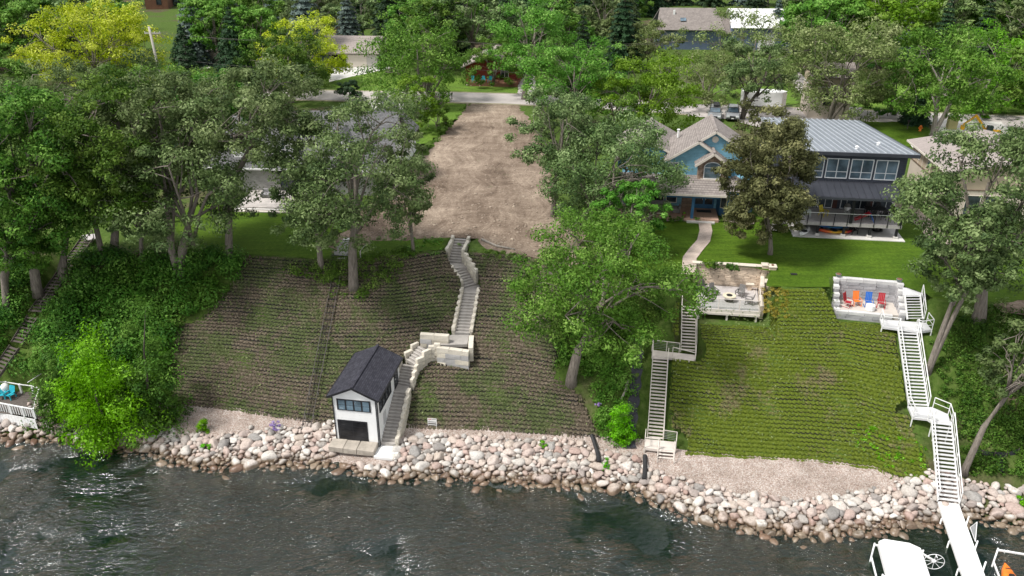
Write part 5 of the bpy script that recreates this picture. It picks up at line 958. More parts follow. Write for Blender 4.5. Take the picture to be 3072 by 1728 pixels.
CF = [(595, 15, 178, 115, 'dark', 'tall dark spruce right of the utility pole'), (505, 20, 165, 70, 'spruce', 'grey spruce just left of the tall dark spruce'), (2300, 222, 312, 78, 'dark', 'small dark spruce on the verge beside the cottonwood trunks'),
      (1945, -10, 120, 70, 'spruce', 'blue spruce right of the white roofed barn'), (2010, 0, 130, 85, 'spruce', 'second blue spruce right of the white roofed barn'), (2270, 15, 150, 75, 'spruce', 'blue spruce behind the pale cottonwood crown'), (470, 60, 170, 90, 'dark', 'dark spruce behind the power lines by the pole')]
for i, (px, tp, bs, wp, kd, lab) in enumerate(CF):
    B = at(px, bs); h = zat(tp, B.y) - 10; place('spruce_tree', lab, 'tree', build_conifer('spruce', kd, h, (xat(px + wp / 2, bs, B.y) - xat(px - wp / 2, bs, B.y)) / 2, 60 + i, leaf=.38), B)
# far belt of trees: shared shapes, each one an object
PR = {k: build_tree('belt_' + k, k, 5.6, 5.6, 7.4, .3, 80 + i, nc=130, per=62, leaf=.50) for i, k in enumerate(('maple', 'green', 'bright', 'pale', 'oak'))}
PC = {k: build_conifer('belt_' + k, k, 17, 3.9, 90 + i, leaf=.52, dens=.8) for i, k in enumerate(('dark', 'spruce'))}
NAMES = {'maple': ('dark_tree', 'dark green tree'), 'green': ('green_tree', 'mid green tree'), 'bright': ('light_tree', 'light green tree'), 'pale': ('pale_tree', 'pale olive tree'), 'oak': ('grey_tree', 'grey green tree'), 'dark': ('spruce_tree', 'dark spruce'), 'spruce': ('blue_spruce_tree', 'blue grey spruce')}
ORD = 'first second third fourth fifth sixth seventh eighth ninth tenth eleventh twelfth thirteenth fourteenth fifteenth sixteenth seventeenth eighteenth nineteenth twentieth'.split()
CARD = 'one two three four five six seven eight nine ten eleven'.split()
spots = []; rb = random.Random(5)
clear = [(1640, 0, 1985, 112), (840, 100, 1000, 240), (360, -20, 425, 25), (440, 115, 560, 172), (385, 40, 445, 170), (1150, 150, 1330, 245)]
for row, (Y0, gap) in enumerate(((108, 9), (122, 9), (140, 9), (158, 8.5), (172, 8.5), (188, 8.5), (206, 8.5), (226, 9), (250, 9.5), (280, 10), (315, 12))):
    xm = Y0 * .72 + 6; x = -xm + rb.uniform(0, 6)
    while x < xm:
        y = Y0 + rb.uniform(-4, 4); px, py = proj(x, y, 10); tpx, tpy = proj(x, y, 21)
        left, far = px < 1000, row > 2
        if row < 3 and (10 < px < 460 or 620 < px < 900): x += gap; continue
        if row < 2 and px > 560 and px < 2620: x += gap; continue
        if row == 2 and px > 660 and not 1350 < px < 1700: x += gap; continue
        if left: kd = rb.choice(['dark', 'dark', 'spruce', 'maple', 'dark', 'green', 'oak'] if px > 430 else ['green', 'maple', 'green', 'dark', 'oak'])
        elif px < 1650: kd = rb.choice(['dark', 'maple', 'green', 'dark', 'maple', 'oak'])
        else: kd = rb.choice(['bright', 'green', 'oak', 'maple', 'dark', 'pale', 'spruce'] if not (1650 < px < 2000) else ['dark', 'spruce', 'dark', 'maple'])
        ok = not any(a - 25 < px < c_ + 25 and b_ - 12 < (py + tpy) / 2 < d_ + 40 for a, b_, c_, d_ in clear)
        if ok: spots.append((x, y, kd, rb.uniform(.8, 1.25), rb.uniform(0, 6.28), row))
        x += gap * rb.uniform(.75, 1.25)
for kd in NAMES:
    for row in range(11):
        L = sorted(s for s in spots if s[2] == kd and s[5] == row)
        for i, (x, y, _, sc, rz_, _r) in enumerate(L):
            lab = '%s, %s from left in row %s of the far belt' % (NAMES[kd][1], ORD[min(i, 19)], CARD[row])
            if kd in PC: place(NAMES[kd][0], lab, 'tree', PC[kd], (x, y, 10), rz_, (sc, sc, sc * rb.uniform(.85, 1.15)), 'trees of the far belt')
            else: place(NAMES[kd][0], lab, 'tree', PR[kd], (x, y, 10), rz_, (sc * 1.1, sc * 1.1, sc), 'trees of the far belt')
# ---- undergrowth and bushes
def thicket(name, kind, label, poly, n, rr, per, leaf, seed, kindtag='stuff', hgt=.6):
    rg = np.random.default_rng(seed); xs, ys = zip(*poly); C = []
    while len(C) < n:
        a, b = rg.uniform(min(xs), max(xs)), rg.uniform(min(ys), max(ys))
        if inpoly(np.array([a]), np.array([b]), poly)[0]:
            h_ = hit(a, b)
            if min(float(seg_cut(np.array([h_.x]), np.array([h_.y]), np.array([0.]), A, B, 1, 0)[1][0]) for A, B in FLIGHTS) > .95 + rr[1] * .4: C.append(h_)
    C = np.array(C); rc = rg.uniform(rr[0], rr[1], n); C[:, 2] += rc * rg.uniform(.1, hgt, n)
    V, F, t = clump_leaves(rg, C, rc, per, leaf, .8); return tag(link(name, npmesh(name, V, F, LM[kind], {'tint': t})), label, None, None, kindtag)
thicket('undergrowth', 'under', 'dark green thicket covering the wooded bank at the left', [(-60,620),(200,640),(470,640),(620,645),(600,690),(520,790),(440,840),(430,1000),(350,1060),(130,1050),(110,960),(0,920),(-60,900)], 170, (.5, 1.0), 110, .24, 101, hgt=.8)
for i_, (k_, n_, lab_) in enumerate((('under', 110, 'tall green shrubs mounded over the wooded bank at the left'), ('maple', 60, 'darker tall shrubs mounded over the wooded bank'), ('green', 38, 'light green tall shrubs standing on the wooded bank'))): thicket('shrubbery', k_, lab_, [(-60,640),(200,650),(470,660),(600,660),(590,690),(515,780),(440,830),(420,980),(350,1040),(150,1030),(110,950),(0,900),(-60,890)], n_, (.8, 1.7), 260, .25, 160 + i_, hgt=1.2)
thicket('undergrowth', 'maple', 'deep green shrubs in the shade under the bank maples', [(-60,640),(210,650),(470,660),(440,820),(300,900),(0,880),(-60,880)], 150, (.6, 1.4), 120, .24, 102)
thicket('undergrowth', 'green', 'lighter green mounds of shrub scattered on the wooded bank', [(300,700),(600,660),(560,760),(440,850),(420,960),(250,900),(120,950),(60,860),(200,780)], 70, (.5, 1.2), 170, .22, 112, hgt=1.2)
thicket('undergrowth', 'bright', 'bright green young shoots among the bank shrubs', [(300,860),(420,820),(440,900),(330,900)], 14, (.4, .9), 150, .2, 113, hgt=1.2)
thicket('undergrowth', 'green', 'green weeds and shrubs round the tram car and oak trunks', [(700,680),(830,655),(900,640),(1010,620),(1040,640),(1010,690),(930,752),(840,745),(800,700),(770,700)], 110, (.3, .7), 80, .17, 103)
thicket('undergrowth', 'green', 'bright green shrubs down the gully left of the wooden stairs', [(1390,790),(1600,780),(1640,850),(1590,960),(1585,1110),(1525,1125),(1500,1060),(1480,960),(1450,900),(1400,930)], 190, (.35, .85), 90, .19, 104)
thicket('undergrowth', 'maple', 'shady shrubs under the bluff oak', [(1400,760),(1640,740),(1680,800),(1650,900),(1500,930),(1420,900)], 90, (.4, .9), 80, .2, 105)
thicket('undergrowth', 'under', 'mixed weeds on the bank right of the aluminium stairs', [(2360,800),(2500,760),(2700,800),(2700,1200),(2440,1190),(2420,1050),(2390,900)], 300, (.25, .8), 75, .18, 106)
thicket('undergrowth', 'pale', 'dry pale weeds high on the right bank', [(2480,760),(2700,780),(2700,1000),(2520,960)], 60, (.25, .6), 60, .18, 107)
thicket('weeds', 'bush', 'yellow green weeds at the lower corner of the grassy rows', [(2100,1090),(2190,1060),(2340,1120),(2352,1215),(2270,1195),(2180,1150)], 44, (.12, .32), 40, .13, 108)
thicket('weeds', 'green', 'green weeds along the top edge of the dirt lot bank', [(1040,600),(1110,600),(1120,640),(1010,650)], 34, (.12, .35), 50, .12, 109)
thicket('weeds', 'green', 'green weeds right of the stone stair top', [(1215,625),(1300,640),(1390,670),(1300,655),(1215,650)], 40, (.12, .32), 50, .12, 110)
thicket('groundcover', 'gold', 'golden groundcover right of the wooden deck', [(1918,728),(1990,730),(1985,800),(1920,800)], 60, (.12, .26), 50, .11, 111)
def bush(name, kind, label, px, top, bot, wpx, seed, n=26, per=90, leaf=.17, cat='bush', z=None):
    B = hit(px, bot) if z is None else at(px, bot, z); rg = np.random.default_rng(seed); r = (xat(px + wpx / 2, bot, B.y) - xat(px - wpx / 2, bot, B.y)) / 2; h = max(r * .7, (zat(top, B.y) - B.z) * (1.12 if wpx > 100 else .9)); r *= 1.12 if wpx > 100 else 1
    d = unit(rg, n); d[:, 2] = np.abs(d[:, 2]); C = d * rg.uniform(.3, 1.0, n)[:, None] * np.array([r, r, h]) * (rg.uniform(.75, 1.08, n)[:, None] if wpx > 100 else .85); rc = rg.uniform(.12, .34, n) * min(r, h) if wpx > 100 else rg.uniform(.25, .42, n) * min(r, h)
    V, F, t = clump_leaves(rg, C, rc, per, leaf, .85); o = thing(name, label, cat, (B.x, B.y, B.z)); link('foliage', npmesh(name, V, F, LM[kind], {'tint': t}), o)
    mb = MB()
    for k in range(4): limb(mb, (0, 0, -.25), C[k], .05 * r + .012, .012, rg, 4, .05, 4)
    mb.obj('stem', M_bark2, o, True); return o
bush('lime_bush', 'bush', 'big lime green bush overhanging the lake rocks', 285, 850, 1095, 235, 120, 190, 110, .22)
bush('dark_bush', 'under', 'darker green bush right of the lime green bush', 395, 790, 1060, 180, 121, 130, 100, .22)
bush('dark_bush', 'under', 'dark green bush left of the lime green bush by the small deck', 165, 880, 1060, 140, 122, 90, 90, .21)
bush('small_bush', 'bush', 'small bright bush on the gravel left of the boathouse', 511, 1040, 1085, 42, 123, 20, 70, .12)
bush('lilac_bush', 'lilac', 'purple flowering shrub on the gravel left of the tram track', 695, 1045, 1080, 30, 124, 16, 60, .10, 'shrub')
bush('leafy_weed', 'bush', 'green weed among rocks below the gravel at left', 520, 1090, 1128, 30, 125, 10, 60, .10)
bush('leafy_weed', 'bush', 'green weed at the top of the rocks below the grassy rows centre', 1365, 1098, 1122, 30, 126, 10, 60, .10)
bush('leafy_weed', 'bush', 'green weeds beside the corrugated drain pipe', 1522, 1135, 1180, 30, 127, 14, 60, .11)
bush('lilac_bush', 'lilac', 'lilac flowers in the gully shrubs', 1505, 1000, 1022, 20, 128, 8, 50, .09, 'shrub')
bush('gully_bush', 'bush', 'bright green bush at the foot of the gully by the black liner', 1560, 980, 1110, 80, 129, 36, 100, .17)
bush('edge_bush', 'bush', 'bright green bush at the right edge on the lake rocks', 2572, 1235, 1280, 50, 130, 16, 80, .14)
for i, (px, lab) in enumerate(((1647, 'leftmost'), (1668, 'second'), (1688, 'third'), (1712, 'fourth'), (1752, 'fifth'), (1812, 'rightmost'))):
    bush('boxwood', 'maple', 'clipped round boxwood in front of the blue house porch, %s of six' % lab, px, 538, 556, 24, 131 + i, 14, 60, .10, 'shrub', 10.)
for i, (px, py, k_) in enumerate(((1800, 668, 'middle'), (1842, 672, 'rightmost'), (1780, 662, 'leftmost'))):
    bush('low_shrub', 'under' if k_ != 'leftmost' else 'bright', 'low shrub on top of the deck retaining wall, %s of three' % k_, px, py - 14, py + 4, 48, 140 + i, 16, 70, .11, 'shrub', 10.)
bush('dark_shrub', 'brown', 'dark shrub at the right corner of the blue house', 1893, 535, 560, 34, 145, 14, 60, .12, 'shrub', 10.)

# ---- young plants on the lips of the planted rows
def tufts(name, label, x0, x1, poly, nr, kinds, per, seed, dens):
    rg = np.random.default_rng(seed); P = []
    for k in range(nr):
        xs = np.arange(x0, x1, .24) + rg.uniform(-.1, .1, len(np.arange(x0, x1, .24))); a, tt, kk = edges(xs); T_ = (k + .35 * np.sin(xs * .16) * .5 + rg.uniform(-.1, .5, len(xs))) / nr; ok = (T_ > 0) & (T_ < .99) & (rg.random(len(xs)) < dens * (.5 + .5 * np.sin(xs * .7 + k * .35) * np.sin(k * .5 + xs * .2)))
        P.append(np.stack([xs, tt + (kk - tt) * T_, 1 + 9 * T_ + .18], 1)[ok])
    P = np.concatenate(P); d = P[:, 1] * _c + (CAM_H - P[:, 2]) * _s; U = 1288 + P[:, 0] / d * FOC / PX; W_p = (864 + ((CAM_H - P[:, 2]) * _c - P[:, 1] * _s) / d * FOC) / PX; keep = inpoly(U, W_p, poly) & (near_stair(P[:, 0], P[:, 1]) > 1.1)
    for A, B in FLIGHTS: keep &= seg_cut(P[:, 0], P[:, 1], P[:, 2], A, B, 1, 0)[1] > .9
    for P_, z in CUTS: keep &= ~inpoly(P[:, 0], P[:, 1], P_)
    P = P[keep]; V, F, t = clump_leaves(rg, P, np.full(len(P), .10), per, .12, .9, .6); return tag(link(name, npmesh(name, V, F, LM[kinds], {'tint': t})), label, None, None, 'stuff')
tufts('row_seedlings', 'olive seedlings sprouting along the planted rows by the stone stairs', -30, 9, [(620,655),(1010,650),(1115,635),(1300,650),(1390,680),(1410,780),(1390,950),(1500,1090),(1030,1072),(700,1044),(430,1014),(440,830),(520,800),(600,710)], 46, 'pale', 4, 151, .75)
tufts('row_grass', 'grass tufts along the rows below the wooden deck', 12.5, 31, [(1705,780),(1900,735),(1925,725),(2090,728),(2240,810),(2285,1060),(2345,1210),(2200,1178),(1705,1142),(1690,950)], 44, 'pale', 5, 152, .9)
thicket('weeds', 'green', 'scattered weeds creeping in along the left edge of the dirt lot', [(1120,340),(1160,290),(1185,265),(1170,262),(1100,330),(1060,385),(1085,385)], 60, (.12, .4), 50, .14, 153)
thicket('weeds', 'pale', 'dry weeds along the lake end of the dirt lot', [(880,600),(1100,598),(1230,630),(1390,660),(1390,668),(1220,640),(1100,608),(880,612)], 60, (.08, .25), 40, .11, 154)

thicket('weeds', 'under', 'low weeds covering the bank beside the aluminium stairs', [(2335,850),(2420,800),(2520,800),(2700,860),(2700,1200),(2440,1195),(2395,1080),(2350,960)], 420, (.15, .42), 42, .15, 170)
thicket('weeds', 'green', 'fresh green weeds under the crooked oak on the right bank', [(2400,950),(2520,900),(2700,950),(2700,1190),(2450,1185),(2420,1080)], 120, (.15, .45), 50, .15, 171)
# ================================================================ decks, furniture, dock, vehicles and small things
M_sand = pm('buff_sandstone', (.68, .56, .44, 1), (.54, .44, .35, 1), 2.6, .9, .5, rnd=.18); M_sandw = pm('pale_sandstone_cap', (.68, .61, .52, 1), (.56, .50, .42, 1), 2, .9, .3, rnd=.06)
M_bluest = pm('grey_ledgestone', (.44, .43, .44, 1), (.30, .30, .315, 1), 2.2, .9, .6, rnd=.16); M_bluecap = pm('white_ledgestone_cap', (.62, .61, .60, 1), (.48, .475, .475, 1), 2, .9, .35, rnd=.06)
# ---- deck cut into the bluff
d0 = Vector((16.1, 62.7, DECK_Z)); ry = math.atan2(-.7, 5.1); T = thing('wooden_deck', 'grey wooden deck with glass front railing cut into the bluff top', 'deck', d0, ry); DW, DD = 5.15, 4.75
for k in range(34): wb(T, 'deck_board', M_greywood, (0, .02 + k * .139, -.05), (DW + k * .012, .153 + k * .139, 0))
wb(T, 'deck_fascia', M_beiged, (-.03, -.05, -.34), (DW + .03, .0, .02)); wb(T, 'lower_fascia', M_beiged, (-.05, -.10, -.5), (DW + .05, -.052, -.3)); wb(T, 'deck_joists', M_beiged, (.1, .05, -.45), (DW - .1, DD - .1, -.06)); wb(T, 'side_fascia', M_beiged, (DW + .03, -.05, -.34), (DW + .08, DD - .4, .06))
for x in (.1, 2.5, 4.95): wb(T, 'deck_post', M_beiged, (x - .08, .0, -1.7), (x + .08, .16, -.4))
for x in (.05, 1.7, 3.45, 5.1): wb(T, 'rail_post', M_beiged, (x - .035, .0, 0), (x + .035, .06, .98))
MB().beam((.0, .03, 1.0), (DW, .03, 1.0), .07, .045).obj('top_rail', M_beiged, T); MB().beam((DW - .02, .03, 1.0), (DW + .25, 2.4, 1.0), .07, .045).obj('top_rail', M_beiged, T); wb(T, 'rail_post', M_beiged, (DW + .18, 2.35, 0), (DW + .25, 2.42, 1.0))
m, t, n, b, l = newmat('clear_rail_glass'); tr = n.new('ShaderNodeBsdfTransparent'); gl = n.new('ShaderNodeBsdfGlossy'); gl.inputs['Roughness'].default_value = .05; ms = n.new('ShaderNodeMixShader'); ms.inputs[0].default_value = .10; tr.inputs['Color'].default_value = (.93, .95, .95, 1); l(tr.outputs[0], ms.inputs[1]); l(gl.outputs[0], ms.inputs[2]); l(ms.outputs[0], n['Material Output'].inputs['Surface']); M_clear = m
for a, c_ in ((.12, 1.64), (1.76, 3.38), (3.52, 5.04)): wb(T, 'glass_panel', M_clear, (a, .025, .08), (c_, .035, .94))
# ---- buff stone retaining wall round the deck
Mloc = Matrix.Rotation(ry, 3, 'Z'); dp = lambda x, y: tuple((d0 + Mloc @ Vector((x, y, 0))).xy)
T = thing('retaining_wall', 'buff sandstone retaining wall behind the wooden deck', 'wall', (*dp(0, DD), DECK_Z), 0)
wall_line(T, dp(-.35, DD + .3), dp(DW + .75, DD + .3), DECK_Z - .2, 10.08, .38, .62, (.10, .17), [M_sandw, M_sand, M_sand, M_sand], 'stone'); wall_line(T, dp(-.4, DD + .22), dp(DW + .8, DD + .22), 10.09, 10.17, .5, 1.4, (.075, .076), [M_sandw], 'cap_stone')
wall_line(T, dp(DW + .72, DD - .1), dp(DW + .42, 2.5), DECK_Z - .5, 9.3, .34, .6, (.12, .18), [M_sandw, M_sand], 'stone'); wall_line(T, dp(DW + .42, 2.45), dp(DW + .22, .3), DECK_Z - .8, 8.45, .34, .5, (.12, .18), [M_sandw, M_sand], 'stone')
for nm, (x, y), z0_, z1_, w_ in (('pillar', (DW + .85, DD + .15), 8, 10.35, .55), ('pillar', (DW + 1.45, DD - .1), 9.3, 10.35, .62), ('pillar', (DW + .95, DD - 1.0), 8, 9.25, .7)):
    c_ = dp(x, y); pl = thing('stone_pillar', 'buff stone pillar %s the deck retaining wall' % ('at the right end of', 'with a lamp on the lawn beside', 'stepping down in front of')[int(z0_ > 9) + 2 * int(z1_ < 10)], 'pillar', (*c_, z0_), ry)
    z = 0
    while z < z1_ - z0_ - .08: h = rgs.uniform(.16, .26); h = min(h, z1_ - z0_ - .08 - z); MB().box((0, 0, z + h / 2), (w_ + rgs.normal(0, .012), w_ + rgs.normal(0, .012), h - .012)).obj('stone_course', M_sand, pl, False, .015); z += h
    MB().box((0, 0, z1_ - z0_ - .04), (w_ + .1, w_ + .1, .08)).obj('cap', M_sandw, pl, False, .01)
    if z0_ > 9: MB().box((0, 0, z1_ - z0_ + .05), (.18, .18, .1)).obj('lamp', M_rust, pl)
bc = dp(DW - .35, DD - .55); T = thing('stone_bench', 'small stone shelf seat in the right corner of the wooden deck', 'bench', (*bc, DECK_Z), ry); MB().box((0, 0, .6), (.75, .4, .09)).obj('seat', M_sandw, T, False, .015); MB().box((.0, .05, .28), (.35, .3, .55)).obj('pedestal', M_sand, T, False, .015)
# fire table, grey lounge chairs
fc = dp(2.75, 1.75); T = thing('fire_table', 'octagonal pale stone fire table in the middle of the wooden deck', 'table', (*fc, DECK_Z)); M_cream2 = pm('cream_stone_top', (.66, .60, .46, 1), (.54, .48, .36, 1), 2, .8, .2)
MB().lathe([(.36, 0), (.36, .46)], n=8).obj('base', M_black, T)
for k in range(5): MB().lathe([(.39, .04 + k * .09), (.39, .10 + k * .09)], n=8).obj('base_slat', pm('dark_slat', (.05, .045, .04, 1), None, 3, .8, .2) if k == 0 else bpy.data.materials['dark_slat'], T)
MB().lathe([(.60, .48), (.60, .56), (.26, .562)], n=8).obj('table_top', M_cream2, T); MB().lathe([(.27, .55), (.27, .575), (.1, .60)], n=12).obj('burner', M_black, T)
M_grey = pm('grey_slatted_resin', (.20, .19, .185, 1), (.14, .135, .13, 1), 2, .7, .15)
def lounge(loc, rz, label, mat, cat='chair', group=None, name='deck_chair', w=.62):
    T = thing(name, label, cat, loc, rz, group)          # faces -y
    for k in range(5): MB().box((-w * .36 + k * w * .18, .06, .36 - .0), (w * .15, .52, .025), M=Matrix.Rotation(R(-8), 3, 'X')).obj('seat_slat', mat, T)
    for k in range(5): MB().box((-w * .36 + k * w * .18, .46, .68), (w * .15, .025, .72 - abs(k - 2) * .04), M=Matrix.Rotation(R(-18), 3, 'X')).obj('back_slat', mat, T)
    for s in (-1, 1):
        MB().box((s * w * .48, .05, .56), (.10, .66, .03)).obj('arm_rest', mat, T); MB().b2((s * w * .48 - .03, -.22, 0), (s * w * .48 + .03, -.15, .545)).obj('leg', mat, T); MB().beam((s * w * .45, .42, .0), (s * w * .45, .30, .545), .05, .07).obj('leg', mat, T)
    return T
for (x, y, a, lab) in ((1.55, 2.7, 30, 'grey slatted chair at the back left of the fire table'), (3.75, 2.75, -30, 'grey slatted chair at the back right of the fire table'), (1.1, 1.55, 100, 'grey slatted chair left of the fire table'), (4.3, 1.4, -100, 'grey slatted chair right of the fire table'), (1.0, 3.4, 60, 'grey slatted chair against the left of the deck wall')):
    lounge((*dp(x, y), DECK_Z), ry + R(a), lab, M_grey, group='chairs round the fire table')
# ---- stone patio
p0 = Vector((27.9, 61.7, PATIO_Z)); rp2 = math.atan2(-.95, 4.7); PW_, PD_ = 4.8, 2.35; Mp = Matrix.Rotation(rp2, 3, 'Z'); pp = lambda x, y: tuple((p0 + Mp @ Vector((x, y, 0))).xy)
T = thing('stone_patio', 'stone patio with grey ledgestone retaining walls on the bluff top', 'patio', p0)
mb = MB(); mb.prism([(q[0] - p0.x, q[1] - p0.y) for q in (pp(0, 0), pp(PW_, 0), pp(PW_ + .15, PD_), pp(.1, PD_))], -.5, 0); mb.obj('floor', pm('buff_patio_slab', (.56, .51, .46, 1), (.46, .42, .38, 1), 1.2, .85, .2), T)
wall_line(T, pp(-.2, PD_ + .25), pp(PW_ + .3, PD_ + .2), PATIO_Z - .3, 10.25, .42, 1.15, (.26, .33), [M_bluecap, M_bluest], 'wall_block'); wall_line(T, pp(-.35, -.15), pp(PW_ - .6, -.2), PATIO_Z - .62, PATIO_Z + .10, .34, 1.3, (.26, .34), [M_bluecap, M_bluest], 'wall_block')
for i in range(5): f = i / 4; wall_line(T, pp(-.22, PD_ * (1 - f) + .30 - .0), pp(-.2, PD_ * (1 - f) - .18), PATIO_Z - .6, 10.22 - 1.75 * f, .46, .48, (.28, .36), [M_bluecap, M_bluest], 'wall_block')
for i in range(5): f = i / 4; wall_line(T, pp(PW_ + .22, PD_ * (1 - f) + .25), pp(PW_ + .18, PD_ * (1 - f) - .22), PATIO_Z - .6, 10.22 - 1.5 * f, .5, .48, (.28, .36), [M_bluecap, M_bluest], 'wall_block')
M_urn = pm('verdigris_urn', (.22, .26, .25, 1), (.15, .18, .17, 1), 2, .7, .2)
for i, (x, y) in enumerate(((-.05, PD_ + .25), (PW_ + .1, PD_ + .2))):
    T = thing('planter_urn', 'round grey green urn on the %s back corner of the stone patio wall' % ('left', 'right')[i], 'urn', (*pp(x, y), 10.26), 0, 'urns on the patio wall'); MB().lathe([(.12, 0), (.2, .08), (.24, .22), (.27, .26)], n=12).obj('bowl', M_urn, T, True); MB().lathe([(.22, .262), (.15, .30)], n=12).obj('soil', M_rust, T)
def motel_chair(loc, rz, label, mat):
    T = thing('metal_chair', label, 'chair', loc, rz, 'spring chairs on the stone patio'); w = .56
    for k in range(4): MB().box((-w * .36 + k * w * .24, .0, .42), (w * .21, .5, .02), M=Matrix.Rotation(R(-7), 3, 'X')).obj('seat_strip', mat, T)
    for k in range(4): MB().box((-w * .36 + k * w * .24, .36, .78), (w * .21, .02, .72), M=Matrix.Rotation(R(-16), 3, 'X')).obj('back_strip', mat, T)
    MB().box((0, .47, 1.13), (w, .03, .06)).obj('back_rail', mat, T)
    for s in (-1, 1): MB().tube([(s * .31, .42, .02), (s * .31, -.28, .02), (s * .31, -.34, .08), (s * .31, -.33, .52), (s * .31, -.26, .62), (s * .31, .25, .64)], .026, 6).obj('spring_arm', mat, T, True)
    return T
M_cred = pm('red_enamel', (.42, .02, .03, 1), (.33, .015, .025, 1), 1, .4, .03); M_cor = pm('orange_enamel', (.85, .22, .03, 1), (.75, .18, .025, 1), 1, .4, .03); M_cbl = pm('blue_enamel', (.02, .14, .52, 1), (.015, .11, .43, 1), 1, .4, .03)
for x, a, mt, lab in ((.62, 55, M_cred, 'dark red metal chair turned sideways at the left of the stone patio'), (1.38, 12, M_cor, 'orange metal chair on the stone patio'), (2.35, 0, M_cbl, 'blue metal chair on the stone patio behind the white fire pit'), (3.35, -6, M_cred, 'dark red metal chair facing the lake at the right of the stone patio')):
    motel_chair((*pp(x + .15, 1.25 - (.35 if a > 40 else 0)), PATIO_Z), rp2 + R(a), lab, mt)
T = thing('fire_pit', 'white covered round fire pit on the stone patio', 'fire pit', (*pp(2.55, .55), PATIO_Z)); MB().lathe([(.36, 0), (.40, .05), (.38, .42), (.36, .46)], n=12).obj('cover_skirt', M_white, T); MB().lathe([(.38, .46), (.36, .50), (.05, .53)], n=12).obj('cover_top', M_white, T)
# ---- dock, posts, boat lifts
a0 = at(2386, 1264, .75); a1 = at(2455, 1462, .75); dd_ = (a1 - a0); dd_.z = 0; Ld = dd_.length + 2; dd_.normalize(); rd = math.atan2(dd_.y, dd_.x); T = thing('dock', 'long white aluminium dock running out from the metal stairs', 'dock', (a0.x, a0.y, 0), rd)
np_ = 9
for k in range(np_): wb(T, 'deck_panel', M_white, (k * Ld / np_ + .01, -.62, .68), ((k + 1) * Ld / np_ - .01, .62, .75))
for s in (-1, 1): wb(T, 'side_beam', M_white, (0, s * .66 - .04, .52), (Ld, s * .66 + .04, .74))
for x, s, top in ((1.7, -1, .55), (2.0, 1, 1.35), (4.0, -1, .55), (4.4, 1, 1.3), (6.6, -1, .55), (6.4, 1, 1.35)): MB().tube([(x, s * .76, -2.2), (x, s * .76, top)], .055, 8).obj('dock_post', M_white, T, True); MB().box((x, s * .71, .5), (.16, .1, .2)).obj('post_bracket', M_alu, T)
tn = thing('dock_sail', 'small triangular netted frame on the right side of the dock', 'frame', tuple((a0 + dd_ * 3.2 + Vector((-dd_.y, dd_.x, 0)) * .85).xy) + (.75,), rd); pts = [(-.7, 0, .05), (.7, 0, .05), (-.2, .1, 1.0)]
for i in range(3): MB().tube([pts[i], pts[(i + 1) % 3]], .025, 5).obj('frame_tube', M_white, tn)
MB().slab([(-.66, .0, .08), (.64, .0, .08), (-.2, .09, .95)], .012).obj('net', pm('grey_net', (.30, .31, .32, 1), None, 4, .8, .2), tn)
def lift(p, rz, label, canopy, cover):
    T = thing('boat_lift', label, 'boat lift', p, rz)
    for x in (-1.5, 1.5):
        for y in (-1.4, 1.4): MB().tube([(x, y, -2.0), (x, y, 1.6)], .06, 6).obj('corner_post', M_white, T, True)
    for y in (-1.4, 1.4): MB().beam((-1.5, y, 1.45), (1.5, y, 1.45), .10).obj('top_beam', M_white, T)
    for x in (-1.5, 1.5): MB().beam((x, -1.4, .4), (x, 1.4, .4), .10).obj('side_beam', M_white, T)
    wx, wy, wz = 1.75, .4, 1.35
    wx, wy = 2.05, .75; ring = [(wx + .62 * math.cos(g), wy - .03, wz + .62 * math.sin(g)) for g in [2 * math.pi * k / 28 for k in range(29)]]; wl_ = MB().tube(ring, .022, 6, False).obj('winch_wheel', M_white, T, True)
    for k in range(8): g = math.pi * k / 4; MB().tube([(wx, wy, wz), (wx + .62 * math.cos(g), wy - .03, wz + .62 * math.sin(g))], .018, 5).obj('spoke', M_white, wl_)
    MB().lathe([(.14, 0), (.14, .12), (.06, .14)], (wx, wy + .05, wz - .07), 8).obj('winch_hub', M_white, T); MB().tube([(wx, wy - .03, wz + .6), (wx, wy - .32, wz + .6)], .03, 6).obj('handle', M_white, T); MB().beam((1.5, 1.3, wz), (wx, wy + .1, wz), .10).obj('winch_arm', M_white, T)
    if canopy:
        bm_ = MB(); bm_.prism([(-1.35, -2.6), (1.25, -2.6), (1.25, 1.2), (.6, 1.55), (-.95, 1.6), (-1.35, 1.3)], 1.75, 1.95); bm_.obj('canopy_top', M_white, T, False, .06); bm_ = MB(); bm_.prism([(-1.33, -2.55), (1.23, -2.55), (1.23, 1.18), (.58, 1.5), (-.93, 1.55), (-1.33, 1.27)], 1.45, 1.75); bm_.obj('canopy_skirt', M_white, T)
    return T
Lp = at(2245, 1420, 0); lift((Lp.x - .2, Lp.y - 1.4, 0), R(-12), 'boat lift with white canopy and spoked wheel left of the dock', True, None)
Lp2 = at(2560, 1440, 0); lift((Lp2.x - .3, Lp2.y - 1.2, 0), R(-14), 'boat lift frame with spoked wheel at the bottom right corner', False, None)
wc = at(2530, 1452, .6); T = thing('jet_ski', 'orange jet ski on the lift at the bottom right corner', 'watercraft', (wc.x, wc.y - .5, .45), R(75)); hull = MB(); secs = [(-1.3, .42, .42), (-.6, .5, .5), (.3, .48, .55), (1.0, .3, .5), (1.5, .05, .45)]; vs = []
for x, hw, h in secs: vs += [(x, -hw, h * .55), (x, -hw * .7, h), (x, hw * .7, h), (x, hw, h * .55), (x, 0, 0)]
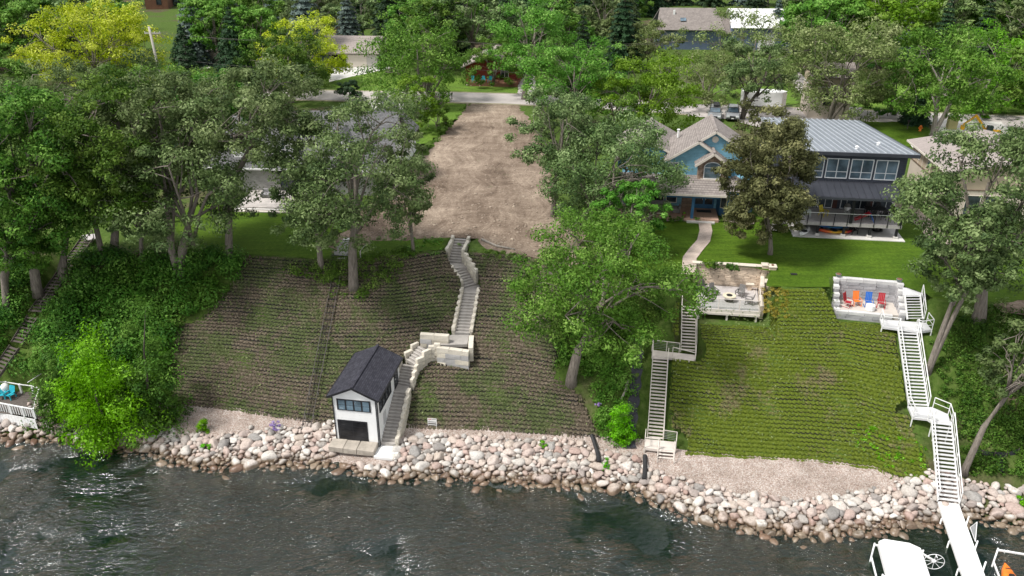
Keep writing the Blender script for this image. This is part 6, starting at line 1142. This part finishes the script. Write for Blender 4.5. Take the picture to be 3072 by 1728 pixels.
hull.add(vs, [(5 * i + k, 5 * i + (k + 1) % 5, 5 * i + 5 + (k + 1) % 5, 5 * i + 5 + k) for i in range(4) for k in range(5)] + [(0, 4, 3, 2, 1)]); hull.obj('hull', M_cor, T, True); MB().box((-.35, 0, .68), (1.1, .34, .28)).obj('seat', M_black, T, False, .06); MB().tube([(.35, -.38, 1.0), (.42, 0, .95), (.35, .38, 1.0)], .03, 6).obj('handlebar', M_black, T)
# ---- lakeside deck at the left edge
lz = 1.7; q = [at(a, b, lz) for a, b in ((-60,1002),(0,1005),(98,1000),(100,1040),(78,1052),(0,1038),(-60,1030))]; T = thing('lakeside_deck', 'dark board deck with white railing at the left shore', 'deck', (q[3].x, q[3].y, lz))
def L_(a, b, z=lz): v = at(a, b, z); return v - T.location
for k in range(12):
    f0, f1 = k / 12, (k + .9) / 12; A_ = L_(-60, 985 + 50 * f0); B_ = L_(104, 988 + 62 * f0); MB().beam(A_ - Vector((0, 0, .03)), B_ - Vector((0, 0, .03)), .26, .05).obj('deck_board', M_darkwood, T)
rl = [L_(-60, 1028), L_(0, 1034), L_(30, 1040), L_(62, 1046), L_(90, 1051)]
for i in range(len(rl) - 1): MB().beam(rl[i] + Vector((0, 0, .85)), rl[i + 1] + Vector((0, 0, .85)), .10, .07).obj('top_rail', M_white, T)
for p in rl: MB().box(p + Vector((0, 0, .42)), (.16, .16, .95)).obj('rail_post', M_white, T, False, .015)
for i in range(len(rl) - 1):
    for k in range(1, 5): p = rl[i].lerp(rl[i + 1], k / 5); MB().box(p + Vector((0, 0, .42)), (.06, .04, .8)).obj('baluster', M_white, T)
br = [L_(-60, 980), L_(20, 982), L_(55, 988), L_(86, 992), L_(104, 998)]
for p in br: MB().box(p + Vector((0, 0, .42)), (.16, .16, .95)).obj('rail_post', M_white, T, False, .015)
for i in range(len(br) - 1): MB().beam(br[i] + Vector((0, 0, .85)), br[i + 1] + Vector((0, 0, .85)), .08, .06).obj('top_rail', M_white, T)
MB().beam(br[-1] + Vector((0, 0, .85)), rl[-1] + Vector((0, 0, .85)), .08, .06).obj('top_rail', M_white, T); MB().beam(L_(76, 985) + Vector((0, 0, .9)), L_(115, 962) + Vector((0, 0, 1.0)), .06, .06).obj('top_rail', M_white, T); MB().box(L_(115, 965) + Vector((0, 0, .4)), (.1, .1, 1.2)).obj('rail_post', M_white, T)
for i in range(len(rl) - 1):
    a, b = rl[i] + Vector((0, -.12, 0)), rl[i + 1] + Vector((0, -.12, 0))
    for k in range(4): u0, u1 = a.lerp(b, k / 4), a.lerp(b, (k + .94) / 4); MB().beam(u0 - Vector((0, 0, .55)), u1 - Vector((0, 0, .55)), .04, .95).obj('skirt_board', M_white, T)
M_turq = pm('turquoise_resin', (.03, .42, .52, 1), (.02, .34, .42, 1), 1, .5, .05)
lounge(tuple(at(6, 1003, lz)), R(20), 'turquoise slatted chair on the left lakeside deck, near the left edge', M_turq, group='turquoise chairs'); lounge(tuple(at(25, 1003, lz)), R(-15), 'turquoise slatted chair on the left lakeside deck, beside the white dome', M_turq, group='turquoise chairs')
T = thing('covered_grill', 'white round covered grill behind the turquoise chairs', 'grill', tuple(at(18, 992, lz))); MB().lathe([(.25, 0), (.28, .5), (.34, .7), (.32, .9), (.15, 1.05), (.02, 1.08)], n=14).obj('cover', M_white, T, True); MB().lathe([(.3, 0), (.3, .04)], n=12).obj('foot', M_white, T)
# ---- on and under the grey house porch
G0 = Vector((37.15, 73.2, 10.0)); MG = Matrix.Rotation(RG, 3, 'Z'); gp = lambda x, y, z: tuple(G0 + MG @ Vector((x, y, z)))
def kayak(loc, rz, L, w, mat, label):
    T = thing('kayak', label, 'kayak', loc, rz, 'kayaks under the porch'); mb = MB(); vs = []; n_ = 9
    for i in range(n_): f = i / (n_ - 1) * 2 - 1; hw = w / 2 * math.sqrt(max(0.004, 1 - abs(f) ** 2.3)); lift_ = .14 * f * f; vs += [(f * L / 2, -hw, .16 + lift_), (f * L / 2, -hw * .5, .27 + lift_), (f * L / 2, hw * .5, .27 + lift_), (f * L / 2, hw, .16 + lift_), (f * L / 2, hw * .5, .02 + lift_), (f * L / 2, -hw * .5, .02 + lift_)]
    mb.add(vs, [(6 * i + k, 6 * i + (k + 1) % 6, 6 * i + 6 + (k + 1) % 6, 6 * i + 6 + k) for i in range(n_ - 1) for k in range(6)] + [(5, 4, 3, 2, 1, 0), tuple(6 * (n_ - 1) + k for k in range(6))]); mb.obj('hull', mat, T, True)
    MB().lathe([(.30, .26), (.31, .31), (.27, .31), (.22, .29)], (-.1, 0, 0), 14).obj('cockpit_rim', M_black, T); MB().box((-.42, 0, .38), (.06, .36, .2)).obj('seat_back', M_black, T); return T
m, t, n, b, l = newmat('red_yellow_kayak'); v = coords(n, l); sx = n.new('ShaderNodeSeparateXYZ'); l(v, sx.inputs[0]); mr = n.new('ShaderNodeMapRange'); mr.inputs[1].default_value = -1.6; mr.inputs[2].default_value = 1.6; l(sx.outputs[0], mr.inputs[0]); r = ramp(n, [(0, srgb(205, 70, 45)), (.28, srgb(225, 110, 45)), (.45, srgb(225, 180, 50)), (.72, srgb(215, 160, 50)), (.86, srgb(165, 40, 35)), (1, srgb(140, 35, 35))]); l(mr.outputs[0], r.inputs[0]); l(r.outputs[0], b.inputs['Base Color']); b.inputs['Roughness'].default_value = .4; M_kay = m
m, t, n, b, l = newmat('blue_teal_kayak'); v = coords(n, l); q = noise(n, l, .9, 2, .5, v); r = ramp(n, [(.35, srgb(25, 75, 150)), (.5, srgb(30, 120, 150)), (.65, srgb(40, 90, 170))]); l(q.outputs[0], r.inputs[0]); l(r.outputs[0], b.inputs['Base Color']); b.inputs['Roughness'].default_value = .4; M_kayb = m
kayak(gp(-5.5, .75, .1), RG, 3.2, .66, M_kay, 'red and yellow kayak on the slab under the grey house porch'); kayak(gp(-5.6, 1.5, .32), RG, 3.1, .66, M_kayb, 'blue teal kayak behind the red and yellow kayak'); 
for x in (-6.6, -4.6): T = thing('kayak_stand', 'low black trestle under the blue kayak, %s one' % ('left' if x < -5 else 'right'), 'stand', gp(x, 1.5, .09), RG); MB().box((0, 0, .12), (.12, .6, .24)).obj('beam', M_black, T); MB().box((0, 0, .02), (.3, .7, .04)).obj('foot', M_black, T)
T = kayak(gp(-8.5, .3, .1), RG + R(60), 2.6, .7, M_white, 'white rowing shell at the left end of the porch slab'); T['category'] = 'boat'
T = thing('inner_tube', 'black inner tube lying on the slab under the right of the porch', 'inner tube', gp(-1.2, 1.9, .1)); MB().tube([(.42 * math.cos(g), .42 * math.sin(g), .1) for g in [2 * math.pi * k / 24 for k in range(25)]], .10, 8, False).obj('ring', M_black, T, True); MB().tube([(.40, .0, .19), (.44, .0, .23)], .015, 5).obj('valve', M_alu, T)
lounge(gp(-3.7, .9, .09), RG + R(20), 'black folding chair on the slab right of the kayaks', M_black)
M_lw = pm('pale_blue_white_sling', (.52, .56, .57, 1), (.44, .48, .49, 1), 1, .7, .1); M_yel = pm('yellow_resin', (.62, .50, .03, 1), (.52, .42, .025, 1), 1, .5, .05)
lounge(gp(-8.3, 1.2, 1.5), RG + R(170), 'pale high backed chair on the porch deck left of the yellow chair', M_lw); lounge(gp(-6.6, 1.6, 1.5), RG + R(40), 'yellow chair on the porch deck of the grey house', M_yel); lounge(gp(-9.2, 1.5, 1.5), RG + R(60), 'dark sling lounge chair at the left end of the porch deck', M_black)
T = thing('kamado_grill', 'white kettle grill with grey dome lid on the porch deck', 'grill', gp(-4.2, 2.8, 1.5), RG); MB().lathe([(.16, .3), (.27, .42), (.30, .62), (.29, .68)], n=14).obj('bowl', M_white, T, True); MB().lathe([(.30, .69), (.27, .86), (.14, 1.0), (.03, 1.03)], n=14).obj('lid', M_grey, T, True)
for k in range(3): g = k * 2.09; MB().beam((.15 * math.cos(g), .15 * math.sin(g), .35), (.28 * math.cos(g), .28 * math.sin(g), 0), .04).obj('leg', M_white, T)
T = thing('dining_table', 'long dark dining table at the right of the porch deck', 'table', gp(-1.6, 2.4, 1.5), RG); MB().box((0, 0, .74), (2.0, 1.0, .05)).obj('table_top', M_black, T)
for x in (-.9, .9):
    for y in (-.42, .42): MB().b2((x - .03, y - .03, 0), (x + .03, y + .03, .715)).obj('leg', M_black, T)
for i, (x, y, a) in enumerate(((-2.1, 1.6, 180), (-1.1, 1.6, 180), (-2.0, 3.3, 0), (-1.0, 3.3, 0), (-.15, 2.4, -90))): lounge(gp(x, y, 1.5), RG + R(a), 'dark dining chair %s of the porch table' % ('at the front left', 'at the front right', 'at the back left', 'at the back right', 'at the right end')[i], M_black, w=.5, name='dining_chair', group='porch dining chairs')
T = thing('toy_slide', 'red toy slide with blue ladder on the porch deck', 'slide', gp(-2.9, .75, 1.5), RG); ch_ = MB(); ch_.slab([(.35, -.2, .85), (.35, .2, .85), (-1.0, .2, .08), (-1.0, -.2, .08)], .05); ch_.obj('chute', M_cred, T)
for s in (-1, 1): MB().beam((.35, s * .22, .9), (-1.0, s * .22, .14), .05, .12).obj('chute_side', M_cred, T); MB().beam((.35, s * .2, .9), (.75, s * .26, 0), .06, .06).obj('ladder_rail', M_cbl, T)
for k in range(3): MB().beam((.46 + k * .1, -.22, .64 - k * .22), (.46 + k * .1, .22, .64 - k * .22), .08, .05).obj('rung', M_cbl, T)
# ---- blue house porch furniture
H0 = Vector((18.4, 78.5, 10.0)); MH = Matrix.Rotation(RH, 3, 'Z'); hp = lambda x, y, z: tuple(H0 + MH @ Vector((x, y, z))); M_cush = pm('grey_cushion', (.30, .29, .30, 1), (.22, .215, .22, 1), 2, .9, .2)
def sofa(loc, rz, w, label, name='outdoor_sofa'):
    T = thing(name, label, 'sofa' if w > 1 else 'armchair', loc, rz); MB().box((0, 0, .18), (w, .75, .2)).obj('base', M_grey, T, False, .02); MB().box((0, -.04, .36), (w - .2, .62, .16)).obj('seat_cushion', M_cush, T, False, .05); MB().box((0, .32, .6), (w - .1, .16, .5), M=Matrix.Rotation(R(-8), 3, 'X')).obj('backrest', M_cush, T, False, .05)
    for s in (-1, 1): MB().box((s * (w / 2 - .06), 0, .42), (.12, .75, .36)).obj('arm_rest', M_grey, T, False, .02)
    for sx_ in (-1, 1):
        for sy_ in (-1, 1): MB().box((sx_ * (w / 2 - .08), sy_ * .3, .04), (.06, .06, .09)).obj('leg', M_black, T)
sofa(hp(-3.2, 2.0, .3), RH, 1.9, 'grey outdoor sofa under the blue house porch windows'); sofa(hp(-4.9, 1.2, .3), RH + R(90), .8, 'grey wicker armchair left of the porch sofa', 'outdoor_armchair'); sofa(hp(-1.5, 1.2, .3), RH + R(-90), .8, 'grey wicker armchair right of the porch sofa', 'outdoor_armchair')
T = thing('coffee_table', 'low grey slatted table in front of the porch sofa', 'table', hp(-3.2, .6, .3), RH)
for k in range(5): MB().box((0, -.24 + k * .12, .4), (1.1, .10, .03)).obj('top_slat', M_grey, T)
for x in (-.48, .48): MB().box((x, 0, .19), (.06, .5, .38)).obj('leg', M_grey, T)
T = thing('flower_pot', 'terracotta flower pot with red flowers beside the porch column', 'pot', hp(-.75, -.1, .3)); MB().lathe([(.14, 0), (.2, .3), (.23, .32), (.23, .38)], n=12).obj('pot', M_rust, T); V, F, t_ = clump_leaves(np.random.default_rng(5), np.array([[0, 0, .48]]), np.array([.2]), 60, .09); link('plant', npmesh('pot_plant', V, F, LM['bush'], {'tint': t_}), T)
T = thing('door_mat', 'dark mat in front of the blue french doors', 'mat', hp(1.4, 1.9, .302), RH); MB().box((0, 0, .012), (1.5, .7, .024)).obj('mat', M_black, T)
# terrace of the white house
wp = lambda x, y, z: tuple(Vector((-33.5, 87.2, 10.)) + Matrix.Rotation(R(-4), 3, 'Z') @ Vector((x, y, z)))
sofa(wp(7.0, -2.2, .34), R(0), 1.2, 'dark padded seat on the white house terrace'); lounge(wp(8.8, -2.6, .34), R(120), 'dark wire chair on the white house terrace, nearer the seat', M_black); lounge(wp(9.8, -2.2, .34), R(-140), 'dark wire chair on the white house terrace, nearer the door', M_black)
# ---- yard sign, drain pipes, liner, driftwood
sp = hit(1088, 1074); T = thing('yard_sign', 'white yard sign with printed lines on the gravel right of the boathouse', 'sign', sp, R(-8))
for x in (-.32, .32): MB().b2((x - .02, -.015, -.3), (x + .02, .015, .78)).obj('stake', M_white, T)
MB().b2((-.38, -.03, .2), (.38, -.016, .86)).obj('board', M_white, T)
for z0_, z1_, x0_, x1_, mm in ((.74, .80, -.33, -.05, M_cred), (.74, .79, -.02, .33, M_grey), (.62, .65, -.28, -.2, M_black), (.50, .55, -.33, .33, M_black), (.28, .42, -.33, .33, M_grey)): MB().b2((x0_, -.036, z0_), (x1_, -.031, z1_)).obj('print', mm, T)
def ribbed(pts, r, label):
    P = [Vector(p) for p in pts]; T = thing('drain_pipe', label, 'pipe', P[-1]); fine = []; rad = []
    n_ = 64
    for i in range(n_ + 1):
        f = i / n_ * (len(P) - 1); k = min(int(f), len(P) - 2); fine.append(P[k].lerp(P[k + 1], f - k) - P[-1]); rad.append(r * (1 if i % 2 else .86))
    MB().tube(fine, rad, 10).obj('corrugated_tube', M_black, T); MB().tube([fine[-1], fine[-1] + (fine[-1] - fine[-2])], r * 1.12, 10).obj('end_collar', M_black, T)
up_ = lambda a, b, z: hit(a, b) + Vector((0, 0, z))
ribbed([up_(1489, 1098, .12), up_(1494, 1120, .35), up_(1502, 1150, .5), up_(1506, 1172, .42)], .17, 'black corrugated drain pipe lying over the rocks left of the gully'); ribbed([up_(1622, 1150, .15), up_(1622, 1185, .4), up_(1620, 1215, .35)], .18, 'black corrugated drain pipe over the rocks below the wooden stairs')
ribbed([up_(2515, 1160, .3), up_(2518, 1195, .3)], .15, 'short black drain pipe on the right bank above the rocks')
m_ = MB(); lv = []
for k in range(40):
    f = k / 39; a, b = 1600 + 6 * math.sin(f * 5) - 8 * f, 800 + 330 * f; wdt = .42 + .08 * math.sin(k * 1.3); p = hit(a, b); z = p.z + .16 + .05 * math.sin(k * 2.1); lv += [(p.x - wdt, p.y, z), (p.x, p.y, z - .08), (p.x + wdt, p.y, z)]
m_.add(lv, [(3 * k + j, 3 * k + j + 1, 3 * k + 4 + j, 3 * k + 3 + j) for k in range(39) for j in range(2)]); o = m_.obj('drainage_liner', pm('black_liner_fabric', (.035, .037, .045, 1), (.02, .02, .025, 1), 2, .7, .3), None, True); tag(o, 'black fabric liner strip down the gully left of the wooden stairs', 'liner')
for i, (pts, lab) in enumerate((([(1212, 605), (1250, 622), (1295, 630)], 'long bare log lying on the dirt right of the stone stair top'), ([(1580, 960), (1572, 990), (1560, 1010)], 'broken pale log in the gully beside the black liner'))):
    P = [hit(*p) + Vector((0, 0, .12)) for p in pts]; T = thing('fallen_log', lab, 'log', P[0]); MB().tube([p - P[0] for p in P], [.13, .11, .07], 7).obj('trunk', M_barkp, T, True); MB().tube([P[1] - P[0], P[1] - P[0] + Vector((.3, .2, .25))], [.05, .02], 5).obj('branch_stub', M_barkp, T, True)
nf = [at(a, b, 1.) for a, b in ((2455, 1140), (2500, 1150), (2545, 1148), (2576, 1140))]; T = thing('silt_fence', 'sagging black silt fence on the right bank', 'fence', hit(2455, 1142)); pts = [hit(a, b) for a, b in ((2440, 1138), (2470, 1145), (2500, 1150), (2530, 1150), (2560, 1142))]
for i in range(4): a, b = pts[i] - T.location, pts[i + 1] - T.location; m_ = MB(); m_.slab([a, b, b + Vector((0, .05, .42)), a + Vector((0, .05, .42 - .1 * (i % 2)))], .02); m_.obj('fabric', M_cush if False else bpy.data.materials['black_liner_fabric'], T)
for p in pts: p = p - T.location; MB().b2((p.x - .025, p.y - .025, p.z - .3), (p.x + .025, p.y + .025, p.z + .55)).obj('stake', M_darkwood, T)
for i, (a, b) in enumerate(((1990, 690), (2395, 868))): o = MB().box((0, 0, .03), (.55, .3, .06)).obj('drain_grate', M_black, None, False, .01); o.location = at(1997, 690, 10.03) if i == 0 else at(2432, 703, 10.03); tag(o, 'dark drain cover set in the lawn %s' % ('left of the stone patio', 'near the metal stair top'), 'drain cover') if False else tag(o, ('dark drain cover in the lawn left of the stone patio', 'dark drain cover in the lawn near the right oak')[i], 'drain cover')
# ---- cars, trailer, roadside things
M_tyre = pm('tyre_rubber', (.02, .02, .02, 1), None, 3, .85, .2); M_silver = pm('silver_car_paint', (.42, .43, .44, 1), (.38, .39, .40, 1), .5, .3, 0, .6); M_lamp = pm('headlight_lens', (.75, .76, .78, 1), None, 1, .15, 0); M_chrome = pm('chrome', (.5, .5, .52, 1), None, 1, .2, 0, .9)
def car(loc, rz, label, mat, roofbox=False):
    T = thing('parked_car', label, 'car', loc, rz)                     # nose towards -y
    prof = [(-2.3, .35), (-2.35, .62), (-2.25, .92), (-1.1, 1.08), (2.25, 1.08), (2.35, .9), (2.35, .38)]; b = MB()
    hw = .95; n_ = len(prof); b.v = [(-hw, y, z) for y, z in prof] + [(hw, y, z) for y, z in prof]; b.f = [tuple(range(n_)), tuple(range(n_, 2 * n_))[::-1]] + [((i + 1) % n_, i, n_ + i, n_ + (i + 1) % n_) for i in range(n_)]; b.obj('body', mat, T, False, .06)
    cab = [(-1.05, 1.06), (-.35, 1.66), (1.75, 1.70), (2.25, 1.06)]; b = MB(); b.v = [(-.88, cab[0][0], cab[0][1]), (-.70, cab[1][0], cab[1][1]), (-.70, cab[2][0], cab[2][1]), (-.88, cab[3][0], cab[3][1]), (.88, cab[0][0], cab[0][1]), (.70, cab[1][0], cab[1][1]), (.70, cab[2][0], cab[2][1]), (.88, cab[3][0], cab[3][1])]
    b.f = [(0, 1, 2, 3), (7, 6, 5, 4), (1, 0, 4, 5), (2, 1, 5, 6), (3, 2, 6, 7)]; c_ = b.obj('cabin', M_black, T)
    MB().slab([(-.76, -.98, 1.13), (.76, -.98, 1.13), (.64, -.42, 1.62), (-.64, -.42, 1.62)], .012).obj('windscreen', M_glassb, T); MB().box((0, .7, 1.705), (1.36, 2.05, .04)).obj('roof', mat, T, False, .015)
    for s in (-1, 1):
        MB().slab([(s * .885, -.75, 1.12), (s * .72, -.32, 1.60), (s * .72, 1.6, 1.63), (s * .885, 2.0, 1.12)], .012).obj('side_window', M_glass, T); MB().box((s * .62, -2.31, .78), (.42, .08, .17)).obj('headlight', M_lamp, T, False, .02); MB().box((s * 1.03, -.85, 1.12), (.2, .12, .14)).obj('mirror', mat, T, False, .02); MB().beam((s * .62, -.2, 1.77), (s * .62, 1.5, 1.77), .04).obj('roof_rail', M_black, T)
        for y in (-1.45, 1.45):
            wh = MB().tube([(s * .76, y, .36), (s * .97, y, .36)], .36, 18).obj('wheel', M_tyre, T, False); MB().tube([(s * .975, y, .36), (s * .985, y, .36)], .22, 12).obj('rim', M_chrome, wh)
    MB().box((0, -2.36, .74), (.8, .05, .24)).obj('grille', M_black, T); MB().box((0, -2.36, .45), (1.7, .08, .2)).obj('bumper', M_black, T, False, .02); MB().box((0, -2.41, .52), (.34, .02, .12)).obj('number_plate', M_white, T)
    if roofbox: MB().box((.1, .6, 1.95), (.85, 1.9, .32)).obj('roof_box', M_black, T, False, .08)
car(tuple(at(1797, 297, 10.05)), R(-14), 'silver sport utility car with black roof box parked by the blue house', M_silver, True); car(tuple(at(1842, 297, 10.05)), R(-14), 'silver sport utility car parked beside the maple trunk', M_silver)
p = at(1912, 272, 10.06); T = thing('cargo_trailer', 'white enclosed cargo trailer parked on the road verge', 'trailer', p, R(-8)); MB().b2((-3.0, -1.1, .55), (3.0, 1.1, 2.75)).obj('box', M_white, T, False, .06); m_ = MB(); m_.prism([(3.0, -1.05), (3.75, 0), (3.0, 1.05)], .56, 2.7); m_.obj('v_nose', M_white, T)
for y in (-1.0, 1.0):
    for x in (-.7, .2): MB().tube([(x, y - .12, .36), (x, y + .12, .36)], .36, 16).obj('wheel', M_tyre, T)
MB().beam((3.2, 0, .5), (4.8, 0, .5), .12).obj('tow_bar', M_black, T); MB().b2((-1.6, -1.115, 1.7), (-.4, -1.102, 1.9)).obj('lettering', M_cush, T); MB().b2((-1.3, -1.115, 1.35), (-.6, -1.102, 1.5)).obj('lettering', M_cush, T); MB().b2((-2.95, -1.13, .55), (2.95, -1.102, .68)).obj('trim_rail', M_alu, T)
M_exc = pm('excavator_yellow', (.80, .42, .02, 1), (.66, .34, .015, 1), 1, .5, .06)
p = at(2490, 352, 10.05); T = thing('excavator', 'yellow excavator with raised arm at the right beyond the tan house', 'excavator', p, R(160)); T.scale = (.72, .72, .72)
for s in (-1, 1): MB().box((0, s * .95, .4), (3.0, .5, .8)).obj('track', M_black, T, False, .15)
MB().box((-.3, 0, 1.35), (2.6, 2.0, .9)).obj('engine_house', M_exc, T, False, .08); MB().box((.6, .6, 2.1), (1.1, .9, 1.4)).obj('cab', M_glass, T, False, .06); MB().beam((1.0, -.2, 1.6), (3.2, -.2, 4.3), .35, .45).obj('boom', M_exc, T); MB().beam((3.1, -.2, 4.4), (5.0, -.2, 2.4), .28, .34).obj('stick', M_exc, T); MB().box((5.0, -.2, 1.9), (.7, .9, .8)).obj('bucket', M_exc, T, False, .1); MB().tube([(1.4, -.2, 2.8), (2.6, -.2, 3.9)], .08, 6).obj('ram', M_chrome, T)
p = at(2392, 324, 10.06); T = thing('utility_box', 'pale yellow upright box on the drive right of the cottonwood', 'box', p, R(-8)); MB().box((0, 0, .9), (1.2, 1.0, 1.8)).obj('body', pm('straw_yellow_panel', (.52, .48, .22, 1), None, 1, .7, .1), T, False, .03); MB().box((0, 0, 1.83), (1.3, 1.1, .06)).obj('lid', M_conc, T)
p = at(2314, 330, 10.03); T = thing('fire_hydrant', 'orange red hydrant on the lawn left of the cottonwood trunk', 'hydrant', p); MB().lathe([(.22, 0), (.22, .06), (.15, .08), (.15, .6), (.2, .62), (.2, .68), (.12, .8), (.04, .86)], n=10).obj('barrel', M_cor, T, True); MB().tube([(-.28, 0, .45), (.28, 0, .45)], .09, 8).obj('outlet', M_cor, T)
for px, py, lab in ((1137, 254, 'black mailbox on a post by the road left of the dirt lot'), (2282, 325, 'dark mailbox post on the grass behind the grey house'), (2232, 292, 'small post marker at the roadside behind the grey house')):
    p = at(px, py, 10.05); T = thing('mailbox', lab, 'mailbox', p, R(-6)); MB().b2((-.05, -.05, -.2), (.05, .05, 1.05)).obj('post', M_darkwood, T); MB().box((0, 0, 1.18), (.24, .5, .26)).obj('box', M_black, T, False, .04)
p = at(414, 238, 10.); T = thing('utility_pole', 'pale wooden utility pole with crossarm at the upper left', 'utility pole', p); hh = zat(67, p.y) - 10; MB().tube([(0, 0, -.3), (-.5, 0, hh)], [.24, .17], 9).obj('pole', pm('pale_pole_wood', (.45, .42, .38, 1), (.33, .31, .28, 1), 2, .9, .2, sc=(6, 6, .6)), T, True); MB().box((-.1, 0, hh - 1.0), (2.6, .12, .14)).obj('crossarm', M_greywood, T)
for x in (-1.2, -.4, .4, 1.2): MB().lathe([(.05, 0), (.08, .08), (.04, .2)], (x - .1, 0, hh - .93), 6).obj('insulator', M_conc, T)
for i, (x, z) in enumerate(((-1.3, hh - .75), (.3, hh - .75), (0, hh - 4.6), (0, hh - 7.6))):
    a = p + Vector((x, 0, z)); o = thing('power_line', ('topmost power line from the utility pole', 'second power line from the utility pole', 'third power line from the utility pole', 'lowest cable from the utility pole')[i] + ' along the road', 'cable', a); pts = []
    for s_ in range(0, 4):
        for k in range(8): f = k / 8; pts.append(Vector((s_ * 42 + 42 * f, -s_ * 4.5 - 4.5 * f, -4 * (1.0 + .25 * i) * f * (1 - f))))
    MB().tube(pts, .016, 4).obj('wire', M_rail, o)
for i in range(26):
    x = i * .36; c_ = at(1176 + i * 5.2, 216 + .1 * i, 10.0); o = link('garden_stone', RM[i % 10]); s_ = rgs.uniform(.22, .36); o.location = c_ + Vector((0, 0, .12)); o.scale = (s_,) * 3; o.rotation_euler = (0, 0, i * 1.7); tag(o, 'round stone edging the bed before the red house', 'stone', 'edging stones before the red house')
for i, px in enumerate((1192, 1216, 1232)): lounge(tuple(at(px, 207, 10.6)), R(20 - 20 * i), 'turquoise chair on the red house deck, %s of three' % ('leftmost', 'middle', 'rightmost')[i], M_turq, group='turquoise chairs on the red house deck')
